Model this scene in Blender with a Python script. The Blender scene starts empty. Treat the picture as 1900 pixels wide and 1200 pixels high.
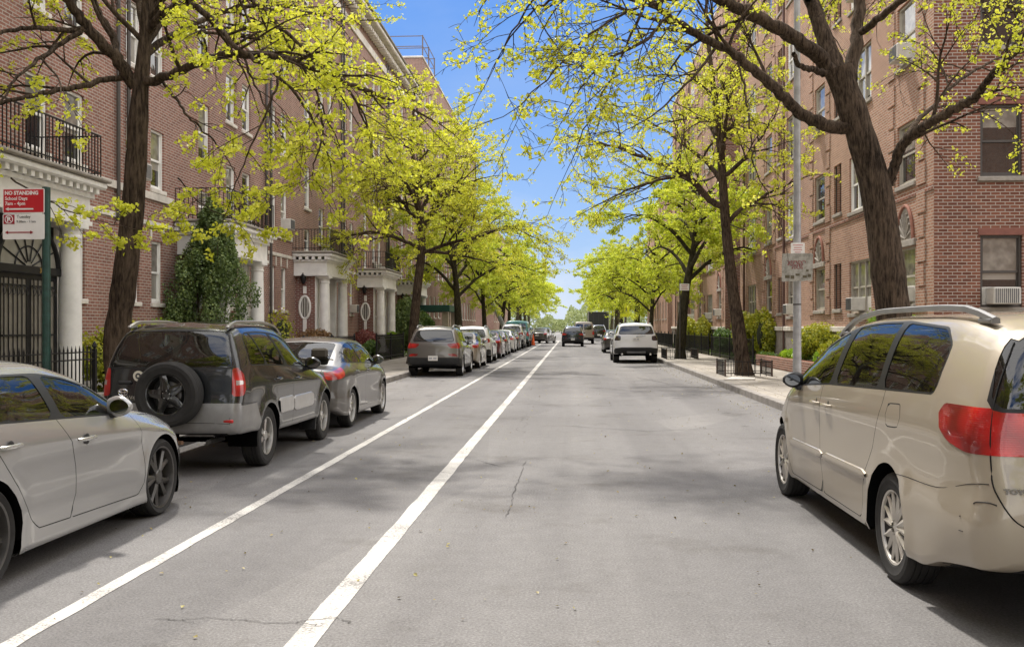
import bpy, math, random
import numpy as np
from mathutils import Vector
PI = math.pi
R = math.radians
SC = bpy.context.scene
COL = SC.collection
rng = np.random.default_rng(7)
random.seed(7)

# ---------------------------------------------------------------- materials
MATS = {}
class NT:
    """tiny helper round a node tree"""
    def __init__(s, name):
        s.m = bpy.data.materials.new(name); s.m.use_nodes = True
        s.t = s.m.node_tree; s.n = s.t.nodes; s.l = s.t.links
        s.n.clear(); s.out = s.n.new('ShaderNodeOutputMaterial')
    def add(s, typ, **kw):
        nd = s.n.new(typ)
        ins = kw.pop('ins', None)
        for k, v in kw.items(): setattr(nd, k, v)
        if ins:
            for k, v in ins.items():
                if hasattr(v, 'is_output') or isinstance(v, bpy.types.NodeSocket): s.l.new(v, nd.inputs[k])
                else: nd.inputs[k].default_value = v
        return nd
    def link(s, a, b): s.l.new(a, b)
    def ramp(s, fac, stops):
        r = s.add('ShaderNodeValToRGB'); s.link(fac, r.inputs[0])
        e = r.color_ramp.elements
        while len(e) < len(stops): e.new(0.5)
        for el, (p, c) in zip(e, stops):
            el.position = p; el.color = (*c, 1) if len(c) == 3 else c
        return r.outputs[0]
    def mix(s, fac, a, b, mode='MIX'):
        m = s.add('ShaderNodeMix', data_type='RGBA', blend_type=mode)
        for idx, v in ((0, fac), (6, a), (7, b)):
            if isinstance(v, bpy.types.NodeSocket): s.link(v, m.inputs[idx])
            else: m.inputs[idx].default_value = (*v, 1) if isinstance(v, tuple) and len(v) == 3 else v
        return m.outputs[2]
    def math(s, op, a, b=0.0):
        m = s.add('ShaderNodeMath', operation=op)
        for i, v in enumerate((a, b)):
            if isinstance(v, bpy.types.NodeSocket): s.link(v, m.inputs[i])
            else: m.inputs[i].default_value = v
        return m.outputs[0]
    def noise(s, vec, scale, detail=4, rough=.55):
        n = s.add('ShaderNodeTexNoise')
        n.inputs['Scale'].default_value = scale; n.inputs['Detail'].default_value = detail
        n.inputs['Roughness'].default_value = rough
        if vec is not None: s.link(vec, n.inputs['Vector'])
        return n.outputs['Fac']
    def bump(s, h, strength=.3, dist=.01):
        b = s.add('ShaderNodeBump'); b.inputs['Strength'].default_value = strength
        b.inputs['Distance'].default_value = dist; s.link(h, b.inputs['Height'])
        return b.outputs[0]
    def done(s, sh): s.link(sh, s.out.inputs['Surface']); return s.m

def simple(name, col, rough=.6, metal=0., coat=0., var=.12, scale=6., bump=0., spec=.5):
    """plain procedural surface: a base colour with soft tonal variation"""
    if name in MATS: return MATS[name]
    t = NT(name)
    tc = t.add('ShaderNodeTexCoord')
    nz = t.noise(tc.outputs['Object'], scale, 5, .6)
    lo = tuple(c * (1 - var) for c in col); hi = tuple(min(1, c * (1 + var)) for c in col)
    c = t.ramp(nz, [(.3, lo), (.7, hi)])
    p = t.add('ShaderNodeBsdfPrincipled', ins={'Base Color': c, 'Roughness': rough, 'Metallic': metal, 'Coat Weight': coat, 'Coat Roughness': .03, 'Specular IOR Level': spec})
    if bump: t.link(t.bump(nz, bump, .01), p.inputs['Normal'])
    MATS[name] = t.done(p.outputs[0]); return MATS[name]

def paint(name, col, metal=.35, rough=.26, dirt=.28):
    if name in MATS: return MATS[name]
    t = NT(name)
    tc = t.add('ShaderNodeTexCoord')
    geo = t.add('ShaderNodeNewGeometry')
    big = t.noise(tc.outputs['Object'], 1.6, 5, .6)
    fine = t.noise(tc.outputs['Object'], 35, 3, .7)
    sep = t.add('ShaderNodeSeparateXYZ'); t.link(tc.outputs['Object'], sep.inputs[0])
    low = t.add('ShaderNodeMapRange', ins={'Value': sep.outputs[2], 'From Min': .25, 'From Max': .85, 'To Min': 1., 'To Max': 0.})
    d = t.math('MULTIPLY', low.outputs[0], big)
    d = t.math('ADD', d, t.math('MULTIPLY', fine, .12))
    d = t.math('MULTIPLY', d, dirt)
    dust = tuple(.5 * c + .5 * k for c, k in zip(col, (.28, .24, .2)))
    c = t.mix(d, col, dust)
    ro = t.math('ADD', t.math('MULTIPLY', d, .5), rough)
    p = t.add('ShaderNodeBsdfPrincipled', ins={'Base Color': c, 'Roughness': ro, 'Metallic': metal, 'Coat Weight': 1., 'Coat Roughness': .04})
    t.link(t.bump(big, .02, .02), p.inputs['Coat Normal'])
    MATS[name] = t.done(p.outputs[0]); return MATS[name]

def glass(name, tint=(.35, .4, .38), trans=.75, refl=.9):
    """window glass: fresnel mirror over a tinted see-through layer"""
    if name in MATS: return MATS[name]
    t = NT(name)
    tr = t.add('ShaderNodeBsdfTransparent', ins={'Color': (*tint, 1)})
    dk = t.add('ShaderNodeBsdfDiffuse', ins={'Color': (.012, .014, .014, 1)})
    m0 = t.add('ShaderNodeMixShader', ins={0: trans}); t.link(dk.outputs[0], m0.inputs[1]); t.link(tr.outputs[0], m0.inputs[2])
    tc = t.add('ShaderNodeTexCoord')
    bm = t.bump(t.noise(tc.outputs['Object'], 1.3, 2), .06, .03)
    gl = t.add('ShaderNodeBsdfGlossy', ins={'Color': (refl, refl, refl, 1), 'Roughness': .015, 'Normal': bm})
    fr = t.add('ShaderNodeFresnel', ins={'IOR': 1.75, 'Normal': bm})
    m1 = t.add('ShaderNodeMixShader'); t.link(t.math('MULTIPLY', t.math('ADD', fr.outputs[0], .03), .85), m1.inputs[0])
    t.link(m0.outputs[0], m1.inputs[1]); t.link(gl.outputs[0], m1.inputs[2])
    MATS[name] = t.done(m1.outputs[0]); return MATS[name]

def brick_mat(name, c1, c2, mortar, bw=.21, bh=.07, ms=.011, vlo=.75):
    if name in MATS: return MATS[name]
    t = NT(name)
    geo = t.add('ShaderNodeNewGeometry')
    sp = t.add('ShaderNodeSeparateXYZ'); t.link(geo.outputs['Position'], sp.inputs[0])
    sn = t.add('ShaderNodeSeparateXYZ'); t.link(geo.outputs['True Normal'], sn.inputs[0])
    isx = t.math('GREATER_THAN', t.math('ABSOLUTE', sn.outputs[0]), .5)
    mx = t.add('ShaderNodeMix', data_type='FLOAT'); t.link(isx, mx.inputs[0]); t.link(sp.outputs[0], mx.inputs[2]); t.link(sp.outputs[1], mx.inputs[3])
    cb = t.add('ShaderNodeCombineXYZ'); t.link(mx.outputs[0], cb.inputs[0]); t.link(sp.outputs[2], cb.inputs[1])
    b = t.add('ShaderNodeTexBrick', ins={'Color1': (*c1, 1), 'Color2': (*c2, 1), 'Mortar': (*mortar, 1), 'Scale': 1., 'Mortar Size': ms, 'Mortar Smooth': .2, 'Bias': 0., 'Brick Width': bw, 'Row Height': bh})
    t.link(cb.outputs[0], b.inputs['Vector'])
    n1 = t.noise(geo.outputs['Position'], .35, 4); n2 = t.noise(geo.outputs['Position'], 9, 4)
    stn = t.add('ShaderNodeMapping', ins={'Vector': geo.outputs['Position'], 'Scale': (1.2, 1.2, .12)})
    n3 = t.noise(stn.outputs[0], 1.0, 4)
    v = t.math('ADD', t.math('MULTIPLY', n1, .35), t.math('ADD', t.math('MULTIPLY', n2, .25), t.math('MULTIPLY', n3, .35)))
    shade = t.ramp(v, [(.28, (vlo, vlo * .98, vlo * .96)), (.66, (1.15, 1.14, 1.12))])
    c = t.mix(1., b.outputs['Color'], shade, 'MULTIPLY')
    p = t.add('ShaderNodeBsdfPrincipled', ins={'Base Color': c, 'Roughness': .88, 'Specular IOR Level': .25})
    t.link(t.bump(t.math('SUBTRACT', 1., b.outputs['Fac']), .5, .012), p.inputs['Normal'])
    MATS[name] = t.done(p.outputs[0]); return MATS[name]

def leaf_mat(name, dark, mid, light, trans=.45):
    if name in MATS: return MATS[name]
    t = NT(name)
    at = t.add('ShaderNodeAttribute', attribute_name='var')
    geo = t.add('ShaderNodeNewGeometry')
    nz = t.noise(geo.outputs['Position'], .9, 3)
    f = t.math('ADD', t.math('MULTIPLY', at.outputs['Fac'], .65), t.math('MULTIPLY', nz, .45))
    c = t.ramp(f, [(.15, dark), (.5, mid), (.9, light)])
    d = t.add('ShaderNodeBsdfDiffuse', ins={'Color': c})
    tl = t.add('ShaderNodeBsdfTranslucent', ins={'Color': c})
    m = t.add('ShaderNodeMixShader', ins={0: trans}); t.link(d.outputs[0], m.inputs[1]); t.link(tl.outputs[0], m.inputs[2])
    g = t.add('ShaderNodeBsdfGlossy', ins={'Color': (1, 1, 1, 1), 'Roughness': .45})
    m2 = t.add('ShaderNodeMixShader', ins={0: .04}); t.link(m.outputs[0], m2.inputs[1]); t.link(g.outputs[0], m2.inputs[2])
    MATS[name] = t.done(m2.outputs[0]); return MATS[name]

def bark_mat(name, c1, c2):
    if name in MATS: return MATS[name]
    t = NT(name)
    geo = t.add('ShaderNodeNewGeometry')
    mp = t.add('ShaderNodeMapping', ins={'Vector': geo.outputs['Position'], 'Scale': (1., 1., .16)})
    n1 = t.noise(mp.outputs[0], 26, 5, .7); n2 = t.noise(geo.outputs['Position'], 1.6, 3)
    f = t.math('ADD', t.math('MULTIPLY', n1, .8), t.math('MULTIPLY', n2, .25))
    c = t.ramp(f, [(.40, c1), (.52, tuple(.5 * (p + q) for p, q in zip(c1, c2))), (.62, c2)])  # ridge shading strengthened in colour, as soft light leaves the bumps faint
    p = t.add('ShaderNodeBsdfPrincipled', ins={'Base Color': c, 'Roughness': .95, 'Specular IOR Level': .15})
    t.link(t.bump(n1, 1., .05), p.inputs['Normal'])
    MATS[name] = t.done(p.outputs[0]); return MATS[name]

# ---------------------------------------------------------------- objects
def tag(o, label=None, cat=None, group=None, kind=None):
    if label: o['label'] = label
    if cat: o['category'] = cat
    if group: o['group'] = group
    if kind: o['kind'] = kind
    return o
def empty(name, loc, label=None, cat=None, group=None, rz=0.):
    o = bpy.data.objects.new(name, None); COL.objects.link(o)
    o.location = loc; o.rotation_euler = (0, 0, rz); o.empty_display_size = .2
    return tag(o, label, cat, group)
def kids(o): return KIDS.get(o.name, [])
KIDS = {}
def put(o, parent=None):
    COL.objects.link(o)
    if parent is not None:
        o.parent = parent; KIDS.setdefault(parent.name, []).append(o)
    return o
def copy_tree(o, parent=None, swap=None):
    c = o.copy(); COL.objects.link(c)
    if parent is not None:
        c.parent = parent; KIDS.setdefault(parent.name, []).append(c)
    if swap and c.type == 'MESH':
        for i, s in enumerate(c.material_slots):
            if s.material and s.material.name in swap:
                nm = swap[s.material.name]; s.link = 'OBJECT'; s.material = MATS[nm]
    for ch in kids(o): copy_tree(ch, c, swap)
    return c

class MB:
    """collects shapes and links them as ONE mesh object"""
    def __init__(s): s.v = []; s.f = []; s.m = []; s.sm = []; s.mats = []
    def mi(s, mat):
        if mat is None: return 0
        if mat not in s.mats: s.mats.append(mat)
        return s.mats.index(mat)
    def raw(s, vs, fs, mat=None, smooth=False):
        b = len(s.v); s.v.extend([tuple(map(float, p)) for p in vs]); k = s.mi(mat)
        for f in fs: s.f.append(tuple(b + i for i in f)); s.m.append(k); s.sm.append(smooth)
        return s
    def box(s, a, b, mat=None, bev=0.):
        (x0, y0, z0), (x1, y1, z1) = a, b
        if x0 > x1: x0, x1 = x1, x0
        if y0 > y1: y0, y1 = y1, y0
        if z0 > z1: z0, z1 = z1, z0
        if bev <= 0:
            vs = [(x, y, z) for x in (x0, x1) for y in (y0, y1) for z in (z0, z1)]
            fs = [(0, 1, 3, 2), (4, 6, 7, 5), (0, 4, 5, 1), (2, 3, 7, 6), (0, 2, 6, 4), (1, 5, 7, 3)]
            return s.raw(vs, fs, mat)
        e = min(bev, (x1 - x0) * .45, (y1 - y0) * .45, (z1 - z0) * .45)
        # chamfered box: 24 verts
        vs = []; idx = {}
        for ix, X in enumerate((x0, x1)):
            for iy, Y in enumerate((y0, y1)):
                for iz, Z in enumerate((z0, z1)):
                    sx, sy, sz = (1 - 2 * ix) * e, (1 - 2 * iy) * e, (1 - 2 * iz) * e
                    for ax, p in enumerate(((X, Y + sy, Z + sz), (X + sx, Y, Z + sz), (X + sx, Y + sy, Z))):
                        idx[(ix, iy, iz, ax)] = len(vs); vs.append(p)
        g = lambda *k: idx[k]
        fs = []
        for i in (0, 1):
            q = [g(i, 0, 0, 0), g(i, 1, 0, 0), g(i, 1, 1, 0), g(i, 0, 1, 0)]; fs.append(q if i else q[::-1])
            q = [g(0, i, 0, 1), g(0, i, 1, 1), g(1, i, 1, 1), g(1, i, 0, 1)]; fs.append(q if i else q[::-1])
            q = [g(0, 0, i, 2), g(1, 0, i, 2), g(1, 1, i, 2), g(0, 1, i, 2)]; fs.append(q if i else q[::-1])
        for i in (0, 1):
            for j in (0, 1):
                q = [g(i, j, 0, 0), g(i, j, 1, 0), g(i, j, 1, 1), g(i, j, 0, 1)]; fs.append(q if i != j else q[::-1])
                q = [g(i, 0, j, 0), g(i, 0, j, 2), g(i, 1, j, 2), g(i, 1, j, 0)]; fs.append(q if i != j else q[::-1])
                q = [g(0, i, j, 1), g(1, i, j, 1), g(1, i, j, 2), g(0, i, j, 2)]; fs.append(q if i != j else q[::-1])
        for i in (0, 1):
            for j in (0, 1):
                for k in (0, 1):
                    q = [g(i, j, k, 0), g(i, j, k, 1), g(i, j, k, 2)]; fs.append(q if (i + j + k) % 2 else q[::-1])
        return s.raw(vs, fs, mat)
    def tube(s, pts, rad, n=8, mat=None, caps=True, smooth=True):
        pts = np.asarray(pts, float); m = len(pts)
        rad = np.full(m, float(rad)) if np.isscalar(rad) else np.asarray(rad, float)
        V = tube_verts(pts, rad, n)
        fs = [(i * n + j, i * n + (j + 1) % n, (i + 1) * n + (j + 1) % n, (i + 1) * n + j) for i in range(m - 1) for j in range(n)]
        if caps: fs += [tuple(range(n))[::-1], tuple(range((m - 1) * n, m * n))]
        return s.raw(V, fs, mat, smooth)
    def lathe(s, prof, c=(0, 0, 0), axis='z', n=24, mat=None, smooth=True, sx=1., arc=None):
        """prof: list of (r, h)"""
        V = []; full = arc is None; a0, a1 = (0, 2 * PI) if full else arc
        k = n if full else n + 1
        for r, h in prof:
            for j in range(k):
                a = a0 + (a1 - a0) * j / n; u, w = r * math.cos(a), r * math.sin(a)
                p = {'z': (u, w, h), 'x': (h, u, w), 'y': (w, h, u)}[axis]
                V.append((c[0] + p[0], c[1] + p[1], c[2] + p[2]))
        fs = []
        for i in range(len(prof) - 1):
            for j in range(n):
                a, b = i * k + j, i * k + (j + 1) % k
                fs.append((a, b, b + k, a + k))
        return s.raw(V, fs, mat, smooth)
    def prism(s, poly, h0, h1, axis='x', mat=None, smooth=False):
        """poly of 2d points extruded along axis; x: poly=(y,z)  y: poly=(x,z)  z: poly=(x,y)"""
        def P(a, b, h): return {'x': (h, a, b), 'y': (a, h, b), 'z': (a, b, h)}[axis]
        n = len(poly); V = [P(a, b, h0) for a, b in poly] + [P(a, b, h1) for a, b in poly]
        fs = [tuple(range(n))[::-1], tuple(range(n, 2 * n))] + [(i, (i + 1) % n, n + (i + 1) % n, n + i) for i in range(n)]
        return s.raw(V, fs, mat, smooth)
    def build(s, name, mat=None, parent=None, loc=None, sharp=35):
        me = bpy.data.meshes.new(name)
        me.from_pydata(s.v, [], s.f)
        if s.mats:
            for k in s.mats: me.materials.append(k)
            me.polygons.foreach_set('material_index', s.m)
        elif mat is not None: me.materials.append(mat)
        me.polygons.foreach_set('use_smooth', s.sm)
        me.update()
        o = bpy.data.objects.new(name, me)
        if loc: o.location = loc
        if any(s.sm):
            try: me.set_sharp_from_angle(angle=R(sharp))
            except Exception: pass
        return put(o, parent)

def tube_verts(pts, rad, n):
    m = len(pts)
    T = np.gradient(pts, axis=0); T /= (np.linalg.norm(T, axis=1, keepdims=True) + 1e-9)
    ref = np.array([0, 0, 1.]) if abs(T[0][2]) < .9 else np.array([1., 0, 0])
    u = np.cross(ref, T[0]); u /= np.linalg.norm(u) + 1e-9
    ang = np.arange(n) / n * 2 * PI; ca, sa = np.cos(ang)[:, None], np.sin(ang)[:, None]
    V = np.empty((m, n, 3))
    for i in range(m):
        u = u - T[i] * np.dot(u, T[i]); u /= np.linalg.norm(u) + 1e-9
        w = np.cross(T[i], u)
        V[i] = pts[i] + rad[i] * (ca * u + sa * w)
    return V.reshape(-1, 3)

def np_mesh(name, V, F, mat, parent=None, smooth=True, var=None, k=None, mats=None, mi=None):
    """fast mesh from arrays; F is (n,k) with k=3 or 4"""
    me = bpy.data.meshes.new(name); V = np.asarray(V, np.float32); F = np.asarray(F, np.int32)
    n, k = F.shape
    me.vertices.add(len(V)); me.vertices.foreach_set('co', V.ravel())
    me.loops.add(n * k); me.loops.foreach_set('vertex_index', F.ravel())
    me.polygons.add(n); me.polygons.foreach_set('loop_start', np.arange(0, n * k, k, dtype=np.int32))
    me.polygons.foreach_set('loop_total', np.full(n, k, np.int32))
    me.polygons.foreach_set('use_smooth', np.full(n, smooth))
    me.materials.append(mat)
    if var is not None:
        a = me.attributes.new('var', 'FLOAT', 'POINT'); a.data.foreach_set('value', np.asarray(var, np.float32))
    me.update(calc_edges=True); me.validate()
    o = bpy.data.objects.new(name, me)
    return put(o, parent)

def text_obj(s, size, mat, name='lettering', parent=None, loc=(0, 0, 0), rot=(R(90), 0, 0), depth=.001, align='CENTER', bold=0., sx=1.):
    cu = bpy.data.curves.new(name, 'FONT'); cu.body = s; cu.size = size; cu.extrude = depth
    cu.align_x = align; cu.align_y = 'CENTER'; cu.offset = bold; cu.resolution_u = 3
    tmp = bpy.data.objects.new('tmp', cu); COL.objects.link(tmp)
    dg = bpy.context.evaluated_depsgraph_get()
    me = bpy.data.meshes.new_from_object(tmp.evaluated_get(dg))
    COL.objects.unlink(tmp); bpy.data.objects.remove(tmp)
    me.materials.clear(); me.materials.append(mat)
    o = bpy.data.objects.new(name, me); o.location = loc; o.rotation_euler = rot; o.scale = (sx, 1, 1)
    return put(o, parent)

# ---------------------------------------------------------------- camera
FPX = 1769.; CH = 1.61; YAW = math.atan(110 / FPX); CY, SY = math.cos(YAW), math.sin(YAW)
cam = bpy.data.objects.new('camera', bpy.data.cameras.new('camera')); COL.objects.link(cam)
cam.data.sensor_width = 36.; cam.data.lens = 36. * FPX / 1900.; cam.data.shift_y = 6. / 1900.
cam.data.clip_start = .1; cam.data.clip_end = 6000.
cam.location = (0, 0, CH); cam.rotation_euler = (R(90), 0, YAW)
SC.camera = cam
def at(u, v, Y):
    """photo pixel -> world point at distance Y along the street (used for measuring limbs)"""
    r = (u - 950) / FPX; cz = Y / (r * SY + CY)
    return (cz * (r * CY - SY), Y, CH - (v - 606) / FPX * cz)

# ---------------------------------------------------------------- light
W = bpy.data.worlds.new('World'); SC.world = W; W.use_nodes = True
wn = W.node_tree; bg = wn.nodes['Background']
sky = wn.nodes.new('ShaderNodeTexSky'); sky.sky_type = 'NISHITA'; sky.sun_disc = False
SUN_EL, SUN_AZ = R(58), R(-21)           # azimuth from +Y towards -X
sky.sun_elevation = SUN_EL; sky.sun_rotation = SUN_AZ
sky.air_density = 1.1; sky.dust_density = .3; sky.ozone_density = 3.0
tcw = wn.nodes.new('ShaderNodeTexCoord')
mpw = wn.nodes.new('ShaderNodeMapping'); mpw.inputs['Scale'].default_value = (1, 1, 2.6)
nzw = wn.nodes.new('ShaderNodeTexNoise'); nzw.inputs['Scale'].default_value = 2.3; nzw.inputs['Detail'].default_value = 7; nzw.inputs['Roughness'].default_value = .58
wn.links.new(tcw.outputs['Generated'], mpw.inputs[0]); wn.links.new(mpw.outputs[0], nzw.inputs['Vector'])
rw = wn.nodes.new('ShaderNodeValToRGB'); rw.color_ramp.elements[0].position = .52; rw.color_ramp.elements[1].position = .72
rw.color_ramp.elements[0].color = (0, 0, 0, 1); rw.color_ramp.elements[1].color = (1, 1, 1, 1)
# bright unseen cloud added behind, beside and overhead for fill and reflections; thin ahead
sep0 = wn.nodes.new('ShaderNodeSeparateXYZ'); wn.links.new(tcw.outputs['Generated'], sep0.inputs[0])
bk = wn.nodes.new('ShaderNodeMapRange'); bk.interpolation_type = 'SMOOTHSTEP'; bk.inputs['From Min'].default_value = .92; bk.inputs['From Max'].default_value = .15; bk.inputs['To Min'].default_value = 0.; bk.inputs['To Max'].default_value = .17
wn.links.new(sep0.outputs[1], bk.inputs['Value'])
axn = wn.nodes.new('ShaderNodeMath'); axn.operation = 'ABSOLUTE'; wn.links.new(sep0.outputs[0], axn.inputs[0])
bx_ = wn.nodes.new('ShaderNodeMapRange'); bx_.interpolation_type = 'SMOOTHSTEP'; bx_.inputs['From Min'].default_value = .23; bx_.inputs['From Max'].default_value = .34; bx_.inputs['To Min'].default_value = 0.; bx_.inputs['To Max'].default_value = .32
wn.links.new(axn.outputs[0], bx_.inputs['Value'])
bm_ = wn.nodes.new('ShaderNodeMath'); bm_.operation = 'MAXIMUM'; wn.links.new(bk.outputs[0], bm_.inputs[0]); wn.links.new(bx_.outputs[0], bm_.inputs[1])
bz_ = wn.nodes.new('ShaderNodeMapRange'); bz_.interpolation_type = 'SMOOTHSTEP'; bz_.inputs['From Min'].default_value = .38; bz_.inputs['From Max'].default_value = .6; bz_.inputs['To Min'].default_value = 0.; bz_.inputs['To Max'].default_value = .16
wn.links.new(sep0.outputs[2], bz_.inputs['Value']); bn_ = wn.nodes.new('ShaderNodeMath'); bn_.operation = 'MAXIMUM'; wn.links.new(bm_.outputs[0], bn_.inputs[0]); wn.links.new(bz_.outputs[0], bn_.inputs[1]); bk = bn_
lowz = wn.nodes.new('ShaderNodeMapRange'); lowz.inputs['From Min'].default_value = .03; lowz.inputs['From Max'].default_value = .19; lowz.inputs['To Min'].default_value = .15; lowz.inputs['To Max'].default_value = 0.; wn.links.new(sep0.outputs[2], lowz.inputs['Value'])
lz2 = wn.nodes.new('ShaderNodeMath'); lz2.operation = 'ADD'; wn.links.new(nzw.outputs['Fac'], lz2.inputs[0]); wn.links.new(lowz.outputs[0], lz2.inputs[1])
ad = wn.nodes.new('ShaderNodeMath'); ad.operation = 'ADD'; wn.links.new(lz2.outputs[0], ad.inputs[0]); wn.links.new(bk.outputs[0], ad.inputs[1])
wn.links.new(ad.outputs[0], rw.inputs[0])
mxw = wn.nodes.new('ShaderNodeMix'); mxw.data_type = 'RGBA'
hsv = wn.nodes.new('ShaderNodeHueSaturation'); hsv.inputs['Saturation'].default_value = 1.08
zs_ = wn.nodes.new('ShaderNodeSeparateXYZ'); wn.links.new(tcw.outputs['Generated'], zs_.inputs[0])
gr_ = wn.nodes.new('ShaderNodeValToRGB'); gr_.color_ramp.elements[0].position = 0.; gr_.color_ramp.elements[0].color = (3.0 / 8, 4.1 / 8, 6.2 / 8, 1); gr_.color_ramp.elements[1].position = .40; gr_.color_ramp.elements[1].color = (.55 / 8, 1.9 / 8, 5.7 / 8, 1)
gm_ = wn.nodes.new('ShaderNodeVectorMath'); gm_.operation = 'SCALE'; gm_.inputs['Scale'].default_value = 8.
gx_ = wn.nodes.new('ShaderNodeMix'); gx_.data_type = 'RGBA'; gx_.inputs[0].default_value = .8
wn.links.new(zs_.outputs[2], gr_.inputs[0]); wn.links.new(gr_.outputs[0], gm_.inputs[0]); wn.links.new(sky.outputs[0], gx_.inputs[6]); wn.links.new(gm_.outputs[0], gx_.inputs[7])
wn.links.new(gx_.outputs[2], hsv.inputs['Color'])
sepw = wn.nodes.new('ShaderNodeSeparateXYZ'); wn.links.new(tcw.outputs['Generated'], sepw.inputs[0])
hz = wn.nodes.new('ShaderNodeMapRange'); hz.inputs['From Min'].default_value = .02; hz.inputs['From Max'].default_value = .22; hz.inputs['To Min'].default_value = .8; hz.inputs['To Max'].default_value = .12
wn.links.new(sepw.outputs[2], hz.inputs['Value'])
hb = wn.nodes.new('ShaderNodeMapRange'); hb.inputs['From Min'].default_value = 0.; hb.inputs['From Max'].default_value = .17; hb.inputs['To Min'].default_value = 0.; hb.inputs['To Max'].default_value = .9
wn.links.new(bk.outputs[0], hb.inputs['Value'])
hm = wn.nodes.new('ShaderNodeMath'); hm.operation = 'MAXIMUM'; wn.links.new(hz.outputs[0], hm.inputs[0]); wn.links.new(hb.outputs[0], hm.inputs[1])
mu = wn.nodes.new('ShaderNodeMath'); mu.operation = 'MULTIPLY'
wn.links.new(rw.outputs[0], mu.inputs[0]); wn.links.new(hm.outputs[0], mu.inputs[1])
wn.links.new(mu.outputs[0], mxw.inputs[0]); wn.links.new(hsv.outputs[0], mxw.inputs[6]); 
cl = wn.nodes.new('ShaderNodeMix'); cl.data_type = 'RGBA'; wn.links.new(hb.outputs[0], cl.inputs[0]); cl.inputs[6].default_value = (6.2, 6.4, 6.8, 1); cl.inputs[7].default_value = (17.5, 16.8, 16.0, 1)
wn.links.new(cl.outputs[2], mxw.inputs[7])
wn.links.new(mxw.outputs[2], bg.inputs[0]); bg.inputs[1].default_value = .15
sl = bpy.data.lights.new('sun', 'SUN'); sl.energy = 5.0; sl.angle = R(3.2); sl.color = (1., .95, .87)
so = bpy.data.objects.new('sun', sl); COL.objects.link(so)
sd = Vector((math.sin(SUN_AZ) * math.cos(SUN_EL), math.cos(SUN_AZ) * math.cos(SUN_EL), math.sin(SUN_EL)))
so.rotation_euler = sd.to_track_quat('Z', 'Y').to_euler(); so.location = sd * 60
SC.view_settings.view_transform = 'Standard'; SC.view_settings.look = 'None'; SC.view_settings.exposure = 0.
SC.cycles.max_bounces = 6; SC.cycles.transparent_max_bounces = 12; SC.cycles.diffuse_bounces = 3
SC.cycles.caustics_reflective = False; SC.cycles.caustics_refractive = False
# ================================================================ vehicles
def pchip(xs, ys, x):
    xs = np.asarray(xs, float); ys = np.asarray(ys, float); x = np.clip(np.asarray(x, float), xs[0], xs[-1])
    if len(xs) == 1: return np.full_like(x, ys[0])
    h = np.diff(xs); d = np.diff(ys) / h; m = np.zeros(len(xs)); m[0], m[-1] = d[0], d[-1]
    for i in range(1, len(xs) - 1):
        if d[i - 1] * d[i] > 0:
            w1, w2 = 2 * h[i] + h[i - 1], h[i] + 2 * h[i - 1]; m[i] = (w1 + w2) / (w1 / d[i - 1] + w2 / d[i])
    k = np.clip(np.searchsorted(xs, x) - 1, 0, len(xs) - 2); t = (x - xs[k]) / h[k]
    return ((2*t**3 - 3*t**2 + 1) * ys[k] + (t**3 - 2*t**2 + t) * h[k] * m[k] + (-2*t**3 + 3*t**2) * ys[k + 1] + (t**3 - t**2) * h[k] * m[k + 1])
def tab(t, x): return pchip([a for a, b in t], [b for a, b in t], x)
def sm(a, b, x):
    t = np.clip((x - a) / (b - a), 0, 1); return t * t * (3 - 2 * t)
def rpoly(pts, r, n=5):
    """polygon with filleted corners"""
    out = []; N = len(pts)
    for i in range(N):
        p, a, b = (np.array(pts[k], float) for k in (i, i - 1, (i + 1) % N))
        u, v = a - p, b - p; lu, lv = np.linalg.norm(u), np.linalg.norm(v); u /= lu; v /= lv
        rr = min(r, lu * .45, lv * .45); q0, q1 = p + u * rr, p + v * rr
        for k in range(n + 1):
            t = k / n; out.append(tuple((1 - t)**2 * q0 + 2 * t * (1 - t) * p + t * t * q1))
    return out
def sdf(poly, x, y):
    P = np.array(poly); A = P; B = np.roll(P, -1, 0); x = x[:, None]; y = y[:, None]
    ex, ey = (B - A).T; wx, wy = x - A[:, 0], y - A[:, 1]
    t = np.clip((wx * ex + wy * ey) / (ex * ex + ey * ey + 1e-12), 0, 1)
    d = np.sqrt(((wx - t * ex)**2 + (wy - t * ey)**2).min(1))
    c = (A[:, 1] > y) != (B[:, 1] > y)
    with np.errstate(divide='ignore', invalid='ignore'):
        xi = (B[:, 0] - A[:, 0]) * (y - A[:, 1]) / (B[:, 1] - A[:, 1]) + A[:, 0]
    ins = ((c & (x < xi)).sum(1) % 2) == 1
    return np.where(ins, -d, d)

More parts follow.
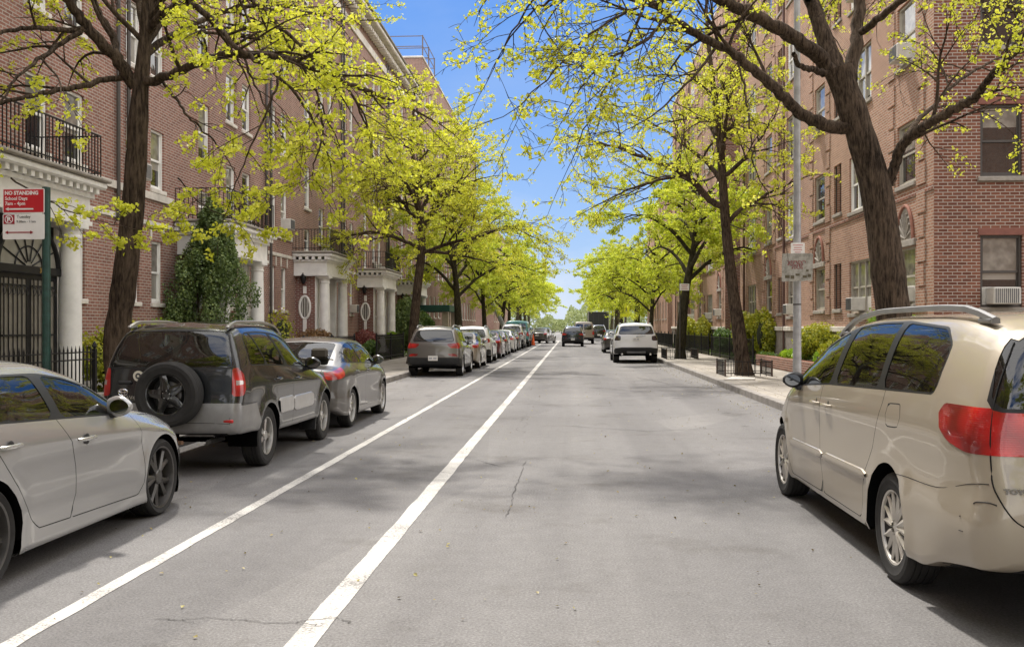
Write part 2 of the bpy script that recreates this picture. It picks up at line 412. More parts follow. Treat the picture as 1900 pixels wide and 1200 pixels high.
class Shell:
    """half car body (x>=0) as one smooth sheet, cut into panels along signed fields"""
    SEG = [5, 4, 7, 3, 4, 4, 3, 2]
    def __init__(s, sp, lod=1.):
        s.sp = sp; y0, y1 = sp['rear'], sp['front']; rr, rf = sp.get('rr', .10), sp.get('rf', .12)
        seg = [max(1, round(k * (1 if lod < 1.5 else .5))) for k in s.SEG]
        ds = .045 * lod
        Y = np.linspace(y0 + rr, y1 - rf, int((y1 - y0) / ds))
        Kx = np.zeros((len(Y), 9)); Kz = np.zeros((len(Y), 9)); T = lambda k: tab(sp[k], Y)
        zt, wr, zr, wb, zb, ws, zs, wd, zd, wl, zl = (T(k) for k in ('zt', 'wr', 'zr', 'wb', 'zb', 'ws', 'zs', 'wd', 'zd', 'wl', 'zl'))
        Kx[:, 1] = wr * .62; Kx[:, 2] = wr; Kx[:, 3] = wb; Kx[:, 4] = ws; Kx[:, 5] = wd; Kx[:, 6] = wl; Kx[:, 7] = wl - .09; Kx[:, 8] = 0
        Kz[:, 0] = zt; Kz[:, 1] = zt - (zt - zr) * .36; Kz[:, 2] = zr; Kz[:, 3] = zb; Kz[:, 4] = zs; Kz[:, 5] = zd; Kz[:, 6] = zl; Kz[:, 7] = zl - .015; Kz[:, 8] = zl - .01
        tt = np.concatenate([[0]] + [k + np.arange(1, n + 1) / n for k, n in enumerate(seg)])
        m = len(tt); G = np.zeros((len(Y), m, 3))
        for i in range(len(Y)):
            c = np.concatenate([[0], np.cumsum(np.hypot(np.diff(Kx[i]), np.diff(Kz[i])) + 1e-4)])
            q = np.interp(tt, np.arange(9), c)
            G[i, :, 0] = pchip(c, Kx[i], q); G[i, :, 2] = pchip(c, Kz[i], q); G[i, :, 1] = Y[i]
        rings = []; cap = []
        def capr(ring, yend, sgn, r, rev):
            W_ = ring[:, 0].max(); z0_, z1_ = ring[:, 2].min(), ring[:, 2].max(); zc = (z0_ + z1_) / 2; Hh = (z1_ - z0_) / 2
            out = []; nphi = 5 if lod < 1.5 else 3
            for ph in np.linspace(0, PI / 2, nphi + 1)[1:]:
                q = ring.copy(); e = 1 - math.cos(ph)
                q[:, 0] -= r * e * (q[:, 0] / W_); q[:, 2] -= min(r, .07) * e * (q[:, 2] - zc) / Hh
                q[:, 1] = yend - sgn * r * (1 - math.sin(ph)); out.append(q)
            base = out[-1]; nc = int(18 / lod)
            for c in np.linspace(1, 0, nc + 1)[1:]:
                q = base.copy(); q[:, 0] *= c; q[:, 2] = zc + (q[:, 2] - zc) * c; out.append(q)
            return out[::-1] if rev else out
        a = capr(G[0], y0, -1, rr, True); b = capr(G[-1], y1, 1, rf, False)
        A = np.array(a + list(G) + b); capv = np.array([1] * len(a) + [0] * len(G) + [2] * len(b))
        s.m = m; n = len(A); P = A.reshape(-1, 3); s.tt = np.tile(tt, n); cp = np.repeat(capv, m)
        # end profiles: shear the ends to their side-view shape and bow them in plan
        def endd(tbl, bow, ramp, yend, sgn, sel):
            w = np.where(cp == sel, 1., 0.); near = cp == 0
            w[near] = 1 - sm(0, ramp, np.abs(P[near, 1] - yend))
            xx = P[:, 0] / sp['W']
            P[:, 1] += w * sgn * (tab(tbl, P[:, 2]) + bow * xx * xx)
        endd(sp['dr'], sp.get('bow', .05), sp.get('ramp', .8), y0, 1, 1)
        endd(sp.get('df', [(0, 0), (2, 0)]), sp.get('bowf', .12), .5, y1, -1, 2)
        s.P = P
        side = (s.tt > 3.02) & (s.tt < 7.01)
        for wy in sp['wheels']:
            r = np.hypot(P[:, 1] - wy, P[:, 2] - sp['wz']); f = sp.get('flare', .015) * np.exp(-((r - sp['Ra']) / .075)**2)
            P[:, 0] += np.where(side & (cp == 0), f, 0)
        if 'mod' in sp: P[:, 0] += np.where((s.tt > 2.9) & (s.tt < 7), sp['mod'](P[:, 1], P[:, 2]), 0) * (P[:, 0] > .3)
        F = []; 
        for i in range(n - 1):
            for j in range(m - 1): F.append([i * m + j, (i + 1) * m + j, (i + 1) * m + j + 1, i * m + j + 1])
        Fa = np.array(F); fn = np.cross(P[Fa[:, 2]] - P[Fa[:, 0]], P[Fa[:, 3]] - P[Fa[:, 1]])
        N = np.zeros_like(P)
        for k in range(4): np.add.at(N, Fa[:, k], fn)
        N[np.abs(P[:, 0]) < 1e-5, 0] = 0
        # poles of the end caps share one point
        for sl_ in (slice(0, m), slice((n - 1) * m, n * m)): N[sl_] = N[sl_].sum(0); N[sl_, 0] = 0
        N /= np.linalg.norm(N, axis=1, keepdims=True) + 1e-9
        if N[np.argmax(P[:, 2]), 2] < 0: N = -N; F = [f[::-1] for f in F]
        s.N = N; s.F = F; s.lab = ['body'] * len(F); s.G = G
        s.sync()
    def sync(s):
        pass
    def coords(s, dom):
        P = s.P
        return {'side': (P[:, 1], P[:, 2]), 'rear': (P[:, 0], P[:, 2]), 'front': (P[:, 0], P[:, 2]), 'top': (P[:, 0], P[:, 1])}[dom]
    def fmask(s, dom, allow):
        mk = []
        th = .5
        for f, l in zip(s.F, s.lab):
            if l not in allow: mk.append(False); continue
            n = s.N[f].mean(0)
            mk.append({'side': n[0] > th, 'rear': n[1] < -th, 'front': n[1] > th, 'top': n[2] > .3, 'all': True}[dom])
        return mk
    def split(s, phi, mask):
        P, N, tt = [s.P], [s.N], [s.tt]; nv = len(s.P); newP, newN, newT, newphi = [], [], [], []; cache = {}
        F2, L2, ins = [], [], []
        def cut(a, b):
            k = (a, b) if a < b else (b, a)
            if k not in cache:
                t = phi[k[0]] / (phi[k[0]] - phi[k[1]])
                newP.append(s.P[k[0]] * (1 - t) + s.P[k[1]] * t)
                nn = s.N[k[0]] * (1 - t) + s.N[k[1]] * t; newN.append(nn / (np.linalg.norm(nn) + 1e-9))
                newT.append(s.tt[k[0]] * (1 - t) + s.tt[k[1]] * t); cache[k] = nv + len(newP) - 1
            return cache[k]
        for f, l, mk in zip(s.F, s.lab, mask):
            if not mk: F2.append(f); L2.append(l); ins.append(False); continue
            ph = [phi[i] for i in f]
            if all(p < 0 for p in ph): F2.append(f); L2.append(l); ins.append(True); continue
            if all(p >= 0 for p in ph): F2.append(f); L2.append(l); ins.append(False); continue
            A, B = [], []; K = len(f)
            for i in range(K):
                a, b = f[i], f[(i + 1) % K]; pa, pb = phi[a], phi[b]
                (A if pa < 0 else B).append(a)
                if (pa < 0) != (pb < 0): c = cut(a, b); A.append(c); B.append(c)
            if len(A) >= 3: F2.append(A); L2.append(l); ins.append(True)
            if len(B) >= 3: F2.append(B); L2.append(l); ins.append(False)
        if newP:
            s.P = np.vstack([s.P, newP]); s.N = np.vstack([s.N, newN]); s.tt = np.concatenate([s.tt, newT])
        s.F, s.lab = F2, L2
        return ins
    def region(s, lab, dom, fn, allow=('body',)):
        """fn(a, b, tt) -> field; negative inside"""
        if isinstance(allow, str): allow = (allow,)
        a, b = s.coords(dom if dom != 'all' else 'side'); phi = fn(a, b, s.tt)
        ins = s.split(phi, s.fmask(dom, allow))
        s.lab = [lab if i and l in allow else l for i, l in zip(ins, s.lab)]
    def poly(s, lab, dom, pts, r=.03, allow=('body',), grow=0.):
        P = rpoly(pts, r) if r > 0 else pts
        s.region(lab, dom, lambda a, b, t: sdf(P, a, b) - grow, allow)
    def panel(s, lab, dom, pts, r=.03, g=.0032, allow=('body',)):
        """a panel with a dark shut line round it"""
        P = rpoly(pts, r) if r > 0 else pts
        if isinstance(allow, str): allow = (allow,)
        s.region('gap', dom, lambda a, b, t: sdf(P, a, b) - g, allow)
        # inside of the outer cut becomes the panel except the thin band
        a, b = s.coords(dom); phi = sdf(P, a, b) + g
        ins = s.split(phi, [l == 'gap' for l in s.lab])
        s.lab = [lab if i and l == 'gap' else l for i, l in zip(ins, s.lab)]
        s.lab = ['gapdone' if l == 'gap' else l for l in s.lab]
    def emit(s, labels, name, mats, parent, sides='both', off=0., oy=0.):
        """link the faces carrying these labels as one object (sides: both / R / L)"""
        V, N, F, M = [], [], [], []
        for sg in ((1, -1) if sides == 'both' else ((1,) if sides == 'R' else (-1,))):
            mp = {}
            for f, l in zip(s.F, s.lab):
                if l not in labels: continue
                q = []
                for i in f:
                    if i not in mp:
                        mp[i] = len(V); p = s.P[i] + s.N[i] * off; nn = s.N[i]
                        V.append((p[0] * sg, p[1] - oy, p[2])); N.append((nn[0] * sg, nn[1], nn[2]))
                    q.append(mp[i])
                F.append(q if sg > 0 else q[::-1]); M.append(labels.index(l))
        if not F: return None
        me = bpy.data.meshes.new(name); me.from_pydata(V, [], F)
        for k in mats: me.materials.append(k)
        me.polygons.foreach_set('material_index', [min(k, len(mats) - 1) for k in M])
        me.polygons.foreach_set('use_smooth', [True] * len(F)); me.update()
        me.normals_split_custom_set_from_vertices(N)
        return put(bpy.data.objects.new(name, me), parent)
    def width(s, Y, z):
        """half width of the side at (Y, z)"""
        m = (s.tt > 2.2) & (s.N[:, 0] > .35); P = s.P[m]
        d = (P[:, 1] - Y)**2 + (P[:, 2] - z)**2; i = np.argsort(d)[:4]; w = 1 / (d[i] + 1e-5)
        return float((P[i, 0] * w).sum() / w.sum())
    def rear_y(s, x, z):
        m = (s.N[:, 1] < -.3); P = s.P[m]; d = (P[:, 0] - abs(x))**2 + (P[:, 2] - z)**2
        i = np.argsort(d)[:4]; w = 1 / (d[i] + 1e-5); return float((P[i, 1] * w).sum() / w.sum())

BLK = lambda: simple('black_trim', (.012, .012, .013), .45, var=.3, scale=20)
def build_tyre(Rt, wd, parent, rim_r):
    b = MB(); h = wd / 2
    prof = [(rim_r * .98, -h * .75), (rim_r + .012, -h * .92), ((rim_r + Rt) / 2, -h), (Rt - .022, -h * .97), (Rt - .006, -h * .82)]
    for k in (-.55, -.2, .2, .55):
        prof += [(Rt, h * (k - .14)), (Rt, h * (k - .035)), (Rt - .009, h * (k - .03)), (Rt - .009, h * (k + .03)), (Rt, h * (k + .035))]
    prof += [(Rt, h * .7), (Rt - .006, h * .82), (Rt - .022, h * .97), ((rim_r + Rt) / 2 + .006, h), ((rim_r + Rt) / 2 + .004, h * .985), (rim_r + .012, h * .94), (rim_r * .98, h * .78)]
    b.lathe(prof, axis='x', n=48)
    return b.build('tyre', simple('tyre_rubber', (.022, .021, .020), .82, var=.35, scale=9), parent)
def build_wheel(name, root, pos, Rt, wd, rim_r, style, side, mat, extra_rot=0.):
    """rim (with spokes) as the part, tyre as its child; axis along x, face towards side*x"""
    b = MB(); h = wd / 2; dk = simple('wheel_dark', (.02, .019, .018), .6, metal=.3)
    b.lathe([(rim_r, h * .80), (rim_r * 1.01, h * .9), (rim_r * .955, h * .86), (rim_r * .93, h * .6), (rim_r * .90, -h * .3)], axis='x', n=48, mat=mat)
    b.lathe([(rim_r * .9, -h * .3), (.0, -h * .3)], axis='x', n=32, mat=dk)
    b.lathe([(.0, h * .05), (rim_r * .62, h * .05), (rim_r * .64, -h * .1)], axis='x', n=32, mat=simple('brake_disc', (.3, .29, .28), .4, metal=.8))
    b.lathe([(rim_r * .60, h * .06), (0, h * .06)], axis='x', n=32, mat=dk) if style != 'steel' else None
    n, kind = {'twin': (5, 2), 'five': (5, 1), 'multi': (10, 1), 'petal': (7, 3), 'steel': (5, 4), 'far': (5, 1)}[style]
    face = h * .62; deep = h * .42
    def spoke(a, a2, r0, r1, w0, w1, th=.02, bul=0., x0=face, x1=deep):
        V = []; seg = 5
        for k in range(seg + 1):
            t = k / seg; r = r0 + (r1 - r0) * t; an = a + (a2 - a) * t; w = w0 + (w1 - w0) * t + bul * math.sin(PI * t)
            xx = x1 + (x0 - x1) * (.55 + .45 * math.cos(t * PI * .9 + .4)) + (.012 * t)
            c, sn = math.cos(an), math.sin(an)
            for (q, dx) in ((-w / 2, -.006), (0, .006), (w / 2, -.006), (w / 2, -th), (-w / 2, -th)):
                V.append((xx + dx, r * c - q * sn, r * sn + q * c))
        fs = [(k * 5 + j, k * 5 + (j + 1) % 5, (k + 1) * 5 + (j + 1) % 5, (k + 1) * 5 + j) for k in range(seg) for j in range(5)]
        b.raw(V, fs, mat, True)
    for k in range(n):
        a = 2 * PI * k / n + .3 + extra_rot
        if kind == 2:
            spoke(a - .10, a - .26, .05, rim_r * .95, .042, .052); spoke(a + .10, a + .26, .05, rim_r * .95, .042, .052)
        elif kind == 1: spoke(a, a, .04, rim_r * .95, .07 if n == 5 else .035, .062 if n == 5 else .04, bul=-.008)
        elif kind == 3:
            spoke(a - .12, a - .2, .045, rim_r * .94, .018, .012, bul=.034, x0=h * .8, x1=h * .66); spoke(a + .16, a + .24, .045, rim_r * .94, .018, .012, bul=.034, x0=h * .8, x1=h * .66)
        else: spoke(a, a, .05, rim_r * .93, .11, .07, th=.03, x0=h * .75, x1=h * .45)
    if kind == 3: b.lathe([(rim_r * .95, h * .72), (rim_r * .3, h * .50), (0, h * .5)], axis='x', n=40, mat=dk)
    hub = .062 if kind != 4 else .05
    b.lathe([(hub, face - .03), (hub, face + .004), (hub * .9, face + .012), (hub * .5, face + .014), (0, face + .015)], axis='x', n=24, mat=mat)
    for k in range(5):
        a = 2 * PI * k / 5 + extra_rot; b.lathe([(.009, face - .02), (.009, face + .012), (0, face + .014)], c=(0, .045 * math.cos(a) * (1 if kind < 4 else .8), .045 * math.sin(a)), axis='x', n=6, mat=simple('lug_chrome', (.6, .6, .6), .25, metal=1.) if kind == 4 else dk)
    w = b.build(name, parent=root); w.location = pos
    if side < 0: w.rotation_euler = (0, 0, PI)
    build_tyre(Rt, wd, w, rim_r)
    return w
PROTO_WHEEL = {}

def wheel_wells(sh, sp, root, oy):
    b = MB(); dk = simple('wheel_well_black', (.006, .006, .006), 1., spec=0.)
    for wy in sp['wheels']:
        for sg in (1, -1):
            Ra = sp['Ra'] + .002; wz = sp['wz']; a = np.linspace(R(-12), R(192), 25); V = []
            for t in a:
                y, z = wy + Ra * math.cos(t), wz + Ra * math.sin(t)
                x = sh.width(y, max(z, sp['zl'][0][1] * 0 + .2)) - .004
                V += [(sg * x, y - oy, z), (sg * (x - .34), y - oy, z)]
            b.raw(V, [(2 * k, 2 * k + 1, 2 * k + 3, 2 * k + 2) for k in range(24)], dk)
            ring = [(sg * (sp['W'] - .36), wy - oy + Ra * math.cos(t), wz + Ra * math.sin(t)) for t in a]
            b.raw(ring, [tuple(range(25))], dk)
    # axle tubes, exhaust, underbody pan
    y0, y1 = sp['rear'] + .95 - oy, sp['front'] - .45 - oy; zl = min(z for _, z in sp['zl'])
    b.box((-sp['W'] + .34, y0, zl + .09), (sp['W'] - .34, y1, zl + .18), dk, .05)
    b.tube([(-sp['W'] + .2, sp['wheels'][0] - oy, sp['wz'] - .05), (sp['W'] - .2, sp['wheels'][0] - oy, sp['wz'] - .05)], .03, 8, dk)
    b.build('underbody', parent=root)

def interior(sp, root, oy):
    b = MB(); W_ = sp['W']; c = simple('cabin_trim', (.05, .048, .045), .8)
    yb0, yb1 = sp['cab']; fl = max(z for _, z in sp['zl']) + .10
    b.box((-W_ + .14, yb0, fl - .1), (W_ - .14, yb1, fl), c)
    b.box((-W_ + .16, yb1 - .35, fl), (W_ - .16, yb1, sp['belt'] - .04), c, .06)
    b.build('cabin', parent=root).location = (0, -oy, 0)
    sc = simple('seat_cloth', (.085, .075, .062), .9, scale=30)
    for yy in sp['seats']:
        for x in (-.38, .38):
            s_ = MB(); s_.box((x - .24, yy - .1, fl + .05), (x + .24, yy + .42, fl + .28), sc, .05)
            s_.raw([(x + a * .23, yy + c_ + d_, z) for z, c_ in ((fl + .22, -.02), (sp['belt'] + .12, -.2)) for a in (-1, 1) for d_ in (-.07, .06)],
                   [(0, 1, 3, 2), (4, 6, 7, 5), (0, 4, 5, 1), (2, 3, 7, 6), (0, 2, 6, 4), (1, 5, 7, 3)], sc)
            s_.box((x - .13, yy - .27, sp['belt'] + .13), (x + .13, yy - .17, sp['belt'] + .29), sc, .03)
            s_.build('seat', parent=root).location = (0, -oy, 0)
    w = MB(); yy = sp['seats'][-1] + .52; a = np.linspace(0, 2 * PI, 25)
    w.tube([(-.38 + .18 * math.cos(t), yy + .06 * math.sin(t), sp['belt'] - .02 + .17 * math.sin(t)) for t in a], .013, 6, BLK(), caps=False)
    w.build('steering_wheel', parent=root).location = (0, -oy, 0)

def make_car(sp, x, label, cat='car', group=None, rz=0., lod=1., name='parked_car', y=None):
    oy = (sp['rear'] + sp['front']) / 2
    root = empty(name, (x, oy if y is None else y, 0), label, cat, group, rz)
    sh = Shell(sp, lod); sp['shell'] = sh
    P = sp['paint']; blk = BLK(); near = lod < 1.2
    gl = sp.get('glass') or (glass('car_glass', (.42, .46, .42), .8) if near else glass('far_car_glass', (.2, .2, .2), .0))
    # wheel openings
    for wy in sp['wheels']:
        sh.region('hole', 'all', lambda a, b, t: np.where(sh.P[:, 0] > sp['W'] - .42, np.hypot(a - wy, b - sp['wz']) - sp['Ra'], 1.), ('body',))
    ztop_under = max(z for _, z in sp['zl']) + .012
    sh.region('gapdone', 'all', lambda a, b, t: np.maximum(6.98 - t, b - ztop_under))
    # side glazing
    D = rpoly(sp['dlo'], sp.get('dlo_r', .05)); pil = sp['pillars']; mg = .014
    sh.region('trim', 'side', lambda a, b, t: np.where(t < 3.4, sdf(D, a, b), 1.))
    def line(a, b, p):  # signed distance ahead of a slanted pillar (y_top, z_top, y_bot, z_bot, half)
        yt, zt, yb, zb, h = p; return a - (yb + (yt - yb) * (b - zb) / (zt - zb))
    for k in range(len(pil) + 1):
        def ph(a, b, t, k=k):
            v = sdf(D, a, b) + mg
            if k > 0: v = np.maximum(v, -(line(a, b, pil[k - 1]) - pil[k - 1][4]))
            if k < len(pil): v = np.maximum(v, line(a, b, pil[k]) + pil[k][4])
            return v
        sh.region('win%d' % k, 'side', ph, ('trim',))
    # windscreen and (sedans) rear screen on the top sheet
    def top_glass(lab, y0, y1, wf, tl=1.86):
        P_ = [(-.2, y0), (tab(sp['wr'], y0) * wf, y0), (tab(sp['wr'], y1) * wf, y1), (-.2, y1)]
        P_ = rpoly([(-.6, y0), (float(tab(sp['wr'], y0)) * wf, y0), (float(tab(sp['wr'], y1)) * wf, y1), (-.6, y1)], .06)
        sh.region('trim', 'top', lambda a, b, t: np.where(t < 2.5, sdf(P_, a, b) - .025, 1.))
        sh.region(lab, 'top', lambda a, b, t: sdf(P_, a, b), ('trim',))
    top_glass('screen', sp['ws_y'][0], sp['ws_y'][1], .93)
    if 'rs_y' in sp: top_glass('rscreen', sp['rs_y'][0], sp['rs_y'][1], .90)
    if 'rear_glass' in sp:
        sh.poly('trim', 'rear', sp['rear_glass'], .05, grow=.02)
        sh.poly('rscreen', 'rear', sp['rear_glass'], .05, ('trim',), grow=0.)
    for lab, dom, pts, r in sp.get('cuts', []): sh.poly(lab, dom, pts, r, ('body', 'trim') if lab.startswith('!') else ('body',))
    for lab, dom, pts, r in sp.get('panels', []): sh.panel(lab, dom, pts, r, sp.get('gapw', .0035) * (1 if near else 1.6))
    gapm = simple('shut_line', (.006, .006, .006), .9)
    red = sp.get('redmat') or MATS['tail_red']
    sh.emit(['body', 'gapdone', 'trim', 'clad'], 'body', [P, gapm, blk, sp.get('clad', blk)], root, oy=oy)
    labs = sorted(set(sh.lab) - {'body', 'gapdone', 'trim', 'hole', 'clad'})
    for l in labs:
        if l.startswith('win'):
            for sd_ in 'RL': sh.emit([l], 'window', [gl], root, sd_, -.004, oy)
        elif l.startswith('door'):
            for sd_ in 'RL': sh.emit([l], 'door', [P], root, sd_, 0., oy)
        elif l == 'screen': sh.emit([l], 'windscreen', [gl], root, off=-.004, oy=oy)
        elif l == 'rscreen': sh.emit([l], 'rear_window', [sp.get('rglass', gl)], root, off=-.004, oy=oy)
        elif l.startswith('tail'):
            for sd_ in 'RL': sh.emit([l], 'taillight', [red], root, sd_, .003, oy)
        elif l.startswith('head'):
            for sd_ in 'RL': sh.emit([l], 'headlight', [MATS['lamp_clear']], root, sd_, .002, oy)
        elif l.startswith('reverse'):
            for sd_ in 'RL': sh.emit([l], 'reverse_lamp', [MATS['tail_clear']], root, sd_, .004, oy)
        elif l.startswith('reflector'):
            for sd_ in 'RL': sh.emit([l], 'reflector', [red], root, sd_, .004, oy)
        elif l == 'marker':
            for sd_ in 'RL': sh.emit([l], 'side_marker', [MATS['amber']], root, sd_, .003, oy)
        elif l == 'tailgate': sh.emit([l], 'tailgate', [P], root, oy=oy)
        elif l == 'trunk_lid': sh.emit([l], 'trunk_lid', [P], root, oy=oy)
        elif l == 'hood': sh.emit([l], 'hood', [P], root, oy=oy)
        elif l == 'bumper': sh.emit([l], 'bumper', [sp.get('bumper', P)], root, off=.003, oy=oy)
        elif l == 'fuel_door': sh.emit([l], 'fuel_door', [P], root, sp.get('fuel_side', 'L'), 0., oy)
        else: sh.emit([l], l, [sp.get('extra', {}).get(l, blk)], root, oy=oy)
    if 'fuel_door' in labs: sh.emit(['fuel_door'], 'side_patch', [P], root, 'R' if sp.get('fuel_side', 'L') == 'L' else 'L', 0., oy)
    wheel_wells(sh, sp, root, oy)
    if near: interior(sp, root, oy)
    # wheels
    for wy in sp['wheels']:
        for sg in (1, -1):
            xw = sg * (sp['W'] - sp.get('winset', .02) - sp['wwid'] / 2)
            build_wheel('wheel', root, (xw, wy - oy, sp['Rt']), sp['Rt'], sp['wwid'], sp['rim'], sp['style'], sg, sp['rimmat'], extra_rot=wy)
    # door handles
    for (hy, hz, hl) in sp.get('handles', []):
        for sg in (1, -1):
            w = sh.width(hy, hz); b = MB()
            b.tube([(sg * (w + dx), hy - oy + dy, hz + .004) for dy, dx in ((-hl / 2, .0), (-hl / 2 + .02, .026), (0, .032), (hl / 2 - .02, .026), (hl / 2, 0))], [.010, .013, .014, .013, .010], 8, sp.get('handle', P))
            b.lathe([(.0, -.004), (.035, .002), (.040, .004)], c=(sg * w, hy - oy, hz), axis='x', n=16, mat=simple('handle_cup', (.03, .03, .03), .5)) if near else None
            b.build('handle', parent=root)
    # mirrors
    if 'mirror' in sp:
        my, mz, ms = sp['mirror']
        for sg in (1, -1):
            w = sh.width(my, mz - .05); b = MB(); V = []
            n1, n2 = 9, 12
            for i in range(n1):
                t = i / (n1 - 1); xx = w - .01 + t * .21 * ms; k = math.sin(PI * (.18 + .78 * t)) ** .6
                for j in range(n2):
                    a = 2 * PI * j / n2; dz = .085 * ms * k * math.sin(a); dy = (.075 if math.cos(a) > 0 else .045) * ms * k * math.cos(a)
                    V.append((sg * xx, my - oy + dy - .03 * t, mz + dz))
            fs = [(i * n2 + j, i * n2 + (j + 1) % n2, (i + 1) * n2 + (j + 1) % n2, (i + 1) * n2 + j) for i in range(n1 - 1) for j in range(n2)]
            fs += [tuple(range(n2)), tuple(range((n1 - 1) * n2, n1 * n2))]
            b.raw(V, fs, sp.get('mirmat', P), True); b.box((sg * (w - .03), my - oy - .03, mz - .09), (sg * (w + .05), my - oy + .05, mz - .045), blk, .01)
            mr = b.build('mirror', parent=root)
            g = MB(); g.lathe([(0, 0), (1, 0)], axis='y', n=20, mat=MATS['mirror_glass'])
            g.v = [(sg * (w + .105 * ms) + a * .078 * ms, my - oy - .062 * ms, mz + c_ * .058 * ms) for a, _, c_ in g.v]
            g.build('mirror_glass', parent=mr)
    if 'plate' in sp:
        pz, pt_, pl = sp['plate']
        yy = sh.rear_y(0, pz) - oy; b = MB(); b.box((-.155, yy - .022, pz - .078), (.155, yy - .004, pz + .078), MATS['plate_white'], .006)
        pb = b.build('licence_plate', parent=root)
        ch = MB()
        for k in range(7):
            if k != 3: ch.box((-.115 + k * .034, yy - .0235, pz - .028), (-.095 + k * .034, yy - .0225, pz + .028), MATS['plate_blue'])
        ch.build('plate_characters', parent=pb)
    if 'rails' in sp:
        ra, rb, rx, rz_ = sp['rails']
        for sg in (1, -1):
            b = MB(); n = 16; pts = []
            for i in range(n + 1):
                t = i / n; yy = ra + (rb - ra) * t; base = float(tab(sp['zr'], yy)) + .012; lift = rz_ * min(1, math.sin(PI * t) * 3.2)
                pts.append((sg * (float(tab(sp['wr'], yy)) + rx), yy - oy, base + lift))
            V = []; fs = []
            for i, p in enumerate(pts):
                for a, c_ in ((-.022, -.014), (-.019, .016), (0, .023), (.021, .014), (.022, -.014)): V.append((p[0] + a, p[1], p[2] + c_))
            for i in range(n): fs += [(i * 5 + j, i * 5 + (j + 1) % 5, (i + 1) * 5 + (j + 1) % 5, (i + 1) * 5 + j) for j in range(5)]
            fs += [tuple(range(5)), tuple(range(n * 5, n * 5 + 5))]
            b.raw(V, fs, sp['railmat'], True)
            for t in (.035, .965):
                yy = ra + (rb - ra) * t; p = (sg * (float(tab(sp['wr'], yy)) + rx), yy - oy, float(tab(sp['zr'], yy)))
                b.box((p[0] - .022, p[1] - .09, p[2] - .01), (p[0] + .022, p[1] + .09, p[2] + rz_ * .62), sp['railmat'], .014)
            b.build('roof_rail', parent=root)
    if 'wiper' in sp:
        a, c_ = sp['wiper']; b = MB()
        pts = [(a[0] + (c_[0] - a[0]) * t, sh.rear_y(a[0] + (c_[0] - a[0]) * t, a[1] + (c_[1] - a[1]) * t) - oy - .02, a[1] + (c_[1] - a[1]) * t) for t in (0, .25, .5, .75, 1)]
        b.tube(pts, [.012, .009, .007, .006, .005], 6, blk); b.build('wiper', parent=root)
    return root, sh, oy

MATS['tail_red'] = None
def _tail():
    t = NT('tail_red'); tc = t.add('ShaderNodeTexCoord')
    v = t.add('ShaderNodeTexVoronoi'); v.inputs['Scale'].default_value = 5.5; t.link(tc.outputs['Object'], v.inputs['Vector'])
    w = t.add('ShaderNodeTexWave', bands_direction='Z'); w.inputs['Scale'].default_value = 28; t.link(tc.outputs['Object'], w.inputs['Vector'])
    c = t.ramp(v.outputs['Distance'], [(.08, (.70, .03, .02)), (.3, (.46, .008, .008)), (.55, (.30, .004, .004)), (.8, (.12, .002, .002))])
    p = t.add('ShaderNodeBsdfPrincipled', ins={'Base Color': c, 'Roughness': .3, 'Coat Weight': 1., 'Coat Roughness': .03, 'Emission Color': (.8, .02, .01, 1), 'Emission Strength': .06})
    t.link(t.bump(w.outputs['Fac'], .12, .004), p.inputs['Normal'])
    MATS['tail_red'] = t.done(p.outputs[0])
_tail()
simple('lamp_clear', (.6, .6, .62), .12, metal=.6, coat=1.)
simple('tail_clear', (.55, .5, .48), .15, metal=.4, coat=1.)
simple('tail_dark', (.05, .035, .035), .15, metal=.3, coat=1.)
simple('amber', (.8, .22, .03), .2, coat=1.)
simple('mirror_glass', (.22, .23, .24), .03, metal=1., var=0)
simple('plate_white', (.72, .70, .64), .5)
simple('plate_blue', (.22, .23, .30), .5)
simple('chrome', (.75, .75, .74), .12, metal=1., var=.05)
simple('alloy', (.50, .49, .47), .32, metal=.75, var=.15)
simple('alloy_dark', (.11, .105, .10), .35, metal=.6, var=.3)
simple('alloy_black', (.028, .028, .028), .2, metal=.4, coat=1.)
simple('hubcap_silver', (.62, .59, .54), .35, metal=.5, var=.12)
paint('paint_silver', (.43, .428, .42), .5, .20, .15)
paint('paint_black', (.010, .012, .014), .2, .25, .25)
paint('paint_graphite', (.055, .049, .042), .2, .30)
paint('paint_gold', (.43, .372, .288), .35, .40, .35)
paint('paint_titanium', (.16, .148, .135), .5, .3)
paint('paint_white', (.74, .74, .73), .0, .35)
paint('paint_dark_red', (.13, .012, .012), .3, .3)
paint('paint_beige', (.36, .31, .24), .4, .3)
paint('paint_navy', (.012, .02, .035), .3, .25)
paint('paint_teal', (.05, .22, .22), .1, .35)
simple('clad_silver', (.27, .265, .26), .38, metal=.4, coat=.4, var=.15)
simple('clad_black', (.018, .018, .018), .6, var=.3)
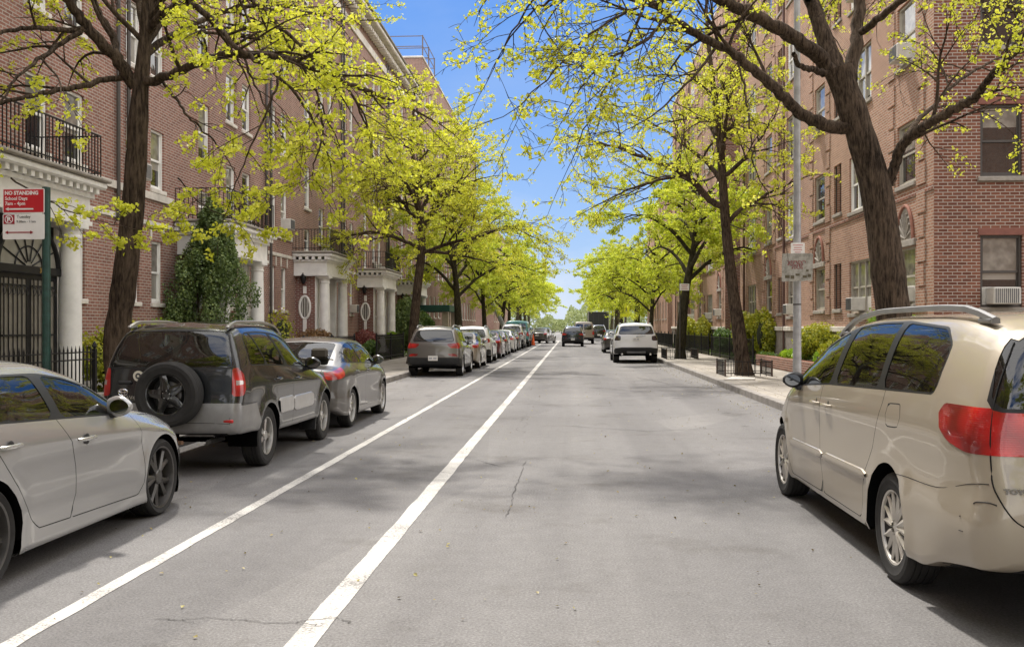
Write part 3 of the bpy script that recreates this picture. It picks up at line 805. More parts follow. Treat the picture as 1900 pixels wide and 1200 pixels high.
# ---------------------------------------------------------------- the four near vehicles (tables run along the street)
CIVIC = dict(rear=4.25, front=8.74, W=.885, wheels=(5.50, 7.97), wz=.33, Ra=.362, Rt=.325, wwid=.215, rim=.260, style='twin', rimmat=MATS['alloy_dark'],
    paint=MATS['paint_silver'], flare=.014, rr=.12, rf=.16, bow=.10, bowf=.14,
    zt=[(4.25,.98),(4.6,1.06),(5.1,1.24),(5.6,1.37),(6.0,1.415),(6.4,1.40),(6.8,1.32),(7.2,1.14),(7.5,.975),(7.75,.925),(8.1,.865),(8.4,.78),(8.74,.66)],
    wr=[(4.25,.60),(5.1,.56),(6.0,.56),(6.6,.59),(7.1,.67),(7.5,.73),(7.8,.75),(8.3,.68),(8.74,.58)],
    zr=[(4.25,.94),(4.6,1.0),(5.1,1.19),(5.6,1.32),(6.0,1.36),(6.4,1.345),(6.8,1.26),(7.2,1.09),(7.45,.965),(7.75,.905),(8.1,.84),(8.4,.745),(8.74,.62)],
    wb=[(4.25,.72),(5,.80),(6,.83),(7.2,.825),(7.6,.82),(8.2,.79),(8.74,.66)],
    zb=[(4.25,.90),(4.8,.98),(5.3,1.0),(5.7,1.0),(6.3,.97),(7.15,.915),(7.6,.87),(8.1,.79),(8.74,.56)],
    ws=[(4.25,.80),(4.9,.87),(6,.872),(7.5,.877),(8.2,.868),(8.74,.76)], zs=[(4.25,.74),(5.0,.83),(6,.82),(7.2,.78),(8.0,.70),(8.74,.47)],
    wd=[(4.25,.77),(4.9,.87),(5.5,.885),(6,.865),(7,.865),(8,.885),(8.74,.76)], zd=[(4.25,.45),(5,.45),(7,.43),(8.74,.33)],
    wl=[(4.25,.74),(5,.862),(7.5,.862),(8.3,.85),(8.74,.74)], zl=[(4.25,.28),(5,.19),(6,.17),(7.6,.17),(8.3,.15),(8.74,.16)],
    dr=[(0,.05),(.5,0),(1.1,.1)], df=[(.15,.02),(.45,.0),(.62,.05),(.9,.1)],
    mod=lambda y, z: .012 * np.exp(-((z - (.80 - .02 * (y - 6))) / .018)**2) - .014 * np.exp(-((z - .62) / .12)**2) - .01 * np.exp(-((z - .30) / .05)**2),
    dlo=[(4.85,1.03),(5.7,1.005),(6.3,.975),(7.24,.925),(7.31,1.0),(7.02,1.155),(6.7,1.245),(6.37,1.29),(5.94,1.30),(5.5,1.25),(5.1,1.15)], dlo_r=.07,
    pillars=[(5.33,1.2,5.25,1.0,.03),(6.315,1.29,6.38,.97,.055)],
    ws_y=(6.75,7.50), rs_y=(4.7,5.55), cab=(4.8,7.4), belt=.97, seats=(5.35,6.25),
    panels=[('door_front','side',[(6.33,1.08),(6.345,.97),(6.47,.80),(6.56,.60),(6.54,.44),(6.49,.34),(6.49,.275),(7.50,.255),(7.58,.34),(7.60,.56),(7.53,.80),(7.40,1.0),(7.2,1.08)],.012),
            ('door_rear','side',[(5.25,1.09),(5.55,.92),(5.62,.82),(5.84,.59),(5.98,.36),(6.08,.285),(6.49,.275),(6.49,.34),(6.54,.44),(6.56,.60),(6.47,.80),(6.345,.97),(6.33,1.08)],.012),
            ('hood','top',[(-.8,7.60),(.80,7.62),(.76,8.05),(.66,8.45),(-.8,8.5)],.04)],
    cuts=[('marker','side',[(8.235,.62),(8.35,.62),(8.37,.565),(8.27,.57)],.02),('head','front',[(.35,.60),(.80,.66),(.82,.56),(.40,.53)],.03),('head','side',[(8.42,.66),(8.9,.66),(8.9,.55),(8.50,.56)],.03),
          ('lower_grille','front',[(-.6,.42),(.6,.42),(.5,.25),(-.6,.25)],.03)],
    extra={'lower_grille': BLK()}, handles=[(6.66,.805,.21),(5.74,.86,.21)], mirror=(7.14,1.00,.95), gapw=.0035)
RAV = dict(rear=9.97, front=14.10, W=.80, wheels=(10.90, 13.43), wz=.345, Ra=.385, Rt=.345, wwid=.215, rim=.215, style='five', rimmat=MATS['alloy'],
    paint=MATS['paint_black'], clad=MATS['clad_silver'], bumper=MATS['clad_silver'], flare=.022, rr=.09, rf=.14, bow=.05, bowf=.2, ramp=.75,
    zt=[(9.97,1.60),(10.3,1.655),(11,1.675),(11.8,1.65),(12.1,1.58),(12.5,1.36),(12.95,1.10),(13.1,1.06),(13.6,.99),(13.9,.90),(14.1,.78)],
    zr=[(9.97,1.55),(10.3,1.60),(11,1.61),(11.6,1.585),(12.0,1.49),(12.4,1.28),(12.75,1.10),(12.95,1.04),(13.3,.985),(13.8,.88),(14.1,.72)],
    wr=[(9.97,0.552),(10.3,0.570),(11,0.570),(12,0.589),(12.7,0.653),(13,0.681),(13.5,0.672),(14.1,0.552)],
    zb=[(9.97,1.15),(10.35,1.175),(11,1.155),(12,1.105),(12.8,1.04),(13.3,.94),(13.8,.82),(14.1,.64)],
    wb=[(9.97,0.736),(10.4,0.759),(12.8,0.750),(13.3,0.736),(13.8,0.699),(14.1,0.589)],
    ws=[(9.97,0.773),(10.3,0.788),(13,0.788),(13.8,0.773),(14.1,0.662)], zs=[(9.97,.95),(13,.88),(14.1,.54)],
    wd=[(9.97,0.764),(10.3,0.793),(13.6,0.793),(14.1,0.681)], zd=[(9.97,.62),(13.5,.58),(14.1,.42)],
    wl=[(9.97,0.736),(10.4,0.764),(13.6,0.764),(14.1,0.644)], zl=[(9.97,.46),(10.5,.45),(11.3,.38),(13,.36),(13.6,.40),(14.1,.38)],
    dr=[(.3,.06),(.48,-.03),(.74,-.03),(.84,.0),(1.15,.02),(1.65,.22)], df=[(.3,.05),(.5,.0),(.9,.1)],
    mod=lambda y, z: .010 * np.exp(-((z - .90) / .03)**2),
    dlo=[(10.33,1.18),(11.1,1.155),(12.0,1.10),(12.74,1.055),(12.74,1.09),(12.40,1.235),(12.03,1.405),(11.7,1.50),(11.36,1.545),(10.9,1.56),(10.48,1.55),(10.34,1.50)], dlo_r=.09,
    pillars=[(10.62,1.53,10.95,1.16,.016),(11.27,1.54,11.74,1.11,.034)], ws_y=(12.02,12.92), cab=(10.2,12.8), belt=1.10, seats=(10.85,11.75),
    rear_glass=[(-1,1.175),(.69,1.175),(.555,1.56),(-1,1.565)],
    panels=[('door_rear','side',[(11.10,1.30),(11.13,1.15),(11.20,.85),(11.34,.62),(11.42,.42),(11.86,.40),(11.89,1.2),(11.70,1.35)],.04),
            ('door_front','side',[(11.89,1.25),(11.86,.40),(12.90,.40),(13.0,.62),(12.98,.90),(12.78,1.06),(12.5,1.16)],.04),
            ('hood','top',[(-.8,13.05),(.74,13.05),(.72,13.6),(.66,14.0),(-.8,14.1)],.04)],
    cuts=[('bumper','side',[(9.4,.765),(10.48,.765),(10.56,.55),(10.8,.2),(9.4,.2)],.02),('bumper','rear',[(-1.2,.79),(1.2,.79),(1.2,.1),(-1.2,.1)],0),
          ('clad','side',[(13.74,.62),(14.5,.66),(14.5,.2),(13.8,.2)],.02),
          ('clad','side',[(11.2,.425),(13.1,.40),(13.1,.1),(11.2,.1)],0),
          ('reverse_lamp','side',[(10.0,1.035),(10.10,1.03),(10.10,.965),(10.0,.965)],.015),
          ('tail','side',[(9.4,1.165),(10.05,1.165),(10.135,1.10),(10.13,.92),(10.08,.865),(9.4,.865)],.03),('tail','rear',[(.67,1.165),(1.2,1.165),(1.2,.865),(.67,.865)],.02)],
    handles=[(11.28,.985,.17),(12.08,.955,.17)], mirror=(12.62,1.12,1.), mirmat=MATS['paint_black'], rails=(10.22,12.0,-.02,.04), railmat=MATS['alloy'], handle=MATS['paint_black'])
MAZ = dict(rear=14.12, front=18.45, W=.875, wheels=(15.19, 17.67), wz=.31, Ra=.348, Rt=.312, wwid=.205, rim=.232, style='multi', rimmat=MATS['alloy'],
    paint=MATS['paint_graphite'], flare=.016, rr=.13, rf=.15, bow=.16, bowf=.22, ramp=.7,
    zt=[(14.12,.975),(14.35,1.0),(14.6,1.02),(14.85,1.10),(15.2,1.28),(15.5,1.39),(16.0,1.44),(16.5,1.42),(16.9,1.31),(17.3,1.12),(17.5,1.03),(17.9,.95),(18.2,.86),(18.45,.72)],
    zr=[(14.12,.94),(14.35,.965),(14.6,.99),(14.85,1.07),(15.2,1.235),(15.5,1.345),(16.0,1.39),(16.5,1.365),(16.9,1.255),(17.3,1.06),(17.5,.985),(17.9,.91),(18.2,.83),(18.45,.69)],
    wr=[(14.12,.62),(14.6,.63),(15.2,.60),(15.6,.58),(16,.57),(16.6,.60),(17.2,.68),(17.5,.72),(18,.70),(18.45,.58)],
    zb=[(14.12,.92),(14.6,.965),(15.0,1.01),(16,.985),(17.2,.93),(17.6,.88),(18.2,.76),(18.45,.60)],
    wb=[(14.12,.72),(14.6,.76),(15.1,.80),(16,.82),(17.2,.81),(17.7,.80),(18.2,.76),(18.45,.64)],
    ws=[(14.12,.80),(14.6,.855),(15.2,.87),(17.6,.866),(18.2,.84),(18.45,.72)], zs=[(14.12,.82),(15.0,.86),(17,.80),(18.45,.50)],
    wd=[(14.12,.80),(14.8,.865),(15.5,.868),(16.4,.855),(17.6,.87),(18.45,.72)], zd=[(14.12,.52),(17,.48),(18.45,.36)],
    wl=[(14.12,.76),(14.8,.845),(17.6,.845),(18.45,.70)], zl=[(14.12,.34),(14.8,.22),(15.6,.19),(17.4,.19),(18,.19),(18.45,.2)],
    dr=[(.2,.06),(.5,0),(.8,.02),(1.0,.06)], df=[(.2,.03),(.5,0),(.8,.1)],
    mod=lambda y, z: .012 * np.exp(-((z - .84) / .03)**2) - .012 * np.exp(-((z - .62) / .1)**2),
    dlo=[(14.68,1.06),(14.95,1.22),(15.25,1.30),(15.7,1.365),(16.1,1.35),(16.55,1.265),(16.95,1.12),(17.27,.965),(17.2,.94),(16,.995),(15.1,1.03)], dlo_r=.07,
    pillars=[(15.08,1.30,15.35,1.02,.013),(15.78,1.36,16.02,.98,.022)], ws_y=(16.66,17.42), rs_y=(14.66,15.40), cab=(14.9,17.1), belt=.98, seats=(15.15,16.05),
    panels=[('door_rear','side',[(14.98,1.20),(15.1,1.0),(15.42,.80),(15.55,.55),(15.60,.32),(16.14,.30),(16.16,.7),(16.08,1.1)],.04),
            ('door_front','side',[(16.08,1.1),(16.16,.7),(16.14,.30),(17.12,.30),(17.25,.5),(17.25,.85),(17.1,1.05)],.04),
            ('trunk_lid','top',[(-1,14.0),(.58,14.0),(.58,14.6),(-1,14.6)],.03),('hood','top',[(-.8,17.55),(.72,17.55),(.68,18.1),(.62,18.4),(-.8,18.4)],.04)],
    cuts=[('tail','side',[(13.8,.985),(14.72,.985),(14.68,.88),(14.5,.81),(13.8,.80)],.04),('tail','rear',[(.60,.975),(1.2,.99),(1.2,.80),(.66,.80)],.04)],
    handles=[(15.42,.885,.18),(16.28,.87,.18)], mirror=(17.08,1.02,.95))
VAN = dict(rear=4.78, front=9.98, W=.98, wheels=(6.16, 9.28), wz=.35, Ra=.40, Rt=.345, wwid=.215, rim=.232, style='petal', rimmat=MATS['hubcap_silver'],
    paint=MATS['paint_gold'], flare=.014, rr=.13, rf=.2, bow=.13, bowf=.3, ramp=.9, winset=.03,
    zt=[(4.78,1.63),(5.2,1.685),(6,1.715),(7,1.71),(7.6,1.665),(8.1,1.56),(8.7,1.33),(9.1,1.14),(9.3,1.07),(9.6,.98),(9.85,.86),(9.98,.74)],
    zr=[(4.78,1.57),(5.2,1.625),(6,1.665),(7,1.66),(7.5,1.625),(8.1,1.50),(8.7,1.26),(9.05,1.09),(9.3,1.0),(9.6,.92),(9.98,.68)],
    wr=[(4.78,.68),(5.4,.70),(6,.71),(7.5,.72),(8.3,.76),(9.0,.84),(9.4,.80),(9.98,.6)],
    zb=[(4.78,1.20),(5.44,1.21),(6.41,1.185),(7.7,1.14),(8.6,1.085),(9.0,1.04),(9.4,.94),(9.7,.82),(9.98,.60)],
    wb=[(4.78,.89),(5.5,.928),(8.6,.925),(9.1,.905),(9.6,.82),(9.98,.62)],
    ws=[(4.78,.93),(5.3,.962),(8.8,.962),(9.4,.93),(9.98,.7)], zs=[(4.78,1.0),(9,.90),(9.98,.48)],
    wd=[(4.78,.93),(5.3,.972),(9,.972),(9.6,.92),(9.98,.70)], zd=[(4.78,.64),(8.8,.6),(9.98,.38)],
    wl=[(4.78,.88),(5.4,.945),(9.2,.935),(9.98,.70)], zl=[(4.78,.40),(5.25,.34),(5.6,.26),(6.7,.25),(8.8,.24),(9.4,.22),(9.98,.22)],
    dr=[(.25,.10),(.40,-.02),(.60,-.06),(.80,-.05),(.90,.0),(1.2,.03),(1.65,.20)], df=[(.2,.05),(.45,0),(.8,.12)],
    mod=lambda y, z: -.010 * np.exp(-((z - .78) / .14)**2) + .012 * np.exp(-((z - .30) / .05)**2) + (.022 * sm(.76, .66, z) * sm(5.98, 5.80, y) if True else 0),
    dlo=[(5.50,1.225),(6.4,1.195),(7.7,1.15),(8.6,1.09),(8.99,1.055),(8.99,1.085),(8.8,1.20),(8.45,1.36),(8.0,1.50),(7.41,1.615),(6.9,1.645),(6.41,1.65),(5.68,1.61),(5.48,1.5)], dlo_r=.05,
    pillars=[(6.42,1.65,6.46,1.18,.055),(7.46,1.62,7.62,1.15,.075)], ws_y=(8.0,9.22), cab=(5.4,8.8), belt=1.15, seats=(5.75,6.8,7.75),
    rear_glass=[(-1,1.20),(.86,1.20),(.76,1.555),(-1,1.565)],
    panels=[('door_front','side',[(7.87,1.25),(7.87,.85),(7.80,.6),(7.70,.30),(8.78,.29),(8.92,.5),(9.12,.78),(8.95,1.0),(8.8,1.10)],.05),
            ('door_sliding','side',[(6.36,1.3),(6.33,1.15),(6.50,.80),(6.66,.6),(6.70,.30),(7.70,.30),(7.80,.6),(7.87,.85),(7.87,1.3)],.04),
            ('fuel_door','side',[(6.26,1.12),(5.99,1.135),(5.98,.99),(6.25,.975)],.05),
            ('hood','top',[(-.8,9.30),(.80,9.25),(.72,9.7),(.6,9.9),(-.8,9.98)],.05),
            ],
    cuts=[('tail','side',[(4.3,1.205),(5.365,1.195),(5.40,1.13),(5.36,1.06),(5.24,1.0),(5.05,.965),(4.3,.965)],.05),
          ('tail','rear',[(.40,1.175),(1.2,1.20),(1.2,.965),(.40,.965)],.02)],
    fuel_side='L', handles=[(7.98,.985,.19),(7.62,.99,.19)], mirror=(8.62,1.14,.85), mirmat=BLK(), rails=(5.25,8.0,.0,.045), railmat=simple('rail_grey', (.27, .27, .275), .38, metal=.4),
    wiper=((.05,1.22),(-.5,1.27)))

silver, sh, oy = make_car(CIVIC, -4.36, 'light silver four door sedan with dark twin spoke wheels, nearest on the left kerb', 'car', 'cars parked along the left kerb')
rav, sh, oy = make_car(RAV, -4.30, 'black sport utility vehicle with spare wheel on its back door and silver bumper', 'car', 'cars parked along the left kerb')
rav.name = 'parked_suv'
# spare wheel, badges, mud flaps, side mouldings, exhaust and tow hitch of the black vehicle
yr = sh.rear_y(.1, .9) - oy
sw = build_wheel('spare_wheel', rav, (.055, yr - .135, .895), .345, .215, .215, 'steel', 1, MATS['alloy_black'], .25)
sw.rotation_euler = (0, 0, R(-90))
b = MB(); b.box((-.10, yr - .12, .78), (.20, yr + .02, 1.0), BLK(), .02); b.build('spare_bracket', parent=rav)
for sg in (1, -1):
    for (ya, yb_, za, zb_) in ((11.27, 11.85, .56, .755), (11.87, 12.76, .545, .74)):
        b = MB(); V = []; n = 12
        for k in range(n + 1):
            yy = ya + (yb_ - ya) * k / n; e = .025 if k in (0, n) else 0
            for z, d in ((za + e, .0), (za + .012 + e, .018), (zb_ - .012 - e, .018), (zb_ - e, .0)): V.append((sg * (sh.width(yy, z) + d), yy - oy, z))
        b.raw(V, [(4 * k + j, 4 * k + 4 + j, 4 * k + 5 + j, 4 * k + 1 + j) for k in range(n) for j in range(3)], simple('moulding_grey', (.42, .41, .40), .4, coat=.3))
        b.build('side_moulding', parent=rav)
    for yy in (13.02,):
        b = MB(); b.prism([(yy - oy, .50), (yy - oy + .03, .50), (yy - oy - .06, .20), (yy - oy - .10, .20)], sg * .56, sg * .78, 'x', BLK()); b.build('mud_flap', parent=rav)
    b = MB(); x0, x1 = (.63, .73); yy = sh.rear_y(.68, .62) - oy
    b.box((sg * x0 - .05, yy - .012, .575), (sg * x0 + .07, yy + .02, .625), MATS['tail_red'], .015); b.build('reflector', parent=rav)
b = MB(); b.tube([(.40, yr + .5, .36), (.42, yr + .1, .38), (.43, yr - .02, .375)], .028, 10, MATS['alloy_dark']); b.build('exhaust_pipe', parent=rav)
b = MB(); b.tube([(-.30, yr + .1, .34), (.15, yr - .02, .37)], .022, 8, simple('rusty_pipe', (.32, .2, .13), .8)); b.build('tow_bar', parent=rav)
b = MB()
ax, az = -.515, .905; yb = sh.rear_y(.45, .87) - oy - .008
for rx, rz_, cx, cz in ((.052, .036, 0, 0), (.022, .034, 0, 0), (.046, .014, 0, .014)):
    b.tube([(ax + cx + rx * math.cos(t), yb, az + cz + rz_ * math.sin(t)) for t in np.linspace(0, 2 * PI, 25)], .0055, 6, MATS['chrome'], caps=False)
b.build('emblem', parent=rav)
text_obj('RAV4', .06, MATS['chrome'], 'lettering', rav, (-.45, yb, .845), depth=.004, bold=.002)
st = MB(); st.lathe([(0, 0), (.058, 0), (.058, .003)], c=(-.345, yb - .002, 1.08), axis='y', n=24, mat=simple('sticker_white', (.7, .66, .55), .5)); st.lathe([(0, -.003), (.032, -.003)], c=(-.345, yb - .002, 1.08), axis='y', n=20, mat=simple('sticker_black', (.03, .03, .03), .5))
st.box((-.357, yb - .009, 1.068), (-.333, yb - .007, 1.092), MATS['sticker_white']); st.build('round_sticker', parent=rav)
b = MB(); b.box((-.575, yb - .012, .985), (-.42, yb + .02, 1.03), BLK(), .02); b.build('door_latch', parent=rav)

SEAMS_RAV = (sh, oy)
mz, sh, oy = make_car(MAZ, -4.37, 'dark grey sedan with sloping rear screen parked in front of the black vehicle', 'car', 'cars parked along the left kerb')
van, sh, oy = make_car(VAN, 2.965, 'gold minivan with grey roof rails and scuffed rear bumper, nearest on the right', 'minivan')
van.name = 'parked_minivan'
# van extras: side moulding, bumper crease, tailgate seams, lettering, scuffs
for sg in (1, -1):
    for ya, yb_ in ((6.60, 7.69), (7.72, 8.84)):
        b = MB(); V = []; n = 14
        for k in range(n + 1):
            yy = ya + (yb_ - ya) * k / n; zc = .605 - .025 * (yy - 6.6) / 2.2; e = .02 if k in (0, n) else 0
            for dz, d in ((-.036 + e, .0), (-.03 + e, .012), (.0, .018), (.028 - e, .012), (.034 - e, .0)): V.append((sg * (sh.width(yy, zc + dz) + d), yy - oy, zc + dz))
        b.raw(V, [(5 * k + j, 5 * k + 5 + j, 5 * k + 6 + j, 5 * k + 1 + j) for k in range(n) for j in range(4)], MATS['paint_gold'], True)
        b.build('side_moulding', parent=van)
def surf_line(pts, r, mat, name, parent, off=0.):
    b = MB(); Q = []
    for i in range(len(pts) - 1):
        for t in np.linspace(0, 1, 9)[:-1] if i < len(pts) - 2 else np.linspace(0, 1, 9):
            p = np.array(pts[i]) * (1 - t) + np.array(pts[i + 1]) * t; Q.append(p)
    out = []
    for p in Q:  # p = (x or None, y or None, z)
        m = (sh.tt > .2); D = (sh.P[:, 0] - abs(p[0]))**2 + (sh.P[:, 1] - p[1])**2 + (sh.P[:, 2] - p[2])**2; i = np.argsort(D)[:3]; w = 1 / (D[i] + 1e-6)
        q = (sh.P[i] * w[:, None]).sum(0) / w.sum() + sh.N[i[0]] * off; out.append((q[0] * (1 if p[0] > 0 else -1), q[1] - oy, q[2]))
    for k in range(14): out = [out[0]] + [tuple((np.array(out[j - 1]) + 2 * np.array(out[j]) + np.array(out[j + 1])) / 4) for j in range(1, len(out) - 1)] + [out[-1]]
    fin = []
    for q in out:
        a_ = np.array([abs(q[0]), q[1] + oy, q[2]]); i = np.argmin(((sh.P - a_)**2).sum(1)); n_ = sh.N[i]; a_ = a_ + n_ * (np.dot(sh.P[i] - a_, n_) + off); fin.append((a_[0] * (1 if q[0] > 0 else -1), a_[1] - oy, a_[2]))
    b.tube(fin, r, 5, mat); b.build(name, parent=parent)
gapm = simple('shut_line', (.006, .006, .006), .9)
for sg in (1, -1):
    surf_line([(sg * .76, 4.95, 1.60), (sg * .885, 4.90, 1.22), (sg * .90, 4.88, .84), (sg * .86, 4.82, .74), (sg * .78, 4.76, .62), (sg * .55, 4.74, .60)], .0038, gapm, 'tailgate_seam', van)
    surf_line([(sg * .97, 5.98, .70), (sg * .975, 5.6, .74), (sg * .96, 5.15, .765), (sg * .90, 4.88, .82)], .0024, gapm, 'bumper_seam', van)
surf_line([(-.55, 4.74, .60), (0, 4.73, .595), (.55, 4.74, .60)], .004, gapm, 'tailgate_seam', van)
yb = sh.rear_y(.80, .80) - oy
tx = text_obj('TOYOTA', .033, simple('badge_chrome', (.30, .29, .27), .25, metal=.8), 'lettering', van, (-.845, yb - .006, .80), rot=(R(90), 0, R(-9)), depth=.003, bold=.002, sx=1.35, align='LEFT')
_k = (sh, oy); sh, oy = SEAMS_RAV
for sg in (1, -1): surf_line([(sg * .60, 10.15, 1.58), (sg * .665, 10.02, 1.17), (sg * .665, 9.99, .80), (sg * .655, 9.98, .56)], .003, gapm, 'tailgate_seam', rav)
surf_line([(-.655, 9.98, .575), (0, 9.93, .575), (.655, 9.98, .575)], .004, gapm, 'tailgate_seam', rav)
for sg in (1, -1): surf_line([(sg * .68, 9.99, .792), (sg * .76, 10.06, .785), (sg * .80, 10.3, .775), (sg * .80, 10.5, .77)], .003, gapm, 'bumper_seam', rav)
sh, oy = _k
scm = simple('scuff_dark', (.05, .045, .04), .8)
surf_line([(-.93, 4.95, .70), (-.90, 4.92, .715), (-.86, 4.86, .712)], .004, scm, 'scuff_mark', van)
surf_line([(-.955, 5.03, .66), (-.958, 5.04, .62)], .004, scm, 'scuff_mark', van)
surf_line([(-.955, 5.05, .555), (-.95, 5.02, .55)], .0035, scm, 'scuff_mark', van)
b = MB(); V = []
for k in range(21):
    xx = -.62 + 1.24 * k / 20; yy = sh.rear_y(xx, .41) - oy; e = .05 if k in (0, 20) else 0
    for z, d in ((.36, .0), (.37, -.03), (.445 - e, -.035), (.455 - e, .0)): V.append((xx, yy + d, z))
b.raw(V, [(4 * k + j, 4 * k + 4 + j, 4 * k + 5 + j, 4 * k + 1 + j) for k in range(20) for j in range(3)], MATS['paint_gold'], True); b.build('bumper_insert', parent=van)
# ================================================================ ground
LK, RK, LF, RF = -5.25, 4.02, -10.3, 8.2        # kerb lines and facade planes
def asphalt():
    t = NT('asphalt'); geo = t.add('ShaderNodeNewGeometry'); P = geo.outputs['Position']
    fine = t.noise(P, 62, 2, .9); mid = t.noise(P, 7, 5, .6); big = t.noise(P, .35, 4, .55)
    mp = t.add('ShaderNodeMapping', ins={'Vector': P, 'Scale': (1.3, .05, 1)}); streak = t.noise(mp.outputs[0], 1.2, 4)
    mp2 = t.add('ShaderNodeMapping', ins={'Vector': P, 'Scale': (.12, .5, 1)}); band = t.noise(mp2.outputs[0], 1., 3)
    v = t.math('ADD', t.math('ADD', t.math('MULTIPLY', fine, .62), t.math('MULTIPLY', mid, .12)), t.math('ADD', t.math('MULTIPLY', big, .13), t.math('ADD', t.math('MULTIPLY', streak, .12), t.math('MULTIPLY', band, .08))))
    c = t.ramp(v, [(.32, (.088, .083, .080)), (.48, (.160, .153, .150)), (.55, (.196, .189, .186)), (.72, (.31, .30, .292))])
    # repair patches, parking lane oil drips, dirt stains and fine cracks
    sp = t.add('ShaderNodeSeparateXYZ'); t.link(P, sp.inputs[0])
    mp3 = t.add('ShaderNodeMapping', ins={'Vector': P, 'Scale': (.55, .16, 1)}); pv = t.add('ShaderNodeTexVoronoi', ins={'Vector': mp3.outputs[0], 'Scale': 1.}); 
    pm = t.ramp(pv.outputs['Color'], [(.25, (.86, .86, .87)), (.5, (1, 1, 1)), (.8, (1.07, 1.06, 1.05))]); c = t.mix(.7, c, pm, 'MULTIPLY')
    wt = t.math('SINE', t.math('MULTIPLY', t.math('ADD', sp.outputs[0], .2), 3.6)); wtr = t.ramp(t.math('ADD', t.math('MULTIPLY', wt, .25), t.math('MULTIPLY', streak, .9)), [(.25, (.90, .90, .90)), (.7, (1.05, 1.05, 1.04))]); c = t.mix(.8, c, wtr, 'MULTIPLY')
    dv = t.add('ShaderNodeTexVoronoi', ins={'Vector': P, 'Scale': .9}); dr_ = t.math('MULTIPLY', t.math('LESS_THAN', t.math('ADD', dv.outputs['Distance'], t.math('MULTIPLY', mid, .12)), .155), t.math('GREATER_THAN', t.math('ABSOLUTE', t.math('ADD', sp.outputs[0], .6)), 2.6)); c = t.mix(t.math('MULTIPLY', dr_, .45), c, (.05, .048, .045))
    st = t.noise(P, .8, 5, .65); stain = t.ramp(st, [(.56, (1, 1, 1)), (.72, (.72, .70, .67))]); c = t.mix(1., c, stain, 'MULTIPLY')
    wob = t.add('ShaderNodeTexNoise', ins={'Vector': P, 'Scale': 1.6, 'Detail': 6.}); wv = t.add('ShaderNodeVectorMath', operation='MULTIPLY_ADD')
    t.link(wob.outputs['Color'], wv.inputs[0]); wv.inputs[1].default_value = (.9, .9, 0); t.link(P, wv.inputs[2])
    vo = t.add('ShaderNodeTexVoronoi', feature='DISTANCE_TO_EDGE', ins={'Vector': wv.outputs[0], 'Scale': .16})
    cr = t.math('LESS_THAN', vo.outputs['Distance'], .0011); gate = t.math('GREATER_THAN', t.noise(P, .23, 2), .52)
    c = t.mix(t.math('MULTIPLY', t.math('MULTIPLY', cr, gate), .55), c, (.06, .055, .05))
    p = t.add('ShaderNodeBsdfPrincipled', ins={'Base Color': c, 'Roughness': .88, 'Specular IOR Level': .3})
    t.link(t.bump(fine, .5, .01), p.inputs['Normal']); return t.done(p.outputs[0])
def paving(name, c, bw, bh, ms=.012, vary=.2):
    t = NT(name); geo = t.add('ShaderNodeNewGeometry'); P = geo.outputs['Position']
    b = t.add('ShaderNodeTexBrick', offset=0., ins={'Vector': P, 'Color1': (*c, 1), 'Color2': (*[k * (1 - vary) for k in c], 1), 'Mortar': (*[k * .45 for k in c], 1), 'Scale': 1., 'Mortar Size': ms, 'Brick Width': bw, 'Row Height': bh})
    n = t.noise(P, 1.1, 6, .65); n2 = t.noise(P, 45, 3, .7)
    sh_ = t.ramp(t.math('ADD', t.math('MULTIPLY', n, .7), t.math('MULTIPLY', n2, .3)), [(.35, (.72, .70, .67)), (.62, (1.06, 1.05, 1.03))])
    p = t.add('ShaderNodeBsdfPrincipled', ins={'Base Color': t.mix(1., b.outputs['Color'], sh_, 'MULTIPLY'), 'Roughness': .9, 'Specular IOR Level': .25})
    t.link(t.bump(t.math('ADD', t.math('MULTIPLY', b.outputs['Fac'], -1.), t.math('MULTIPLY', n2, .4)), .35, .01), p.inputs['Normal']); return t.done(p.outputs[0])
def line_paint():
    t = NT('road_paint'); geo = t.add('ShaderNodeNewGeometry'); P = geo.outputs['Position']
    n = t.noise(P, 60, 4, .8); n2 = t.noise(P, 1.2, 5, .7)
    f = t.ramp(t.math('ADD', t.math('MULTIPLY', n, .6), t.math('MULTIPLY', n2, .45)), [(.44, (.20, .19, .18)), (.515, (.52, .50, .47)), (.7, (.67, .65, .60))])
    p = t.add('ShaderNodeBsdfPrincipled', ins={'Base Color': f, 'Roughness': .8}); t.link(t.bump(n, .3, .006), p.inputs['Normal']); return t.done(p.outputs[0])
def ground_mat():
    t = NT('soil'); geo = t.add('ShaderNodeNewGeometry'); n = t.noise(geo.outputs['Position'], 5, 6, .7)
    c = t.ramp(n, [(.3, (.05, .04, .03)), (.55, (.10, .08, .055)), (.75, (.09, .12, .03))])
    p = t.add('ShaderNodeBsdfPrincipled', ins={'Base Color': c, 'Roughness': 1.}); t.link(t.bump(n, .8, .06), p.inputs['Normal']); return t.done(p.outputs[0])
def sheet(name, x0, x1, y0, y1, z, mat):
    b = MB(); b.raw([(x0, y0, z), (x1, y0, z), (x1, y1, z), (x0, y1, z)], [(0, 1, 2, 3)]); return tag(b.build(name, mat), kind='structure')
SOIL = ground_mat(); ASPH = asphalt(); PAVE = paving('sidewalk_slabs', (.40, .37, .33), 1.5, 1.5); KERB = simple('kerb_stone', (.27, .25, .23), .85, var=.3, scale=3, bump=.3)
sheet('ground', -3000, 3000, -600, 3000, -.03, SOIL)
sheet('road', LK, RK, -60, 900, 0., ASPH)
sheet('cross_street', -200, 200, 112, 121, .002, ASPH)
def slab(name, x0, x1, y0, y1, z1, mat, bev=0.):
    b = MB(); b.box((x0, y0, -.02), (x1, y1, z1), None, bev); return tag(b.build(name, mat), kind='structure')
KW = .16
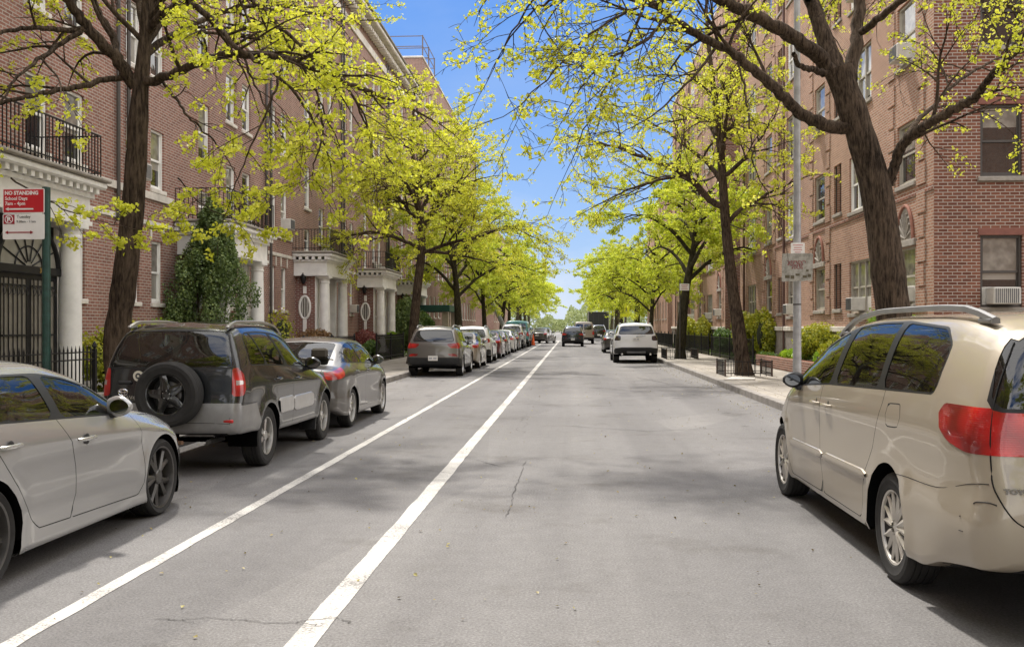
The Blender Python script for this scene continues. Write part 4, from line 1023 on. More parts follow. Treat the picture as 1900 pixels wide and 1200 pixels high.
for nm, xa, xb, xk in (('left', -8.0, LK - KW, LK - KW), ('right', RK + KW, 7.02, RK)):
    slab('sidewalk', xa, xb, -60, 110.5, .145, PAVE); slab('kerb', xk, xk + KW, -60, 110.5, .15, KERB, .015)
    slab('sidewalk', xa, xb, 122.5, 420, .145, PAVE); slab('kerb', xk, xk + KW, 122.5, 420, .15, KERB, .015)
for x0, x1 in ((LF - 12, -8.0), (7.02, RF + 14)): slab('garden_ground', x0, x1, -60, 110.5, .16, SOIL)
LP = line_paint()
def lane(xc, w, y0, y1):
    ys = np.concatenate([np.arange(y0, 30, .06), np.arange(30, y1, .5)]); m = len(ys); q = MB()
    e = lambda: np.convolve(rng.normal(0, .0035, m + 4), np.ones(5) / 3, 'valid')
    V = [(xc - w / 2 + k, y, .004) for k, y in zip(e(), ys)] + [(xc + w / 2 + k, y, .004) for k, y in zip(e(), ys)]
    q.raw(V, [(i, m + i, m + i + 1, i + 1) for i in range(m - 1)]); tag(q.build('lane_line', LP), kind='structure')
lane(-2.84, .105, -20, 104); lane(-1.37, .148, -20, 104)
cw = MB()
for k in range(9): cw.raw([(LK + .5 + k * 1.0, 106.2, .004), (LK + 1.0 + k * 1.0, 106.2, .004), (LK + 1.0 + k * 1.0, 109.6, .004), (LK + .5 + k * 1.0, 109.6, .004)], [(0, 1, 2, 3)])
tag(cw.build('crosswalk', LP), kind='structure')
# cracks crossing the road near the camera, small debris
ck = MB(); crk = simple('crack_dark', (.075, .07, .067), .95)
def crack(pts, w):
    P = np.array(pts); out = []
    for i in range(len(P) - 1):
        for t in np.linspace(0, 1, 8, endpoint=False): out.append(P[i] * (1 - t) + P[i + 1] * t + rng.normal(0, .008, 2))
    out = np.array(out); T = np.gradient(out, axis=0); T /= np.linalg.norm(T, axis=1, keepdims=True); Nn = np.c_[-T[:, 1], T[:, 0]]
    ww = w * rng.uniform(.4, 1.3, len(out)); ww[0] = ww[-1] = .0004
    V = [(*(o + n * k), .0052) for o, n, k in zip(out, Nn, ww)] + [(*(o - n * k), .0052) for o, n, k in zip(out, Nn, ww)]; m = len(out)
    ck.raw(V, [(i, m + i, m + i + 1, i + 1) for i in range(m - 1)], crk)
def g2(u, v):
    r = (u - 950) / FPX; cz = CH * FPX / (v - 606); return (cz * (r * CY - SY), cz * (r * SY + CY))
crack([g2(285, 1149), g2(330, 1150), g2(385, 1146), g2(450, 1151), g2(500, 1156), g2(545, 1155), g2(575, 1150), g2(625, 1147), g2(655, 1158)], .0035)
crack([g2(545, 1156), g2(585, 1160), g2(607, 1164)], .003); crack([g2(328, 1150), g2(385, 1160)], .002)
crack([g2(975, 855), g2(965, 885), g2(955, 910), g2(948, 940), g2(935, 965)], .0045)
crack([g2(880, 852), g2(930, 866), g2(975, 862), g2(1000, 866)], .005); crack([g2(720, 870), g2(790, 872), g2(850, 880)], .004)
crack([g2(1180, 700), g2(1240, 712), g2(1330, 716), g2(1400, 735)], .012); crack([g2(1050, 790), g2(1200, 800), g2(1330, 795)], .008)
tag(ck.build('road_cracks'), kind='structure')

# ================================================================ buildings
BR_L = brick_mat('brick_left', (.37, .182, .138), (.255, .120, .092), (.47, .42, .37), vlo=.60)
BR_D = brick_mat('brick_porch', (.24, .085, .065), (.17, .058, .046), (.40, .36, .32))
BR_R = brick_mat('brick_right', (.43, .23, .152), (.31, .158, .102), (.46, .40, .34), vlo=.64)
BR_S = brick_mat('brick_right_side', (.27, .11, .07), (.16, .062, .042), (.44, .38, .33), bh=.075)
LIME = simple('limestone', (.66, .62, .55), .8, var=.22, scale=2.5, bump=.15)
WHT = simple('white_paint', (.86, .85, .81), .55, var=.10, scale=3)
IRON = simple('black_iron', (.014, .014, .015), .45, metal=.4, var=.3)
DRKF = simple('dark_frame', (.07, .062, .055), .5)
TANF = simple('tan_frame', (.42, .39, .33), .55)
STON = simple('stone_sill', (.33, .30, .26), .85, var=.25)
ROOFM = simple('roofing', (.08, .08, .08), .9)
def window_glass():
    t = NT('window_glass'); geo = t.add('ShaderNodeNewGeometry')
    n = t.add('ShaderNodeTexWhiteNoise'); oi = t.add('ShaderNodeObjectInfo'); t.link(oi.outputs['Random'], n.inputs['Vector'])
    tc = t.add('ShaderNodeTexCoord'); sp = t.add('ShaderNodeSeparateXYZ'); t.link(tc.outputs['Object'], sp.inputs[0])
    # a roller blind or curtain drawn to a different height behind each pane
    hgt = t.math('ADD', t.math('MULTIPLY', oi.outputs['Random'], 1.5), -.9)
    bl = t.math('GREATER_THAN', sp.outputs[2], hgt)
    wv = t.add('ShaderNodeTexWave', ins={'Vector': tc.outputs['Object'], 'Scale': 4., 'Distortion': 2.}); 
    cur = t.ramp(wv.outputs['Fac'], [(.2, (.16, .15, .13)), (.8, (.30, .285, .25))])
    c = t.mix(bl, (.014, .015, .017), cur)
    d = t.add('ShaderNodeBsdfDiffuse', ins={'Color': c})
    g = t.add('ShaderNodeBsdfGlossy', ins={'Color': (.95, .95, .95, 1), 'Roughness': .02}); t.link(t.bump(t.noise(tc.outputs['Object'], 1.5, 2), .1, .05), g.inputs['Normal'])
    fr = t.add('ShaderNodeFresnel', ins={'IOR': 1.6}); m = t.add('ShaderNodeMixShader'); t.link(t.math('ADD', fr.outputs[0], .05), m.inputs[0]); t.link(d.outputs[0], m.inputs[1]); t.link(g.outputs[0], m.inputs[2])
    return t.done(m.outputs[0])
WGL = window_glass()

def wall(b, axis, c, a0, a1, z0, z1, holes, mat, depth=.14, sgn=1):
    """wall sheet with openings. axis 'x': plane x=c running along y; 'y': plane y=c along x. sgn: outward direction"""
    As = sorted({a0, a1, *[h[0] for h in holes], *[h[1] for h in holes]}); Zs = sorted({z0, z1, *[h[2] for h in holes], *[h[3] for h in holes]})
    P = (lambda a, z, d=0.: (c - sgn * d, a, z)) if axis == 'x' else (lambda a, z, d=0.: (a, c - sgn * d, z))
    flip = (sgn > 0) == (axis == 'x')
    for i in range(len(As) - 1):
        # merge vertical runs
        run = None
        for j in range(len(Zs) - 1):
            am, zm = (As[i] + As[i + 1]) / 2, (Zs[j] + Zs[j + 1]) / 2
            hole = any(h[0] < am < h[1] and h[2] < zm < h[3] for h in holes)
            if not hole: run = (run[0], Zs[j + 1]) if run else (Zs[j], Zs[j + 1])
            if (hole or j == len(Zs) - 2) and run:
                q = [P(As[i], run[0]), P(As[i + 1], run[0]), P(As[i + 1], run[1]), P(As[i], run[1])]
                b.raw(q if flip else q[::-1], [(0, 1, 2, 3)], mat); run = None
    for h in holes:
        for (p, q) in (((h[0], h[2]), (h[1], h[2])), ((h[1], h[2]), (h[1], h[3])), ((h[1], h[3]), (h[0], h[3])), ((h[0], h[3]), (h[0], h[2]))):
            b.raw([P(*p), P(*p, depth), P(*q, depth), P(*q)], [(0, 1, 2, 3)], mat)

WPROTO = {}
def window_proto(w, h, frame, sillm, style='dh', lint=None, ac=False, sill=True):
    """double-hung window; local frame: y along wall, x outward (+x), origin at centre of opening on the wall plane"""
    key = (round(w, 2), round(h, 2), frame.name, style, ac, lint.name if lint else 0, sill)
    if key in WPROTO: return WPROTO[key]
    f = MB(); fw = .055; x0, x1 = -.13, -.05
    f.box((x0, -w / 2, -h / 2), (x1, -w / 2 + fw, h / 2), frame); f.box((x0, w / 2 - fw, -h / 2), (x1, w / 2, h / 2), frame)
    f.box((x0, -w / 2 + fw, h / 2 - fw), (x1 + .002, w / 2 - fw, h / 2), frame); f.box((x0, -w / 2 + fw, -h / 2), (x1 + .004, w / 2 - fw, -h / 2 + fw), frame)
    cols = 1 if style == 'dh' else 3 if style == 'triple' else 1
    cw_ = (w - 2 * fw) / cols; panes = []
    for k in range(cols):
        ya, yb = -w / 2 + fw + k * cw_, -w / 2 + fw + (k + 1) * cw_
        if k: f.box((x0, ya - .03, -h / 2 + fw), (x1 - .004, ya + .03, h / 2 - fw), frame)
        if style != 'slot':
            f.box((-.115, ya, -.03), (-.075, yb, .022), frame)       # meeting rail
            f.box((-.105, ya, 0.022), (-.085, ya + .035, h / 2 - fw), frame); f.box((-.105, yb - .035, .022), (-.085, yb, h / 2 - fw), frame)
            f.box((-.125, ya, -h / 2 + fw), (-.105, ya + .035, -.03), frame); f.box((-.125, yb - .035, -h / 2 + fw), (-.105, yb, -.03), frame)
            f.box((-.125, ya + .035, -h / 2 + fw), (-.105, yb - .035, -h / 2 + fw + .05), frame)
        panes.append((ya, yb))
    g = MB()
    for ya, yb in panes:
        g.box((-.100, ya + .03, .0), (-.096, yb - .03, h / 2 - fw), WGL); g.box((-.122, ya + .03, -h / 2 + fw), (-.118, yb - .03, 0.), WGL)
    parts = [('window', f), ]
    fo = f.build('window'); go = g.build('pane', parent=fo)
    if sill:
        s_ = MB(); s_.box((-.06, -w / 2 - .06, -h / 2 - .11), (.06, w / 2 + .06, -h / 2 - .003), sillm, .012)
        s_.build('sill', parent=fo)
        if lint: s_ = MB(); s_.box((-.01, -w / 2 - .05, h / 2 + .003), (.02, w / 2 + .05, h / 2 + .16), lint, .008); s_.build('lintel', parent=fo)
    if ac:
        a = MB(); am = simple('ac_casing', (.62, .60, .55), .5); a.box((-.12, -.30, -h / 2 + .06), (.32, .30, -h / 2 + .44), am, .02)
        for k in range(12): a.box((.322, -.26 + k * .044, -h / 2 + .09), (.327, -.24 + k * .044, -h / 2 + .41), simple('ac_vent', (.12, .12, .12), .6))
        a.box((-.10, -w / 2 + fw, -h / 2 + .06), (-.09, w / 2 - fw, -h / 2 + .46), am); a.build('air_conditioner', parent=fo)
    # park the prototype out of the scene: it is only linked through its copies
    COL.objects.unlink(fo)
    for c_ in KIDS.get(fo.name, []): COL.objects.unlink(c_)
    WPROTO[key] = fo; return fo
def place_window(root, proto, loc, rz):
    c = proto.copy(); COL.objects.link(c); c.parent = root; c.location = loc; c.rotation_euler = (0, 0, rz)
    for ch in KIDS.get(proto.name, []):
        d = ch.copy(); COL.objects.link(d); d.parent = c
    return c

ORD = ['nearest the camera on the left', 'second', 'third', 'fourth', 'fifth']
L_TOP = 17.45
def railing(b, p0, p1, z0, z1, step=.11, r=.008, spike=False, mat=None, belly=0.):
    mat = mat or IRON; p0, p1 = np.array(p0, float), np.array(p1, float); L = np.linalg.norm(p1 - p0); n = max(1, int(L / step)); d = (p1 - p0) / L; nn = np.array([d[1], -d[0]])
    for k in range(n + 1):
        q = p0 + (p1 - p0) * k / n; b.box((q[0] - r, q[1] - r, z0), (q[0] + r, q[1] + r, z1 + (.07 if spike else 0)), mat)
        if spike: b.lathe([(r * 2.2, z1 + .03), (r * 1.6, z1 + .06), (0, z1 + .13)], c=(q[0], q[1], 0), n=4, mat=mat, smooth=False)
    for z in ((z0 + .08, z1) if not spike else (z0 + .12, z1 - .12, z1)):
        a_, c_ = p0 - d * .01, p1 + d * .01; e = nn * .014
        b.raw([(*(a_ + e), z), (*(a_ - e), z), (*(c_ - e), z), (*(c_ + e), z), (*(a_ + e), z + .022), (*(a_ - e), z + .022), (*(c_ - e), z + .022), (*(c_ + e), z + .022)],
              [(3, 2, 1, 0), (4, 5, 6, 7), (0, 1, 5, 4), (1, 2, 6, 5), (2, 3, 7, 6), (3, 0, 4, 7)], mat)

def porch(root, c, first=False):
    """white columned entrance porch centred at y=c, in front of the left facade"""
    x0, xf = LF + .003, -8.95; e = MB()
    y0, y1 = c - 2.05, c + 1.75; zb, zt = 3.55, 4.42
    e.box((x0, y0 + .12, 3.58), (xf - .10, y1 - .12, 4.02), WHT)               # frieze
    e.box((x0, y0 + .06, 4.02), (xf - .04, y1 - .06, 4.10), WHT); e.box((x0, y0 - .10, 4.20), (xf + .14, y1 + .10, 4.33), WHT, .03); e.box((x0, y0 - .16, 4.332), (xf + .20, y1 + .16, 4.40), STON, .02)
    k = y0 - .02
    while k < y1: e.box((xf - .04, k, 4.10), (xf + .08, k + .11, 4.20), WHT); k += .24
    k = x0
    while k < xf: e.box((k, y0 - .06, 4.10), (k + .11, y0 + .06, 4.20), WHT); k += .24
    e.box((x0, y0 + .10, 3.50), (xf - .06, y0 + .5, 3.58), WHT); e.box((x0, y1 - .5, 3.50), (xf - .06, y1 - .10, 3.58), WHT); e.box((xf - .5, y0 + .5, 3.50), (xf - .06, y1 - .5, 3.58), WHT)
    e.build('entablature', parent=root)
    for yy in (c - 1.55, c + 1.25):
        q = MB(); cx = xf - .28
        q.box((cx - .24, yy - .24, .30), (cx + .24, yy + .24, .38), WHT)
        q.lathe([(.225, .38), (.235, .42), (.225, .46), (.20, .48), (.205, 1.2), (.198, 2.2), (.175, 3.22), (.195, 3.24), (.195, 3.27), (.178, 3.29), (.180, 3.36), (.225, 3.42)], c=(cx, yy, 0), n=28, mat=WHT)
        q.box((cx - .235, yy - .235, 3.42), (cx + .235, yy + .235, 3.498), WHT); q.build('column', parent=root)
        q = MB(); q.box((x0, yy - .17, .28), (x0 + .14, yy + .17, 3.498), WHT); q.box((xf - .80, yy - .16, .30), (xf - .56, yy + .16, 3.498), WHT); q.build('pilaster', parent=root)
    s_ = MB()
    for k in range(2): s_.box((LF, c - 1.9 + .0, .12), (-8.62 + .3 * (1 - k), c + 1.6, .16 + .15 * (k) + .07), STON, .01)
    s_.build('step', parent=root)
    for sg, yy in ((-1, c - 1.74),):      # brick cheek wall with oval window
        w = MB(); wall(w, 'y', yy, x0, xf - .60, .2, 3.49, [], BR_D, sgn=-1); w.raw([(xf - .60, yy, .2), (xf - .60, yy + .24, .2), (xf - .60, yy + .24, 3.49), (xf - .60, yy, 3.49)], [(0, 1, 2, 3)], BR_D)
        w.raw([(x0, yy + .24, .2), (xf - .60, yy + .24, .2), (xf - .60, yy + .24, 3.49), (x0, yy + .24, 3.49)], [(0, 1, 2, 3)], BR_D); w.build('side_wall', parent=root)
        o = MB(); oc = (-9.93, 2.33); a = np.linspace(0, 2 * PI, 33)
        o.tube([(oc[0] + .20 * math.cos(t), yy - .02, oc[1] + .42 * math.sin(t)) for t in a], .045, 6, WHT, caps=False)
        o.box((oc[0] - .07, yy - .05, 1.40), (oc[0] + .07, yy, 1.88), WHT, .01); o.box((oc[0] - .065, yy - .05, 2.84), (oc[0] + .065, yy, 3.12), WHT, .01)
        for t in (-.1, 0, .1): o.tube([(oc[0] + t, yy - .02, oc[1] - .36), (oc[0] + t, yy - .02, oc[1] + .36)], .008, 4, WHT)
        ow = o.build('oval_window', parent=root)
        g = MB(); g.raw([(oc[0] + .2 * math.cos(t), yy - .006, oc[1] + .42 * math.sin(t)) for t in a[:-1]], [tuple(range(32))], WGL); g.build('pane', parent=ow)
        lm = MB(); lm.box((-9.98, yy - .10, 3.36), (-9.92, yy, 3.48), IRON); lm.lathe([(.05, 3.2), (.10, 3.34), (.11, 3.5), (.06, 3.60), (0, 3.66)], c=(-9.95, yy - .14, 0), n=10, mat=IRON); lm.build('lantern', parent=root)
    # arched brick doorway with dark door behind
    d = MB(); xr = LF + .02
    d.box((xr, c - .98, .28), (xr + .05, c + .88, 2.62), IRON)
    a = np.linspace(0, PI, 17)
    d.prism([(c - .05 + .93 * math.cos(t), 2.62 + .82 * math.sin(t)) for t in a], xr, xr + .05, 'x', simple('fanlight', (.30, .29, .25), .3))
    d.tube([(xr + .07, c - .05 + .93 * math.cos(t), 2.62 + .80 * math.sin(t)) for t in a], .045, 6, IRON)
    for t in np.linspace(0, PI, 8)[1:-1]: d.tube([(xr + .065, c - .05 + .12 * math.cos(t), 2.62 + .12 * math.sin(t)), (xr + .065, c - .05 + .88 * math.cos(t), 2.62 + .76 * math.sin(t))], .014, 4, IRON)
    d.tube([(xr + .065, c - .05 + .42 * math.cos(t), 2.62 + .38 * math.sin(t)) for t in a], .014, 4, IRON)
    d.box((xr + .03, c - 1.05, 2.52), (xr + .12, c + .95, 2.66), IRON, .01)
    for s0 in (-.90, -.02):
        d.box((xr + .052, c + s0 + .06, .55), (xr + .056, c + s0 + .78, 2.42), simple('door_glass', (.26, .24, .20), .25))
        for k in range(6): yy = c + s0 + .10 + k * .13; d.box((xr + .07, yy - .009, .4), (xr + .085, yy + .009, 2.44), IRON)
        for z in (.55, 1.45, 2.3): d.box((xr + .065, c + s0 + .05, z), (xr + .088, c + s0 + .80, z + .03), IRON)
        for k in range(6):
            yy = c + s0 + .10 + k * .13
            for z in (2.22, .62): d.tube([(xr + .09, yy + .045 * math.cos(t), z + .07 * math.sin(t)) for t in np.linspace(0, 2 * PI, 9)], .008, 4, IRON, caps=False)
    do = d.build('door', parent=root)
    if first:
        do.location = (.86, .18, 0); vb = MB(); vb.box((-9.55, c - 1.35, .2), (-9.47, c + 1.12, 3.50), IRON); vb.build('vestibule', parent=root)
        text_obj('3431', .12, simple('gilt', (.45, .30, .08), .4, metal=.5), 'house_number', do, (xr + .125, c + .30, 2.59), rot=(R(90), 0, R(90)), depth=.002, bold=.003)
    # balcony railing on the porch roof
    r = MB(); xr2 = xf + .05
    railing(r, (x0, y0 + .0), (xr2, y0 + .0), 4.42, 5.20); railing(r, (xr2, y0), (xr2, y1), 4.42, 5.20); railing(r, (xr2, y1), (x0, y1), 4.42, 5.20)
    r.build('balcony_railing', parent=root)

def left_building(c, label, first=False, top=L_TOP, detail=True, awning=False):
    """one 10.5 m wide house of the brick row, its entrance centred at y=c"""
    root = empty('apartment_building', (LF, c, 0), label, 'building', 'brick apartment houses along the left side'); root_loc = np.array([LF, c, 0.])
    ya, yb = c - 5.25, c + 5.25; holes = []; wins = []
    for dy, w in ((-4.45, .62), (-3.15, .62), (2.15, .74), (3.45, .74)): wins.append((c + dy, w, 2.2, 3.72))
    for fl in range(4):
        z = 5.02 + fl * 2.76
        for dy, w in ((-4.42, .76), (-3.12, .76), (2.0, .78), (3.40, .78)): wins.append((c + dy, w, z, z + 1.46))
        if fl: wins.append((c - .1, .8, z - 1.55 , z + .08))
    wins.append((c - .1, .8, 4.55, 5.4)); wins.append((c - .1, .8, 15.0 - 1.3, 15.0)) 
    for y, w, z0, z1 in wins: holes.append((y - w / 2, y + w / 2, z0, z1))
    b = MB(); wall(b, 'x', LF, ya, yb, 0, top - .5, holes, BR_L)
    b.raw([(LF - 11, ya + .001, 0), (LF, ya + .001, 0), (LF, ya + .001, top - .5), (LF - 11, ya + .001, top - .5)], [(0, 1, 2, 3)], BR_L)
    b.raw([(LF - 11, yb - .001, 0), (LF, yb - .001, 0), (LF, yb - .001, top - .5), (LF - 11, yb - .001, top - .5)], [(3, 2, 1, 0)], BR_L)
    o = b.build('wall', parent=root)
    t = MB()
    for z0, z1, d in ((4.72, 4.90, .06), (4.08, 4.20, .035), (.16, .6, .05)):
        for sa, sb in ((ya, c - 2.25), (c + 1.95, yb)) if z0 > 1 else ((ya, c - 1.9), (c + 1.75, yb)): t.box((LF + .002, sa, z0), (LF + d, sb, z1), LIME, .01)
    for y, w, z0, z1 in wins[:4]:       # white piers between the ground floor windows and the belt
        t.box((LF + .002, y - w / 2 - .10, 3.74), (LF + .025, y - w / 2 - .01, 4.07), LIME); t.box((LF + .002, y + w / 2 + .01, 3.74), (LF + .025, y + w / 2 + .10, 4.07), LIME)
    t.build('stone_band', parent=root)
    cn = MB(); cn.box((LF - .02, ya, 15.55), (LF + .07, yb, 15.95), LIME, .015); cn.box((LF - .3, ya, 16.52), (LF + .30, yb, 16.70), LIME, .03); cn.box((LF - .3, ya, 16.702), (LF + .62, yb, 16.93), LIME, .05); cn.box((LF - .3, ya, 16.932), (LF + .70, yb, 17.02), STON, .02)
    k = ya + .05
    while k < yb - .2: cn.box((LF + .04, k, 16.30), (LF + .42, k + .16, 16.52), LIME, .02); k += .42
    cn.box((LF - .35, ya, 17.02), (LF + .05, yb, top), BR_L); cn.box((LF - .4, ya, top), (LF + .10, yb, top + .08), LIME)
    cn.build('cornice', parent=root)
    rf = MB(); rf.raw([(LF - 11, ya, top - .5), (LF - .3, ya, top - .5), (LF - .3, yb, top - .5), (LF - 11, yb, top - .5)], [(0, 1, 2, 3)], ROOFM); rf.build('roof', parent=root)
    dp = MB(); dp.tube([(LF + .08, yb - .08, 4.0), (LF + .08, yb - .08, 16.2)], .045, 6, DRKF); dp.build('drainpipe', parent=root)
    dp = MB(); dp.tube([(LF + .08, ya + .42, .3), (LF + .08, ya + .42, 16.2)], .045, 6, DRKF); dp.build('drainpipe', parent=root)
    for i, (y, w, z0, z1) in enumerate(wins):
        ac = (i * 7 + int(c)) % 17 == 3
        pr = window_proto(w, z1 - z0, WHT, LIME, 'dh', None, ac)
        place_window(root, pr, (0 + LF, y, (z0 + z1) / 2), 0)
    porch(root, c, first)
    for ch in root.children if False else []: pass
    return root
# parts are authored in world coordinates: the house's Empty stays at the origin of that frame
def fix_root(root):
    """move the empty to its base while keeping the parts where they are"""
    l = root.location.copy()
    for o in COL.objects:
        if o.parent == root: o.location = o.location - l
LCS = [15.8, 26.3, 36.8, 47.3, 57.8]
LL = ['red brick apartment house with white porch directly behind the red no standing sign',
      'red brick apartment house with the dark evergreen in front of its white column porch',
      'red brick apartment house whose oval porch window sits above the reddish brown shrub',
      'red brick apartment house with the porch half hidden behind the second left street tree',
      'red brick apartment house ending the white porch row beside the green canopy']
for c, l in zip(LCS, LL): fix_root(left_building(c, l, first=(c == LCS[0])))
for c in (5.3, -5.2, -15.7):     # the row goes on beside and behind the camera (seen in car windows)
    fix_root(left_building(c, 'red brick apartment house of the same row standing beside the camera'))

def plain_block(name, x0, x1, y0, y1, top, label, face, mat, frame, sill, step=2.5, lintel=None, roofthing=False, floors=None, base=2.3, fh=2.95, side=True, wide=.95):
    root = empty(name, ((x0 + x1) / 2, y0, 0), label, 'building', None); b = MB(); holes = []; n = int((top - 1.4 - base) / fh) + 1 if floors is None else floors
    fx = x1 if face > 0 else x0; k = y0 + 1.4; W_ = []
    while k < y1 - 1.2:
        for f in range(n):
            z = base + f * fh; holes.append((k - wide / 2, k + wide / 2, z, z + 1.55)); W_.append((k, z))
        k += step
    wall(b, 'x', fx, y0, y1, 0, top, holes, mat, sgn=face)
    sh_ = []
    if side:
        kk = x0 + 1.6
        while kk < x1 - 1.:
            for f in range(n): sh_.append((kk - .45, kk + .45, base + f * fh, base + f * fh + 1.55))
            kk += 3.2
    wall(b, 'y', y0, x0, x1, 0, top, sh_, mat, sgn=-1); wall(b, 'y', y1, x0, x1, 0, top, [], mat, sgn=1)
    wall(b, 'x', x0 if face > 0 else x1, y0, y1, 0, top, [], mat, sgn=-face); b.build('wall', parent=root)
    rf = MB(); rf.box((x0 + .02, y0 + .02, top - .4), (x1 - .02, y1 - .02, top - .3), ROOFM); rf.build('roof', parent=root)
    cn = MB(); cn.box((x0 - .08, y0 - .08, top), (x1 + .08, y1 + .08, top + .14), sill, .03); cn.build('coping', parent=root)
    pr = window_proto(wide, 1.55, frame, sill, 'dh', lintel); prs = window_proto(.9, 1.55, frame, sill, 'dh', lintel)
    cnt = 0
    for k, z in W_[:100]: place_window(root, pr, (fx, k, z + .775), 0 if face > 0 else PI)
    for h in sh_: place_window(root, prs, ((h[0] + h[1]) / 2, y0, h[2] + .775), R(-90))
    fix_root(root); return root
plain_block('apartment_building', LF - 12, LF, 65.5, 103, 20.2, 'tall brown brick apartment block with a steel scaffold on its roof, beyond the porch row', 1, BR_L, WHT, LIME, step=2.3)
plain_block('apartment_building', LF - 12, LF, 126, 160, 15, 'low brown brick building across the far crossing on the left', 1, BR_L, WHT, LIME, step=3.2)
# steel frame on that roof
sc_ = MB(); stl = simple('weathered_steel', (.12, .09, .08), .7)
for x in (LF - 3.4, LF - .6):
    for y in (69.5, 72.5, 75.5): sc_.tube([(x, y, 19.9), (x, y, 23.0)], .05, 6, stl)
    for z in (20.6, 21.4, 22.2, 22.95): sc_.tube([(x, 69.5, z), (x, 75.5, z)], .035, 5, stl)
for y in (69.5, 72.5, 75.5):
    for z in (20.6, 21.4, 22.2, 22.95): sc_.tube([(LF - 3.4, y, z), (LF - .6, y, z)], .035, 5, stl)
tag(sc_.build('roof_scaffold'), 'rusty steel pipe frame standing on the roof of the tall left block', 'scaffold')
# dark green door canopy further along the left
cp = empty('entrance_canopy', (LF + 1.2, 60.8, 0), 'dark green flat entrance canopy on pale pillars beyond the second left tree', 'canopy')
q = MB(); q.box((-1.18, -2.3, 2.55), (1.6, 2.3, 2.95), simple('canopy_green', (.012, .07, .05), .5), .02); q.build('roof', parent=cp)
for yy in (-1.9, -1.0, 1.9):
    q = MB(); q.box((1.1, yy - .22, .16), (1.5, yy + .22, 2.55), simple('pale_pillar', (.42, .36, .29), .8), .02); q.build('pillar', parent=cp)

